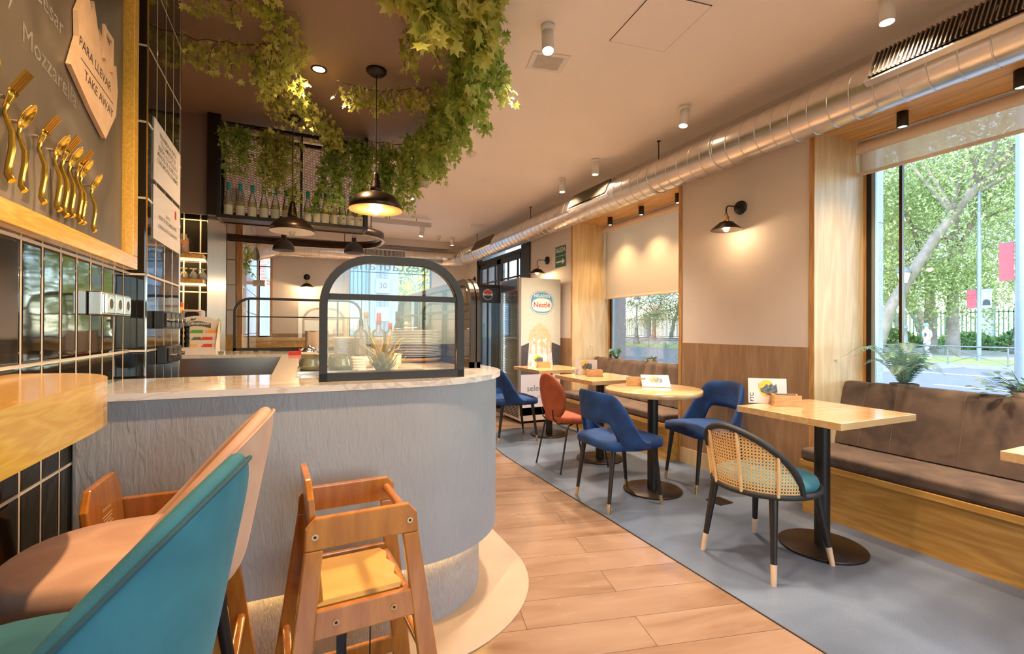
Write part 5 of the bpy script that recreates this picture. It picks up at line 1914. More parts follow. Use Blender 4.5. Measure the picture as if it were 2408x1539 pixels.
m.build('header_lettering', REDP, t)
MB().box(-.0004, 0, .06, D - .06, H - .145, H - .02).build('header_panel', plain('deep_blue_print', (.05, .10, .16), .3, noise=.1), t)
m = MB()
put_text(m, 'HELADOS', .04, (-.0012, .22, H - .08), (0, -1, 0), (0, 0, 1), bold=.01)
m.build('header_lettering', plain('sky_print', (.15, .5, .7), .4, noise=0), t)
# dessert poster printed on the side panel facing the room
U, V = (1, 0, 0), (0, 0, 1)
O = (0, -.0005, 0)
def dec(poly, mat, lay, nm, parent=t):
    m = MB()
    put_poly(m, poly, (0, -.0004 * lay, 0), U, V, .0003)
    return m.build(nm, mat, parent)
X0_, X1_ = .032, W - .001
dec([(X0_, .62), (X1_, .62), (X1_, H - .005), (X0_, H - .005)], plain('poster_cream', (.60, .60, .52), .4, noise=.03), 1, 'poster_ground')
dec([(X0_, .62), (X0_, .98)] + [(X0_ + (X1_ - X0_) * i / 12, .98 + .07 * math.sin(PI * (i / 12) * 1.0)) for i in range(13)] + [(X1_, .62)], plain('poster_plate', (.075, .07, .075), .35, noise=.2), 2, 'poster_plate')
dec([(X0_, .20), (X1_, .20), (X1_, .62), (X0_, .62)], plain('poster_lower', (.62, .60, .68), .4, noise=.02), 1, 'poster_lower')
CR = plain('poster_cream_dessert', (.74, .50, .32), .5, noise=.2, nscale=30)
CR2 = plain('poster_dessert_side', (.70, .66, .66), .5, noise=.2, nscale=18)
dec([(.12, .72), (.16, .66), (.42, .66), (.49, .72), (.455, 1.03), (.42, 1.10), (.18, 1.10), (.145, 1.03)], CR2, 3, 'poster_dessert')
m = MB()
random.seed(9)
k_ = 0
for cx, cz, r_ in ((.30, 1.235, .045), (.25, 1.20, .05), (.35, 1.20, .05), (.20, 1.155, .05), (.29, 1.16, .06), (.38, 1.15, .055), (.18, 1.11, .045), (.26, 1.10, .05), (.34, 1.105, .05), (.42, 1.105, .045), (.16, 1.06, .03), (.44, 1.05, .03), (.22, 1.02, .03), (.33, 1.0, .045), (.38, .97, .03)):
    put_poly(m, ellipse(r_, r_ * .8, 20, cx, cz), (0, -.0016 - .00004 * k_, 0), U, V, .0003)
    k_ += 1
for x0, z1 in ((.15, .88), (.23, .80), (.31, .84), (.39, .78), (.44, .9)):
    put_poly(m, [(x0, 1.06), (x0 + .03, 1.06), (x0 + .026, z1), (x0 + .013, z1 - .02), (x0 + .003, z1)], (0, -.0024, 0), U, V, .0002)
m.build('poster_cream_swirl', CR, t)
# oval brand badge
def oval(w, h, n=40, p=2.6, cx=0, cz=0):
    return [(cx + w * abs(math.cos(2 * PI * i / n)) ** (2 / p) * (1 if math.cos(2 * PI * i / n) > 0 else -1), cz + h * abs(math.sin(2 * PI * i / n)) ** (2 / p) * (1 if math.sin(2 * PI * i / n) > 0 else -1)) for i in range(n)]
BLU = plain('badge_blue', (.10, .32, .50), .35, noise=.05)
BLD = plain('badge_outline', (.14, .16, .2), .35, noise=0)
cx, cz = .325, 1.535
dec(oval(.175, .150, cx=cx, cz=cz), BLD, 2, 'badge_outline')
dec(oval(.170, .145, cx=cx, cz=cz), PAPER, 3, 'badge_white_ring')
dec(oval(.160, .136, cx=cx, cz=cz), BLU, 4, 'badge_blue')
dec(oval(.142, .085, cx=cx, cz=cz - .03), PAPER, 5, 'badge_white')
m = MB()
put_text(m, 'HELADOS', .053, (cx, -.0026, cz + .085), U, V, bold=.015)
m.build('lettering', PAPER, t)
m = MB()
put_text(m, 'Nestlé', .092, (cx, -.0030, cz - .03), U, V, bold=.015)
m.build('lettering', REDP, t)
m = MB()
put_text(m, 'seleccionado', .11, (.40, -.001, .44), U, V)
put_text(m, 'ahora', .09, (.42, -.001, .55), U, V)
put_text(m, 'con amor', .06, (.38, -.001, .34), U, V)
m.build('lettering', plain('slate_print', (.12, .14, .2), .5, noise=0), t)

# drinks fridge behind with its glass door standing open
t = thing('drinks_fridge', 'drinks fridge behind the ice-cream fridge, its glass door swung open', 'fridge', (2.615, 6.02, 0))
MB().box(.03, .57, 0, .5, .0, 1.80).build('fridge_body', plain('dark_fridge', (.05, .05, .055), .4, noise=.02), t)
DW = .405
m = MB().box(-DW, -.0, -.03, 0, 1.755, 1.80).box(-DW, -.0, -.03, 0, .10, .16).box(-DW, -DW + .022, -.03, 0, .16, 1.755).box(-.035, -.0, -.03, 0, .16, 1.755)
dd = m.build('fridge_door', BLACKM, t)
m = MB()
for k in range(70):
    m.box(-.030, -.006, -.0312, -.0301, .20 + .022 * k, .212 + .022 * k)
m.build('door_gasket', plain('grey_gasket', (.18, .17, .16), .5, noise=0), dd)
MB().box(-DW + .022, -.035, -.018, -.014, .16, 1.755).build('door_glass', glassy('blue_tinted_glass', (.72, .86, .92), 1.3), dd)
MB().box(-DW + .022, -.045, -.024, -.020, 1.55, 1.755).build('header_panel', plain('header_navy', (.035, .04, .06), .4, noise=.3, nscale=30), dd)
m = MB()
put_poly(m, ellipse(.072, .072, 36), (-.235, -.0245, 1.665), U, V, .0003)
m.build('badge_white', PAPER, dd)
m = MB()
put_poly(m, [(.066 * math.cos(R(a)), .066 * math.sin(R(a))) for a in range(12, 169, 6)], (-.235, -.0250, 1.665), U, V, .0003)
m.build('badge_red', REDP, dd)
m = MB()
put_poly(m, [(.066 * math.cos(R(a)), .066 * math.sin(R(a))) for a in range(192, 349, 6)], (-.235, -.0250, 1.665), U, V, .0003)
put_text(m, 'PEPSI', .043, (-.235, -.0255, 1.665), U, V, bold=.02)
m.build('badge_dark', INK, dd)
m = MB()
for k in range(60):
    m.box(-DW + .03, -DW + .036, -.022, -.019, .22 + .022 * k, .230 + .022 * k)
m.build('led_strip', LEDW, dd)
# exit sign
t = thing('exit_sign', 'green SALIDA exit sign with a white arrow beside the far wall lamp', 'sign', (XW - .001, 5.29, 2.04))
GRN = plain('sign_green', (.02, .14, .07), .4, noise=.03)
MB().box(-.004, 0, 0, .27, .135, .26).build('upper_plate', GRN, t)
MB().box(-.004, 0, 0, .27, -.02, .125).build('lower_plate', GRN, t)
m = MB()
put_text(m, 'SALIDA', .082, (-.0045, .135, .205), (0, -1, 0), (0, 0, 1), bold=.02, sx=.95)
m.build('lettering', PAPER, t)
m = MB()
put_poly(m, [(-.11, -.010), (.05, -.010), (.05, -.038), (.115, 0), (.05, .038), (.05, .010), (-.11, .010)], (-.0045, .135, .052), (0, -1, 0), (0, 0, 1))
m.build('arrow', PAPER, t)

# ================================================================== LAMPS
FIL = emis('filament', (1, .60, .22), 60)
SPOTM = emis('spot_lens', (1, .80, .52), 26)
def pendant(x, y, zr, rad, lab, inner, lit):
    t = thing('pendant_lamp', lab, 'lamp', (x, y, 0))
    s = rad / .175
    prof = [(.175 * s, zr), (.155 * s, zr + .045 * s), (.125 * s, zr + .085 * s), (.075 * s, zr + .105 * s), (.045 * s, zr + .112 * s), (.036 * s, zr + .12 * s)]
    MB().lathe(prof, 48).build('lamp_shade', inner[0], t, solid=.0016)
    ip = [(r_ - .003, z - .003) for r_, z in prof[:-1]]
    MB().lathe(ip, 48).build('shade_lining', inner[1], t)
    MB().lathe([(.0001, zr + .112 * s), (.036 * s, zr + .112 * s), (.036 * s, zr + .15 * s), (.030 * s, zr + .155 * s), (.033 * s, zr + .175 * s), (.027 * s, zr + .18 * s), (.029 * s, zr + .195 * s), (.022 * s, zr + .205 * s), (.022 * s, zr + .23 * s), (.008 * s, zr + .25 * s), (.0001, zr + .25 * s)], 24).build('socket_cap', BRONZE, t)
    MB().cyl((0, 0, zr + .25 * s), (0, 0, ZC - .05), .003, n=8).build('cord', BLACKM, t)
    MB().lathe([(.0001, ZC - .055), (.045, ZC - .05), (.062, ZC - .035), (.065, ZC - .0215), (.0001, ZC - .0215)], 28).build('ceiling_rose', BLACKM, t)
    b_ = MB().lathe([(.0001, zr - .035), (.016, zr - .028), (.026, zr - .005), (.027, zr + .02), (.016, zr + .06), (.013, zr + .085), (.0001, zr + .09)], 24).build('bulb', GLASSB, t)
    if lit:
        for k in range(6):
            a = 2 * PI * k / 6
            MB().tube([(math.cos(a) * .005, math.sin(a) * .005, zr + .05), (math.cos(a) * .013, math.sin(a) * .013, zr + .01), (math.cos(a) * .010, math.sin(a) * .010, zr - .018)], .0013, 5).build('filament', FIL, b_)
        lamp('POINT', 'pendant_light', (x, y, zr - .01), lit, (1, .58, .26), .03)
    return t
GLIN = plain('copper_lining', (.80, .42, .16), .4, noise=.03)
pendant(.466, 3.142, 1.965, .172, 'nearest black pendant lamp with a copper-lined shade and glowing filament bulb', (BRONZE, GLIN), 9)
pendant(-.03, 4.125, 1.962, .168, 'black pendant lamp with a white-lined shade before the bottle cage', (BRONZE, WHITEM), 0)
# hanging oval rail with two small domes
t = thing('ring_chandelier', 'large black oval ring rail hung from the ceiling beyond the bottle cage', 'lamp', (.0, 5.75, 2.2))
pts = []
for i in range(64):
    a = 2 * PI * i / 64
    ca, sa = math.cos(a), math.sin(a)
    pts.append((1.05 * abs(ca) ** .75 * (1 if ca > 0 else -1) - .12, .62 * abs(sa) ** .75 * (1 if sa > 0 else -1)))
m = MB()
rows = [[(x, y, z) for x, y in pts] for z in (0, .085)]
m.grid(rows, closed=True)
m.build('ring_band', BRONZE, t, solid=.012)
MB().grid([[(x * s_ - .12 * (s_ - 1) * 0, y * s_, -.002) for x, y in pts] for s_ in (.985, 1.012)], closed=True).build('ring_edge', plain('pale_edge', (.75, .68, .6), .4, noise=0), t)
for x, y in ((.55, .5), (-.75, .5), (.75, -.35), (-.85, -.35)):
    MB().cyl((x, y, .08), (x, y, ZC - 2.2), .004, n=8).build('hanger_rod', BLACKM, t)
def dome(x, y, z, lab):
    t = thing('dome_pendant', lab, 'lamp', (x, y, z))
    MB().lathe([(.115, 0), (.112, .03), (.098, .07), (.07, .105), (.035, .125), (.028, .135)], 40).build('lamp_shade', plain('charcoal_enamel', (.035, .032, .03), .5, noise=.1) if 'charcoal_enamel' not in MATS else MATS['charcoal_enamel'], t, solid=.002)
    MB().lathe([(.112, .002), (.108, .03), (.094, .068), (.066, .101), (.0001, .118)], 40).build('shade_lining', WHITEM, t)
    MB().lathe([(.028, .135), (.026, .18), (.02, .185), (.0001, .186)], 24).build('socket_cap', MATS['charcoal_enamel'], t)
    MB().tube([(.018, 0, .18), (.022, 0, .20), (0, 0, .225), (-.022, 0, .20), (-.018, 0, .18)], .0025, 6).build('hook_loop', BLACKM, t)
    MB().cyl((0, 0, .222), (0, 0, ZC - z), .003, n=8).build('cord', BLACKM, t)
dome(-.13, 5.95, 2.075, 'small charcoal dome pendant under the oval ring, left one')
dome(.63, 5.95, 2.10, 'small charcoal dome pendant under the oval ring, right one')

def wall_lamp(x, y, z, rz, lab, lit=6):
    # local: wall plane at x=0 facing -x
    t = thing('wall_lamp', lab, 'lamp', (x, y, z), rz)
    MB().lathe([(.0001, 0), (.052, 0), (.055, .006), (.05, .022), (.0001, .024)], 36).xf(Matrix.Rotation(R(-90), 4, 'Y')).build('backplate', BLACKM, t)
    MB().cyl((-.024, 0, 0), (-.033, 0, 0), .012, n=16).build('hub', BLACKM, t)
    ax = -.165
    MB().tube([(-.03, 0, 0), (-.13, 0, 0), (-.152, 0, -.006), (-.163, 0, -.022), (ax, 0, -.06)], .0055, 10).build('arm', BLACKM, t)
    MB().lathe([(.0001, -.06), (.010, -.062), (.014, -.08), (.022, -.088), (.021, -.112), (.024, -.115), (.024, -.13), (.0001, -.13)], 24, (ax, 0, 0)).build('socket', BRASS, t)
    MB().lathe([(.024, -.128), (.05, -.133), (.055, -.14), (.108, -.185), (.112, -.192)], 44, (ax, 0, 0)).build('lamp_shade', BRONZE, t, solid=.0015)
    MB().lathe([(.0001, -.130), (.012, -.14), (.022, -.165), (.024, -.18), (.015, -.20), (.0001, -.206)], 20, (ax, 0, 0)).build('bulb', emis('lit_bulb', (1, .74, .45), 22) if 'lit_bulb' not in MATS else MATS['lit_bulb'], t)
    p = Matrix.Rotation(rz, 4, 'Z') @ Vector((ax, 0, -.215))
    lamp('POINT', 'wall_lamp_light', (x + p.x, y + p.y, z + p.z), lit, (1, .68, .38), .02)
wall_lamp(XW - .0005, 2.632, 2.163, 0, 'black and brass wall lamp on the cream pier between the two niches', 1.0)
wall_lamp(XW - .0005, 5.78, 2.154, 0, 'lit brass wall lamp above the ice-cream fridge', 2.2)
wall_lamp(.175, YB - .0005, 2.11, R(90), 'black wall lamp on the far back wall panel', 4)
wall_lamp(XW - .0005, 8.72, 2.16, 0, 'wall lamp past the street door, mostly hidden by its frame', 2)

def track_spot(x, y, tgt, lab, e, z=None, length=.13, lit=True, r_=.032, cone=95):
    z = ZC if z is None else z
    t = thing('ceiling_spotlight', lab, 'spotlight', (x, y, z))
    MB().lathe([(.0001, -.0005), (.038, -.0005), (.038, -.022), (.030, -.028), (.0001, -.028)][::-1], 28).build('mount', WHITEP, t)
    MB().cyl((0, 0, -.028), (0, 0, -.062), .009, n=12).build('stem', WHITEP, t)
    d = (Vector(tgt) - Vector((x, y, z - .09))).normalized()
    c = Vector((0, 0, -.085))
    a, b = c - d * length * .45, c + d * length * .55
    MB().cyl(a, b, r_, n=28, cap=False).cyl(a, a + d * .001, r_, n=28).build('spot_body', WHITEP, t, solid=.003)
    MB().cyl(b - d * .012, b - d * .010, r_ - .004, n=24).build('spot_lens', SPOTM if lit else WHITEM, t)
    if lit:
        w = Vector((x, y, z)) + b + d * .004
        lamp('SPOT', 'spot_light', w, e * 1.75, (1, .80, .62), .09, target=w + d, spot=R(cone), blend=.9)
track_spot(1.266, 2.305, (1.10, 1.90, 1.2), 'white ceiling spotlight aimed aside next to the square ceiling vent', 60, cone=75)
track_spot(2.66, 2.70, (2.15, 2.6, 0), 'white ceiling spotlight above the round table, beside the duct', 48, cone=62)
track_spot(2.70, 3.92, (2.55, 3.85, 0), 'white ceiling spotlight third along the duct from the camera', 60)
track_spot(2.71, 4.58, (2.6, 4.5, 0), 'white ceiling spotlight fourth along the duct from the camera', 60)
track_spot(2.67, 1.36, (2.62, 1.30, 0), 'nearest white ceiling spotlight, at the top picture edge by the duct', 45)
track_spot(2.62, 8.4, (2.6, 8.3, 0), 'far white ceiling spotlight beside the small dome camera', 70)
track_spot(2.67, .0, (2.5, 0, 0), 'added fill spotlight outside the view beside the duct', 45)  # unseen spot, added to brighten the room
for x, y in ((1.35, .3), (1.2, -1.2), (-.0, -.9), (2.4, -1.8)):  # unseen spots added around the camera as fill light
    track_spot(x, y, (x, y + .05, 0), {.3: 'added fill spotlight overhead, just above the viewer', -1.2: 'added fill spotlight behind the viewer in the middle of the aisle', -.9: 'added fill spotlight behind the viewer near the tiled wall', -1.8: 'added fill spotlight behind the viewer near the window side'}[y], 30)
def trackrail(x0, x1, y, lab, n, tx, lit):
    t = thing('light_track', lab, 'light track', ((x0 + x1) / 2, y, 2.79))
    h = (x1 - x0) / 2
    MB().box(-h, h, -.03, .03, -.018, .045).build('rail', plain('pale_rail', (.62, .58, .54), .4, .2, noise=.03) if 'pale_rail' not in MATS else MATS['pale_rail'], t)
    MB().box(-h + .01, h - .01, -.006, .006, -.0195, -.0185).build('conductor_slot', BLACKM, t)
    for q in (-.4 * h, .5 * h):
        MB().cyl((q, 0, .022), (q, 0, ZC - 2.79), .004, n=8).build('hanger_rod', DARKF, t)
    track_spot(tx, y, (tx - .3, y - .15, 1.2), lab.replace('light track', 'spotlight on the track').replace('pale ', 'white '), 60, z=2.771, lit=lit)
trackrail(.45, 1.33, 5.17, 'pale light track seen right of the nearest pendant lamp', 1, 1.17, True)
trackrail(1.0, 1.90, 7.2, 'pale light track farther back over the room, below the first', 1, 1.76, True)
track_spot(.55, 6.9, (.4, 6.5, 1), 'small spotlight seen under the bottle cage', 50)
track_spot(1.12, 8.1, (1.1, 8.0, 1), 'pale spotlight inside the outline of the oval ring', 60)
# recessed downlights over the bar in the dark ceiling
def downlight(x, y, z, lab, e):
    t = thing('recessed_downlight', lab, 'downlight', (x, y, z))
    MB().lathe([(.036, 0), (.05, 0), (.05, -.004), (.040, -.006), (.036, -.004)], 32, closed=True).build('bezel', BRONZE, t)
    MB().cyl((0, 0, -.0005), (0, 0, -.002), .036, n=24).build('spot_lens', SPOTM, t)
    lamp('SPOT', 'downlight_beam', (x, y, z - .06), e, (1, .64, .34), .03, target=(x, y, 0), spot=R(125), blend=.9)
downlight(.126, 3.284, ZC - .0205, 'bright recessed downlight in the dark ceiling among the ivy', 42)
downlight(.10, 1.2, ZC - .0205, 'added downlight in the dark ceiling out of view, lighting the ivy', 75)  # unseen lamp added to light the ivy from the near side
# black can lights in the niche soffits
def can(x, y, lab):
    t = thing('can_light', lab, 'downlight', (x, y, 2.5495))
    MB().cyl((0, 0, 0), (0, 0, -.095), .028, n=28, cap=False).cyl((0, 0, 0), (0, 0, -.002), .028, n=28).build('can_body', DARKF, t, solid=.003)
    MB().cyl((0, 0, -.085), (0, 0, -.087), .024, n=24).build('spot_lens', SPOTM, t)
    lamp('SPOT', 'can_beam', (x, y, 2.55 - .092), 22, (1, .72, .42), .02, target=(x, y, 0), spot=R(105), blend=.9)
can(3.40, 1.645, 'black cylinder downlight in the right niche soffit, left one')
can(3.40, 1.12, 'black cylinder downlight in the right niche soffit, at the picture edge')
can(3.445, 4.69, 'black cylinder downlight in the far niche soffit, left one')
can(3.445, 4.125, 'black cylinder downlight in the far niche soffit, middle one')
can(3.445, 3.575, 'black cylinder downlight in the far niche soffit, right one')
# ceiling vent, detectors, camera
t = thing('ceiling_vent', 'square white ceiling vent just right of the nearest spotlight', 'vent', (1.44, 2.62, ZC), R(-12))
MB().box(-.12, .12, -.10, .10, -.006, -.0005).build('vent_frame', WHITEP, t, bevel=.002)
MB().box(-.085, .085, -.07, .07, -.0075, -.0062).build('vent_grid', plain('vent_grey', (.5, .46, .42), .5, noise=.1), t)
t = thing('smoke_detector', 'small round smoke detector on the cream ceiling', 'detector', (1.525, 4.29, ZC))
MB().lathe([(.0001, -.045), (.02, -.042), (.03, -.03), (.048, -.02), (.05, -.0005), (.0001, -.0005)], 28).build('detector_body', WHITEP, t)
t = thing('ceiling_vent', 'small flat vent far down the ceiling near the duct', 'vent', (2.70, 7.25, ZC), R(-12))
MB().box(-.12, .12, -.09, .09, -.006, -.0005).build('vent_frame', WHITEP, t)
t = thing('security_camera', 'tiny dome security camera beside the far ceiling spotlight', 'camera', (2.36, 8.4, ZC))
MB().lathe([(.0001, -.075), (.03, -.065), (.04, -.045), (.04, -.0005), (.0001, -.0005)], 24).build('camera_body', WHITEP, t)
MB().lathe([(.0001, -.0765), (.016, -.074), (.016, -.070), (.0001, -.07)], 16, (0, -.004, 0)).build('camera_lens', BLACKM, t)
t = thing('wall_cylinder_lamp', 'small cylinder lamp sticking out from the white tiled side wall', 'lamp', (-.598, 7.6, 1.83))
MB().cyl((0, 0, 0), (.05, 0, 0), .02, n=16).build('mount', WHITEP, t)
MB().cyl((.05, 0, 0), (.20, -.02, 0), .042, n=24).build('lamp_body', plain('beige_lamp', (.5, .42, .34), .4, noise=.02), t)
MB().cyl((.20, -.02, 0), (.203, -.0204, 0), .036, n=20).build('lamp_lens', emis('amber_lens', (1, .45, .12), 4), t)
# ================================================================== IVY
LEAF = [(0, 0), (.18, .10), (.50, .02), (.30, .34), (.46, .62), (.16, .58), (0, 1.0), (-.16, .58), (-.46, .62), (-.30, .34), (-.50, .02), (-.18, .10)]
def add_leaf(m, p, d, nrm, s, fold=.18):
    d = d.normalized()
    side = d.cross(nrm)
    if side.length < 1e-4:
        side = d.orthogonal()
    side.normalize()
    nn = side.cross(d).normalized()
    vs = [p + side * (u * s) + d * (v * s) + nn * (abs(u) * fold * s - (v * v) * .15 * s) for u, v in LEAF]
    c = p + d * (.42 * s)
    vs.append(c)
    k = len(LEAF)
    m.add(vs, [(i, (i + 1) % k, k) for i in range(k)], True)
rnd = random.Random(21)
def garland(path, dens, spread, lab, drop=.10, size=.055, mat=None, trails=0, tl=.3, up=0.):
    """path: 3D polyline of the main vine under the ceiling; leaves hang round it, trails hang down."""
    t = thing('ivy_garland', lab, 'ivy', path[0])
    o = Vector(path[0])
    P = [Vector(p) - o for p in path]
    lens = [(P[i + 1] - P[i]).length for i in range(len(P) - 1)]
    tot = sum(lens)
    def at(s):
        for i, l in enumerate(lens):
            if s <= l or i == len(lens) - 1:
                return P[i].lerp(P[i + 1], min(1, s / l))
            s -= l
    st, lf = MB(), MB()
    n = max(6, int(tot / .05))
    main = []
    for i in range(n + 1):
        q = at(tot * i / n)
        main.append(q + Vector((rnd.uniform(-1, 1) * .012, rnd.uniform(-1, 1) * .012, -.02 - rnd.random() * .02)))
    st.tube(main, .0035, 5)
    runs = [(main, spread, dens)]
    for k in range(trails):
        s = tot * (k + rnd.random()) / trails
        b = at(s) + Vector((rnd.uniform(-.5, .5) * spread, rnd.uniform(-.5, .5) * spread, -.03))
        L = tl * rnd.uniform(.45, 1.1)
        m_ = max(4, int(L / .04))
        dx, dy = rnd.uniform(-.25, .25), rnd.uniform(-.25, .25)
        tr = [b + Vector((dx * L * (i / m_) + .012 * math.sin(i * 1.3 + k), dy * L * (i / m_) + .012 * math.cos(i * 1.7 + k), -L * i / m_)) for i in range(m_ + 1)]
        st.tube(tr, .0018, 4)
        runs.append((tr, .035, dens * .75))
    for pts, sp, dn in runs:
        L = sum((pts[i + 1] - pts[i]).length for i in range(len(pts) - 1))
        for k in range(int(L * dn * .8)):
            i = rnd.randrange(len(pts) - 1)
            q = pts[i].lerp(pts[i + 1], rnd.random())
            a = rnd.uniform(0, 2 * PI)
            off = Vector((math.cos(a), math.sin(a), 0)) * sp * math.sqrt(rnd.random())
            off.z = -drop * rnd.random() * (1 if sp > .04 else .3) + (.01 if sp > .04 else 0)
            d = Vector((math.cos(a) * rnd.uniform(.1, .9), math.sin(a) * rnd.uniform(.1, .9), -rnd.uniform(.2, 1)))
            nrm = Vector((rnd.uniform(-1, 1), rnd.uniform(-1, 1), rnd.uniform(-.6, 1)))
            s = size * rnd.uniform(.55, 1.2) * (.78 if size < .06 else 1)
            p = q + off
            zt = ZC - .03 - o.z
            if p.z > zt:
                p.z = zt
            if rnd.random() < .35:
                st.tube([q, q.lerp(p, .6) + Vector((0, 0, .006)), p], .0009, 3)
            add_leaf(lf, p, d, nrm, s)
    st.build('stem', plain('ivy_stem', (.12, .13, .03), .7, noise=.1) if 'ivy_stem' not in MATS else MATS['ivy_stem'], t)
    lf.build('leaves', mat or IVY, t)
    return t
Zc = ZC - .045
# thick garland along the edge of the dark ceiling
garland([(.74, 2.02, Zc), (.80, 2.12, Zc), (.88, 2.32, Zc), (.92, 2.7, Zc)], 430, .12, 'thick ivy garland along the dark ceiling edge, middle stretch with long trails', .22, .058, IVYD, 24, .42)
garland([(.94, 2.7, Zc), (.95, 3.2, Zc), (.93, 3.75, Zc), (.88, 4.1, Zc)], 400, .12, 'thick ivy garland along the dark ceiling edge, far stretch toward the cage', .22, .055, IVYD, 26, .45)
# garlands across
garland([(.30, 1.80, Zc - .1), (.42, 1.88, Zc - .12), (.56, 1.90, Zc - .1), (.80, 1.95, Zc - .02)], 250, .08, 'bright green ivy spray hanging low over the counter near the top edge', .16, .072, IVY, 12, .36)
garland([(.40, 2.05, Zc), (.28, 2.15, Zc), (.05, 2.10, Zc), (-.15, 2.28, Zc)], 200, .08, 'ivy strand crossing the dark ceiling nearest the camera', .10, .05, IVY, 7, .2)
garland([(-.15, 2.28, Zc), (-.38, 2.15, Zc), (-.56, 2.35, Zc)], 300, .09, 'yellowish ivy bunch in the upper left beside the tiled pilaster', .14, .052, IVY, 8, .16)
garland([(-.15, 2.30, Zc), (-.12, 2.62, Zc), (-.02, 2.95, Zc), (-.06, 3.2, Zc)], 280, .09, 'ivy strand running along the ceiling toward the bright downlight', .13, .05, IVY, 9, .18)
garland([(-.62, 3.15, Zc), (-.35, 3.10, Zc), (-.16, 3.02, Zc), (-.06, 3.2, Zc)], 240, .08, 'ivy strand from the left joining the bunch at the downlight', .12, .05, IVY, 9, .18)
garland([(-.62, 2.72, Zc), (-.42, 2.66, Zc), (-.22, 2.70, Zc)], 150, .06, 'thin ivy strand on the dark ceiling left of the downlight', .09, .05, IVY, 4, .12)
garland([(.28, 3.30, Zc), (.42, 3.32, Zc), (.60, 3.25, Zc), (.90, 3.05, Zc)], 260, .07, 'ivy strand crossing behind the nearest pendant lamp cord', .11, .05, IVY, 9, .16)
garland([(-.02, 3.30, Zc), (.03, 3.55, Zc), (.18, 3.85, Zc), (.30, 4.15, Zc)], 260, .08, 'ivy strand running from the downlight back to the bottle cage', .14, .05, IVY, 9, .2)
garland([(-.10, 3.10, Zc), (-.18, 3.45, Zc), (-.12, 3.75, Zc)], 200, .07, 'short ivy strand behind the second pendant lamp rose', .16, .048, IVY, 8, .18)
garland([(.52, 1.95, Zc), (.58, 2.3, Zc), (.56, 2.62, Zc)], 200, .06, 'narrow ivy tail hanging in front of the nearest pendant cord', .12, .05, IVY, 7, .28)
# hanging from the cage
garland([(.22, 4.22, Zc), (.50, 4.24, Zc), (.85, 4.18, Zc)], 420, .10, 'dark ivy hanging over the right half of the bottle cage', .26, .05, IVYD, 22, .55)
garland([(-.54, 4.26, Zc - .03), (-.31, 4.26, Zc - .03)], 330, .06, 'small green ivy bunch over the left corner of the bottle cage', .14, .045, IVYD, 9, .36)
garland([(-.27, 4.26, Zc - .03), (-.02, 4.26, Zc - .03)], 330, .06, 'yellowed ivy hanging down the middle of the bottle cage', .16, .045, IVY, 13, .62)
garland([(-.60, 6.72, 2.35), (-.56, 6.78, 2.2), (-.57, 6.9, 2.05)], 300, .05, 'small ivy bunch on the edge of the white tiled corner', .1, .045, IVYD, 3, .2)

# ================================================================== WINDOW PLANTS
def frond(m, base, az, ln, rise, w, n=16):
    pts = []
    for i in range(n + 1):
        s = i / n
        r_ = ln * s
        z = rise * math.sin(min(1, s * 1.15) * PI * .62) - .30 * ln * s * s
        pts.append(base + Vector((math.cos(az) * r_, math.sin(az) * r_, z)))
    m.tube(pts, [.0022 * (1 - .7 * i / n) for i in range(n + 1)], 4)
    for i in range(2, n + 1):
        d = (pts[i] - pts[i - 1]).normalized()
        sd = Vector((-math.sin(az), math.cos(az), 0))
        s = i / n
        L = w * math.sin(PI * min(.97, .12 + s * .86))
        for sg in (-1, 1):
            for q in (0, .5):
                p = pts[i - 1].lerp(pts[i], q)
                tip = p + sd * sg * L + d * L * .55 + Vector((0, 0, -.25 * L))
                wd = d * .006 * (1 - .3 * s)
                mid = p.lerp(tip, .5)
                m.add([p, mid + wd, tip, mid - wd], [(0, 1, 2, 3)])
def fern(x, y, z, s, nf, lab, pot=True, seed=1, pr=.065, hh=.10):
    rn = random.Random(seed)
    t = thing('potted_fern', lab, 'plant', (x, y, z))
    if pot:
        prof = [(.0001, 0), (pr * .8, 0), (pr, hh), (pr * .93, hh), (pr * .9, hh - .02), (.0001, hh - .022)]
        MB().lathe(prof, 40).build('pot', plain('ribbed_pot', (.20, .15, .11), .7, noise=.2) if 'ribbed_pot' not in MATS else MATS['ribbed_pot'], t)
        m = MB()
        for i in range(36):
            a = 2 * PI * i / 36
            m.tube([(math.cos(a) * pr * .81, math.sin(a) * pr * .81, .003), (math.cos(a) * pr, math.sin(a) * pr, hh - .004)], .0028, 4)
        m.build('pot_rib', MATS['ribbed_pot'], t)
    m = MB()
    for k in range(nf):
        az = 2 * PI * k / nf + rn.uniform(-.25, .25)
        ln = s * rn.uniform(.7, 1.1)
        # keep clear of the glass
        if math.cos(az) > .2:
            ln *= .42
        frond(m, Vector((0, 0, hh - .015 if pot else .02)), az, ln, s * rn.uniform(.45, 1.0), s * .19)
    m.build('frond', FERNM, t)
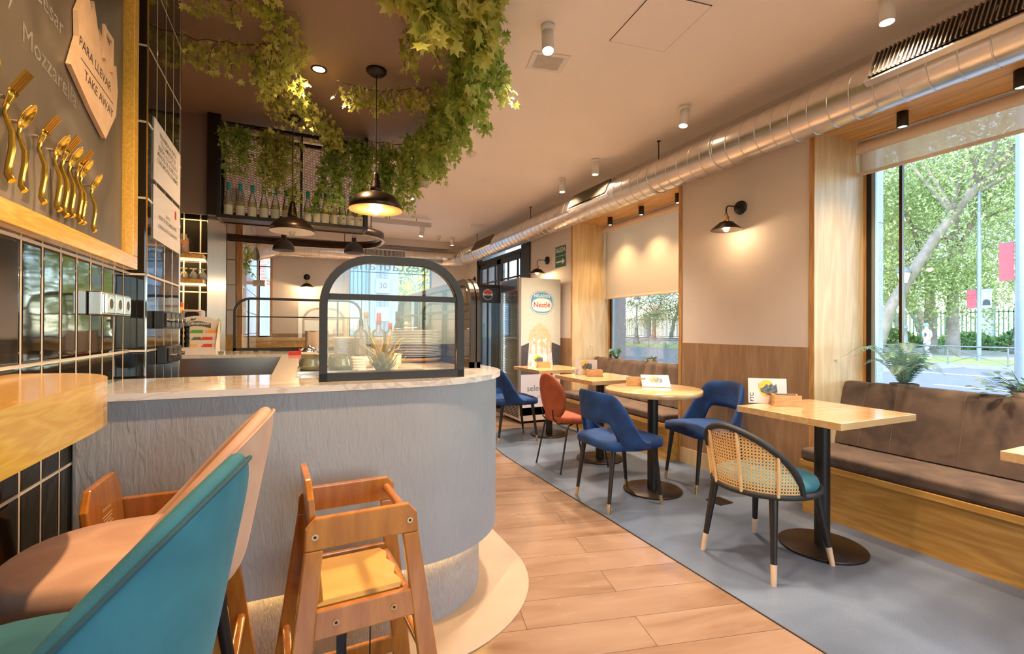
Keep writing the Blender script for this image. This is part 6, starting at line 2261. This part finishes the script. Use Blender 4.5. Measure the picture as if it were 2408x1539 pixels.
def leafy(x, y, z, s, n, lab, seed, mat=None):
    rn = random.Random(seed)
    t = thing('leafy_plant', lab, 'plant', (x, y, z))
    MB().lathe([(.0001, 0), (.05, 0), (.06, .07), (.055, .07), (.0001, .055)], 28).build('pot', MATS['ribbed_pot'], t)
    m, st = MB(), MB()
    OV = [(0, 0), (.28, .25), (.36, .5), (.25, .8), (0, 1.05), (-.25, .8), (-.36, .5), (-.28, .25)]
    for k in range(n):
        az = rn.uniform(0, 2 * PI)
        el = rn.uniform(.1, 1.3)
        L = s * rn.uniform(.4, 1)
        if math.cos(az) > 0:
            L *= .5
        e = Vector((math.cos(az) * math.cos(el) * L, math.sin(az) * math.cos(el) * L, .06 + math.sin(el) * L * .7))
        st.tube([(0, 0, .05), tuple(e * .5 + Vector((0, 0, .03))), tuple(e)], .0014, 4)
        for j in range(3):
            p = e * (1 - .16 * j)
            d = Vector((math.cos(az + rn.uniform(-1, 1)), math.sin(az + rn.uniform(-1, 1)), rn.uniform(-.3, .6))).normalized()
            sd = d.cross(Vector((rn.uniform(-.5, .5), rn.uniform(-.5, .5), 1))).normalized()
            w = s * .19
            nn = sd.cross(d)
            m.add([p + sd * u * w + d * v * w + nn * abs(u) * .2 * w for u, v in OV], [tuple(range(8))], True)
    st.build('stem', MATS['ivy_stem'], t)
    m.build('leaves', mat or FERNM, t)
fern(3.60, 1.73, .8005, .33, 17, 'potted fern with drooping fronds on the sill of the right window', True, 4, .075, .055)
leafy(3.58, 1.16, .8005, .22, 30, 'leafy plant at the right picture edge on the window sill', 8)
fern(3.62, 4.78, .8005, .17, 14, 'fern at the left of the far niche sill', False, 6)
leafy(3.60, 4.12, .8005, .12, 30, 'round-leaved green plant in the middle of the far niche sill', 12, mk_leaf('round_leaf', (.05, .17, .1), (.1, .27, .16), (.24, .40, .2), .2))
fern(3.60, 3.62, .8005, .15, 9, 'dark fern at the right end of the far niche sill', False, 15)
# ================================================================== STREET OUTSIDE
GZ = -.25
ASPH = plain('asphalt', (.135, .135, .14), .8, noise=.08, nscale=3)
PAVE = plain('pavement', (.20, .195, .19), .8, noise=.08, nscale=4)
GRASS = mk_plaster('street_grass', (.14, .30, .05), (.34, .46, .12), 30, .8, .03)
SAND = plain('park_path', (.34, .30, .24), .9, noise=.1, nscale=2)
def out(o, nm=None):
    return struct(o)
out(MB().box(3.95, 8, -40, 110, GZ - .1, GZ).build('ground_pavement', PAVE))
out(MB().box(8, 24.2, -40, 110, GZ - .14, GZ - .04).build('ground_road', ASPH))
out(MB().box(24.2, 24.5, -40, 110, GZ - .12, GZ + .04).box(24.5, 26.2, -40, 110, GZ - .1, GZ + .02).build('ground_kerb', PAVE))
out(MB().box(26.2, 32, -40, 110, GZ - .1, GZ + .02).build('ground_grass', GRASS))
out(MB().box(32, 60, -40, 110, GZ - .1, GZ + .03).build('ground_park', SAND))
out(MB().box(-30, 34, 9.6, 40, GZ - .1, GZ).build('ground_plaza', PAVE))
m = MB()
for y in range(-20, 80, 6):
    m.box(16, 16.15, y, y + 3, GZ - .0399, GZ - .036)
out(m.box(11.9, 12.0, -40, 110, GZ - .0399, GZ - .036).box(20.4, 20.55, -40, 110, GZ - .0399, GZ - .036).build('ground_lane_lines', PAPER))
# granite pilasters just outside the windows
GRAN = plain('granite', (.42, .42, .42), .6, noise=.35, nscale=90)
def gran(nm, x0, x1, y0, y1, z1):
    m = MB()
    z = GZ
    while z < z1:
        m.box(x0, x1, y0, y1, z, min(z1, z + .755))
        z += .76
    return out(m.build(nm, GRAN))
gran('wall_outer_pilaster', 3.83, 4.12, 5.25, 5.6, 3.2)
gran('wall_outer_pilaster', 3.83, 4.12, 2.12, 3.25, 3.2)
gran('wall_outer_pilaster', 3.83, 3.95, 5.61, 6.4, 3.2)

# trees: crown of many small leaf cards on real branches
def tree_parts(seed, h, cr, trunk_r, lean, mat, nleaf, ls, low=.35):
    rn = random.Random(seed)
    tr = MB()
    top = Vector((lean, rn.uniform(-.5, .5), h * .62))
    tp = [Vector((0, 0, 0)), Vector((lean * .15, 0, h * .18)), Vector((lean * .5, 0, h * .4)), top]
    tr.tube(tp, [trunk_r * 1.25, trunk_r, trunk_r * .8, trunk_r * .45], 10)
    blobs = []
    for k in range(13):
        a = 2.4 * k + rn.uniform(-.3, .3)
        r_ = cr * rn.uniform(.25, .85)
        b = Vector((lean + math.cos(a) * r_, math.sin(a) * r_, h * rn.uniform(low, 1.0)))
        st = tp[2].lerp(top, rn.random())
        tr.tube([st, st.lerp(b, .5) + Vector((0, 0, .2)), b], [trunk_r * .4, trunk_r * .22, trunk_r * .08], 6)
        blobs.append((b, cr * rn.uniform(.34, .55)))
    lf = MB()
    for k in range(nleaf):
        b, r_ = blobs[rn.randrange(len(blobs))]
        v = Vector((rn.gauss(0, 1), rn.gauss(0, 1), rn.gauss(0, .8)))
        v.normalize()
        p = b + v * r_ * (rn.random() ** .45)
        if rn.random() < .10:
            p = b + v * r_ * 1.2
        d = Vector((rn.uniform(-1, 1), rn.uniform(-1, 1), rn.uniform(-.8, .6))).normalized()
        s_ = d.orthogonal().normalized()
        q = Matrix.Rotation(rn.uniform(0, PI), 3, d) @ s_
        l = ls * rn.uniform(.6, 1.2)
        lf.add([p - q * l * .38, p + d * l * .5 - q * l * .1, p + d * l, p + d * l * .45 + q * l * .42], [(0, 1, 2, 3)])
    return tr, lf
def tree(loc, rz, lab, src=None, **k):
    if src is not None:
        return dup(src, loc, rz, lab)
    t = thing('street_tree', lab, 'tree', loc, rz)
    a, b = tree_parts(**{x: v for x, v in k.items() if x != 'mat'}, mat=None)
    a.build('trunk', BARK, t)
    b.build('foliage', k['mat'], t)
    return t
tA = tree((30.0, 15.9, GZ), R(-95), 'big sunlit street tree with a leaning trunk behind the lamp post', seed=3, h=15.5, cr=7.0, trunk_r=.30, lean=5.9, mat=TREEL, nleaf=32000, ls=.21, low=.55)
tB = tree((36.0, 15.9, GZ), R(40), 'forked slim tree behind the railing in the right window', seed=5, h=11, cr=5.5, trunk_r=.30, lean=.4, mat=TREEL, nleaf=20000, ls=.20, low=.3)
tC = tree((40.0, 45.5, GZ), 0, 'bushy darker tree seen low in the far niche window', seed=8, h=6.5, cr=4.0, trunk_r=.28, lean=.3, mat=TREED, nleaf=14000, ls=.19, low=.35)
tree((35.0, 14.4, GZ), R(200), 'thin-trunked tree right of centre in the right window', tB)
tree((47, 20.5, GZ), R(120), 'tree behind the left edge of the right window', tA)
tree((31.5, 20.5, GZ), R(100), 'leafy tree crown at the upper left of the right window', tB)
tree((36, 3.5, GZ), R(250), 'tree beyond the right picture edge', tA)
tree((52, 8, GZ), R(30), 'tall tree filling the sky at the back of the park', tA)
tree((54, 26, GZ), R(70), 'tall tree at the back left of the park', tA)
tree((50, 44, GZ), R(160), 'tall tree behind the bushy one in the far window', tA)
tree((36, 24.5, GZ), R(310), 'slim tree beside the bushy one in the far window', tB)
tree((45, 36, GZ), R(200), 'pale tree rising behind the bushy one', tB)
tree((38, 62, GZ), R(10), 'distant tree seen through the street door', tA)
tree((52, 75, GZ), R(80), 'farther tree seen through the street door', tA)
for i_, (x_, y_) in enumerate([(60, 4), (62, 15), (60, 27), (63, 38), (60, 52), (62, 66), (64, 82)]):
    tree((x_, y_, GZ), 1.3 * i_, ['backdrop tree beyond the right picture edge', 'backdrop tree at the far side of the park, behind the banners', 'backdrop tree at the far side, behind the big leaning tree', 'backdrop tree hidden beyond the cream pier', 'backdrop tree at the far side of the far niche window', 'backdrop tree left in the far niche window', 'backdrop tree at the far end of the park'][i_], tA)
tree((34, -6, GZ), R(30), 'tree reflected in the black tiles, beyond the right edge', tA)
tree((48, -14, GZ), R(130), 'second tree beyond the right edge of the view', tA)
# trees and house front behind the back windows
YELL = mk_leaf('autumn_leaf', (.20, .26, .04), (.5, .46, .08), (.72, .58, .12), .45)
tY = tree((6.6, 26.5, GZ), R(0), 'yellowing tree behind the back window, right of the stone door', seed=17, h=9, cr=3.6, trunk_r=.2, lean=.2, mat=YELL, nleaf=6000, ls=.30, low=.25)
tree((6.4, 34, GZ), R(90), 'greener tree farther behind the back window', tC)
tree((11, 42, GZ), R(170), 'yellow tree farthest behind the back window', tY)
# stone house front with number 30 and grey-green door
t = thing('stone_building', 'pale stone house front with number 30 and a grey-green door, seen through the back window', 'building', (0, 16.0, GZ))
STN = plain('pale_stone', (.30, .34, .37), .8, noise=.06, nscale=2)
STN2 = plain('grey_stone', (.18, .20, .22), .8, noise=.06, nscale=2)
m = MB().box(-4.0, 1.50, 0, 3, 0, 12).box(2.22, 3.12, 0, 3, 0, 12).box(1.50, 2.22, 0, 3, 4.4, 12).box(1.50, 2.22, .5, 3, 0, 4.4)
m.build('house_wall', STN, t)
for k in range(6):
    z = -.19 + k * .93
    MB().box(2.36, 2.83, -.10, -.001, max(0, z), z + .48).build('quoin_block', STN, t, bevel=.01)
m = MB()
for k in range(5):
    z = .30 + k * .93
    for q in range(3):
        x = 2.41 + .135 * q
        m.box(x, x + .09, -.06, -.001, z, z + .42)
m.build('fluted_band', STN2, t)
m = MB()
put_text(m, '30', .26, (2.595, -.105, 2.84), (1, 0, 0), (0, 0, 1))
m.build('house_number', INK, t)
DG = plain('grey_green_door', (.20, .30, .30), .5, noise=.05)
d_ = MB().box(1.52, 2.20, .32, .38, .1, 4.2).build('front_door', DG, t)
m = MB()
for q in range(5):
    x = 1.58 + .13 * q
    m.box(x, x + .022, .28, .319, .3, 3.7)
m.box(1.52, 2.20, .28, .319, 1.9, 1.95).box(1.52, 2.20, .28, .319, 3.7, 3.76)
m.build('door_grille', plain('door_bars', (.07, .09, .09), .5, noise=0), d_)
# brick corner with round blue sign through the small back window
t = thing('brick_building', 'red brick house corner behind the small left back window', 'building', (-3.2, 14.0, GZ))
def brick(nm):
    m_, t_, b_ = nt(nm)
    mp = coords(t_, (1, 1, 1), (R(90), 0, 0))
    br = N(t_, 'ShaderNodeTexBrick')
    br.inputs['Scale'].default_value = 1
    br.inputs['Brick Width'].default_value = .26
    br.inputs['Row Height'].default_value = .085
    br.inputs['Mortar Size'].default_value = .008
    br.inputs['Color1'].default_value = (.42, .12, .08, 1)
    br.inputs['Color2'].default_value = (.5, .17, .11, 1)
    br.inputs['Mortar'].default_value = (.6, .5, .45, 1)
    t_.links.new(mp.outputs[0], br.inputs[0])
    t_.links.new(br.outputs[0], b_.inputs['Base Color'])
    return m_
MB().box(-2, 3.15, 0, 2, 2.56, 8).build('brick_wall', brick('red_brick'), t)
MB().box(-2, 3.18, -.03, 2, 0, 2.56).build('stone_base', STN, t)
t2 = thing('round_sign', 'blue-grey round sign on the brick corner outside', 'sign', (-.42, 13.93, 2.68))
MB().cyl((0, .04, 0), (0, 0, 0), .34, n=40).build('sign_disc', plain('sign_blue', (.16, .30, .38), .4, noise=.03), t2)
MB().cyl((0, -.001, -.05), (0, -.004, -.05), .05, n=20).cyl((0, -.0005, 0), (0, -.001, 0), .30, n=40).build('sign_mark', plain('sign_pale', (.30, .48, .55), .4, noise=0), t2)
# street lamp with curved arm behind the back window
t = thing('curved_street_lamp', 'curved grey street lamp among the yellow trees behind the back window', 'street lamp', (3.98, 17.0, GZ))
MB().tube([(0, 0, 0), (0, 0, 2.7), (-.05, 0, 3.05), (-.25, 0, 3.27), (-.55, 0, 3.32)], [.05, .04, .035, .03, .03], 8).build('post', SASH, t)
MB().obox((-.62, 0, 3.31), (.3, .12, .05)).build('lamp_head', SASH, t)
# old fashioned lamp posts
def lamp_post(x, y, s, lab, src=None):
    if src:
        o = dup(src, (x, y, GZ), 0, lab)
        o.scale = (s, s, s)
        return o
    t = thing('lamp_post', lab, 'street lamp', (x, y, GZ))
    t.scale = (s, s, s)
    IR = plain('grey_iron', (.12, .145, .155), .5, .3, noise=.1)
    MB().lathe([(.0001, 0), (.42, 0), (.40, .25), (.28, .30), (.26, .95), (.32, 1.0), (.22, 1.1), (.20, 1.9), (.25, 1.95), (.20, 2.05), (.11, 2.15), (.08, 4.6), (.14, 4.68), (.10, 4.75), (.10, 4.9), (.0001, 4.9)], 20).build('post', IR, t)
    MB().lathe([(.0001, 4.9), (.20, 4.92), (.36, 5.62), (.0001, 5.62)], 6).build('lantern_glass', plain('milky_glass', (.72, .74, .7), .3, noise=.02), t)
    MB().lathe([(.42, 5.60), (.44, 5.68), (.25, 5.92), (.10, 6.0), (.06, 6.15), (.0001, 6.2)], 20).build('lantern_cap', IR, t)
    return t
lp = lamp_post(29.0, 13.97, .80, 'tall old-fashioned street lamp with a lantern, left in the right window')
lamp_post(41.0, 13.7, .80, 'dark old-fashioned street lamp at the right side of the right window', lp)
lamp_post(31.0, 37.75, .80, 'old-fashioned street lamp seen in the far niche window', lp)
# railing
GALV = plain('galvanised_rail', (.15, .16, .165), .45, .5, noise=.05)
t = thing('street_railing', 'grey street railing with crossed bars between road and park', 'railing', (25.6, 0, GZ))
m = MB()
m.tube([(0, 0, .78), (0, 80, .78)], .035, 8)
m.build('top_rail', GALV, t)
for k in range(42):
    y = 1.2 + 1.9 * k
    MB().cyl((0, y, 0), (0, y, .78), .03, n=8).build('post', GALV, t)
    MB().tube([(0, y, .08), (0, y + 1.9, .72)], .014, 5).tube([(0, y, .72), (0, y + 1.9, .08)], .014, 5).build('cross_bar', GALV, t)
# fence and bushes of the park
t = thing('park_fence', 'green iron park fence with pale stone posts behind the trees', 'fence', (50, 0, GZ))
m = MB()
for k in range(230):
    m.box(-.03, .03, 2 + .28 * k, 2.09 + .28 * k, .3, 3.2)
m.box(-.03, .03, 2, 66, .35, .45).box(-.03, .03, 2, 66, 2.9, 3.0)
m.build('fence_bars', plain('fence_green', (.06, .16, .11), .6, noise=.1), t)
for k in range(9):
    MB().box(-.4, .4, 2 + 8 * k, 2.8 + 8 * k, 0, 3.5).box(-.5, .5, 1.9 + 8 * k, 2.9 + 8 * k, 3.5, 3.7).build('stone_post', STN, t)
bs = None
for i, (x, y, s) in enumerate([(46, 14, 1.6), (47, 18.5, 1.2), (46, 10, 1.4), (47, 24, 1.5), (46, 30, 1.7), (46, 37, 1.6), (45, 5, 1.5), (48, 44, 1.8)]):
    lab = ['clipped bush left of centre behind the railing', 'low bush near the left window edge', 'bush at the foot of the fence on the right', 'bush left behind the pilaster', 'bush under the bushy tree', 'bush seen low in the far niche window', 'bush beyond the right picture edge', 'farthest bush by the park fence'][i]
    if bs is None:
        bs = thing('park_bush', lab, 'bush', (x, y, GZ))
        rn = random.Random(2)
        lf = MB()
        for k in range(3500):
            v = Vector((rn.gauss(0, 1), rn.gauss(0, 1), abs(rn.gauss(0, 1)))).normalized()
            p = Vector((v.x * 1.5, v.y * 1.7, v.z * 1.1)) * (.8 + .2 * rn.random())
            d = Vector((rn.uniform(-1, 1), rn.uniform(-1, 1), rn.uniform(-.3, 1))).normalized()
            q = d.orthogonal().normalized()
            l = .2 * rn.uniform(.6, 1.2)
            lf.add([p - q * l * .4, p + d * l, p + q * l * .4], [(0, 1, 2)])
        lf.build('foliage', TREED, bs)
        MB().lathe([(.0001, 0), (.12, 0), (.06, .9), (.0001, .9)], 8).build('trunk', BARK, bs)
        bs.scale = (s,) * 3
    else:
        o = dup(bs, (x, y, GZ), i * 1.1, lab)
        o.scale = (s,) * 3
# banner poles
def banner_pole(x, y, r, h, lab):
    t = thing('banner_pole', lab, 'pole', (x, y, GZ))
    MB().cyl((0, 0, 0), (0, 0, h), r, r * .8, 16).build('pole', plain('pole_grey', (.16, .19, .205), .4, .3, noise=.05) if 'pole_grey' not in MATS else MATS['pole_grey'], t)
    return t
def banner(par, y, z0, z1, w, mat, lines, lab):
    t = thing('street_banner', lab, 'banner', par)
    MB().box(-.01, .01, y, y + w, z0, z1).build('banner_cloth', mat, t)
    MB().cyl((0, 0, z1), (0, y + (w if y >= 0 else 0), z1), .015, n=6).build('banner_arm', GALV, t)
    m = MB()
    for s, z, sz in lines:
        put_text(m, s, sz, (-.013, y + w / 2, z), (0, -1, 0), (0, 0, 1), bold=.02)
    if lines:
        m.build('lettering', plain('dark_red_print', (.25, .02, .05), .5, noise=0) if 'dark_red_print' not in MATS else MATS['dark_red_print'], t)
    return t
REDB = plain('red_banner', (.42, .05, .06), .6, noise=.05)
BLUB = plain('pale_blue_banner', (.22, .36, .42), .6, noise=.05)
p1 = banner_pole(29.5, 11.15, .085, 9, 'slim grey pole carrying a red and a pale blue banner')
banner((29.5, 11.15, GZ), .09, 2.53, 3.42, .36, REDB, [('MICHAEL', 3.15, .078), ('SANDEL', 3.04, .078)], 'red street banner with dark lettering on the slim pole')
t = banner((29.5, 11.15, GZ), -.45, 2.53, 3.42, .36, BLUB, [], 'pale blue street banner with a dark figure print')
m = MB()
put_poly(m, ellipse(.08, .13, 24, 0, .08), (-.013, -.27, 3.0), (0, -1, 0), (0, 0, 1))
m.build('portrait_head', PAPER, t)
m = MB()
put_poly(m, [(-.15, -.35), (.15, -.35), (.12, -.12), (0, -.06), (-.12, -.12)], (-.013, -.27, 3.0), (0, -1, 0), (0, 0, 1))
m.build('portrait_shoulders', INK, t)
p2 = banner_pole(15.0, 4.93, .12, 9, 'thick pale pole at the right picture edge outside the window')
banner((15.0, 4.93, GZ), .13, 2.62, 3.50, .25, REDB, [], 'red and white banner on the thick pole at the right edge')
# hazy posters and a passer-by behind the railing
t = thing('bus_shelter_panel', 'pale green street panel at the left edge of the right window', 'panel', (20.0, 10.9, GZ))
MB().box(-.1, .1, 0, .5, .3, 2.3).box(-.05, .05, .2, .3, 0, .3).build('panel_body', plain('shelter_green', (.5, .62, .52), .4, noise=.05), t)
# white delivery van and parked car across the street
def vehicle(x, y, lab, col, van):
    t = thing('parked_van' if van else 'parked_car', lab, 'van' if van else 'car', (x, y, GZ))
    P_ = [(0, .35), (.05, .95), (.35, 1.05), (.9, 1.75), (4.2, 1.85), (4.3, .9), (4.3, .35)] if van else [(0, .3), (.05, .65), (.9, .78), (1.5, 1.2), (2.9, 1.2), (3.6, .82), (4.1, .75), (4.15, .3)]
    MB().prism([(p[0], p[1]) for p in P_], -.85, .85, 'X').build('car_body', plain('car_paint_%d' % van, col, .3, .1, noise=.02), t, bevel=.05)
    gl = [(.95, 1.1), (1.25, 1.6), (2.0, 1.65), (2.0, 1.1)] if van else [(1.15, .82), (1.6, 1.12), (2.8, 1.12), (3.3, .84)]
    MB().prism(gl, -.86, -.851, 'X').build('side_window', BLACKM, t)
    for yy in (.85, 3.35):
        MB().cyl((-.88, yy, .32), (-.66, yy, .32), .32, n=20).build('wheel', BLACKR, t)
        MB().cyl((.66, yy, .32), (.88, yy, .32), .32, n=20).build('wheel', BLACKR, t)
vehicle(34.0, 45.0, 'dark parked car behind the railing in the far niche window', (.08, .10, .12), False)
vehicle(33.0, 52.5, 'white parked van at the left of the far niche window', (.7, .72, .74), True)

# passer-by on the far pavement
t = thing('person', 'person in a white shirt with a dark vest and blue cap walking past the railing', 'person', (27.9, 12.46, GZ + .02), R(60))
SK = plain('skin', (.45, .28, .2), .6, noise=.05)
def skinned(name, joints, edges, mat, parent, sub=1):
    me = bpy.data.meshes.new(name)
    me.from_pydata([j[0] for j in joints], edges, [])
    o = bpy.data.objects.new(name, me)
    C.objects.link(o)
    o.parent = parent
    me.materials.append(mat)
    sm = o.modifiers.new('skin', 'SKIN')
    sm.use_smooth_shade = True
    for i, j in enumerate(joints):
        sv = me.skin_vertices[0].data[i]
        sv.radius = (j[1], j[2] if len(j) > 2 else j[1])
    me.skin_vertices[0].data[0].use_root = True
    q = o.modifiers.new('sub', 'SUBSURF')
    q.levels = q.render_levels = sub
    return o
J = [((0, 0, .93), .15, .11), ((0, 0, 1.15), .14, .10), ((0, .02, 1.38), .17, .11), ((0, .03, 1.50), .06), ((0, .05, 1.60), .085, .10), ((0, .05, 1.68), .09, .10),
     ((-.19, .02, 1.42), .06), ((-.24, -.02, 1.15), .045), ((-.20, .16, .95), .035), ((-.19, .22, .92), .03),
     ((.19, .02, 1.42), .06), ((.25, .0, 1.15), .045), ((.24, -.10, .92), .035), ((.24, -.12, .86), .03),
     ((-.10, .02, .85), .09), ((-.10, .10, .48), .065), ((-.10, -.05, .09), .045), ((-.10, .09, .04), .035),
     ((.10, 0, .85), .09), ((.10, -.06, .48), .065), ((.10, -.28, .12), .045), ((.10, -.20, .04), .035)]
E_ = [(0, 1), (1, 2), (2, 3), (3, 4), (4, 5), (2, 6), (6, 7), (7, 8), (8, 9), (2, 10), (10, 11), (11, 12), (12, 13), (0, 14), (14, 15), (15, 16), (16, 17), (0, 18), (18, 19), (19, 20), (20, 21)]
skinned('body', J, E_, SK, t)
skinned('shirt', [((0, 0, .93), .16, .12), ((0, 0, 1.15), .15, .11), ((0, .02, 1.38), .18, .12), ((-.19, .02, 1.42), .07), ((-.235, -.01, 1.2), .06), ((.19, .02, 1.42), .07), ((.245, .0, 1.2), .06)], [(0, 1), (1, 2), (2, 3), (3, 4), (2, 5), (5, 6)], plain('shirt_cloth', (.38, .38, .40), .8, noise=.03), t)
skinned('vest', [((0, 0, .98), .162, .125), ((0, 0, 1.18), .152, .115), ((0, .02, 1.40), .165, .125)], [(0, 1), (1, 2)], INK, t)
skinned('trousers', [((0, 0, .92), .16, .12), ((-.10, .02, .82), .10), ((-.10, .10, .48), .075), ((-.10, -.05, .12), .06), ((.10, 0, .82), .10), ((.10, -.06, .48), .075), ((.10, -.28, .15), .06)], [(0, 1), (1, 2), (2, 3), (0, 4), (4, 5), (5, 6)], plain('grey_trousers', (.25, .26, .28), .8, noise=.1), t)
MB().lathe([(.105, 1.66), (.105, 1.73), (.08, 1.78), (.0001, 1.80)], 16, (0, .05, 0)).box(-.06, .06, .12, .22, 1.665, 1.68).build('cap', plain('blue_cap', (.1, .3, .36), .7, noise=.05), t)
m = MB()
for q in (-.035, .035):
    m.cyl((q, .142, 1.64), (q, .150, 1.64), .010, n=8)
m.cyl((0, .14, 1.60), (0, .165, 1.60), .012, n=8).box(-.025, .025, .138, .146, 1.568, 1.575)
m.build('face_features', plain('face_dark', (.12, .06, .05), .6, noise=0), t)
# outdoor terrace chair and table seen through the street door
# counter strip glow
bpy.context.view_layer.update()
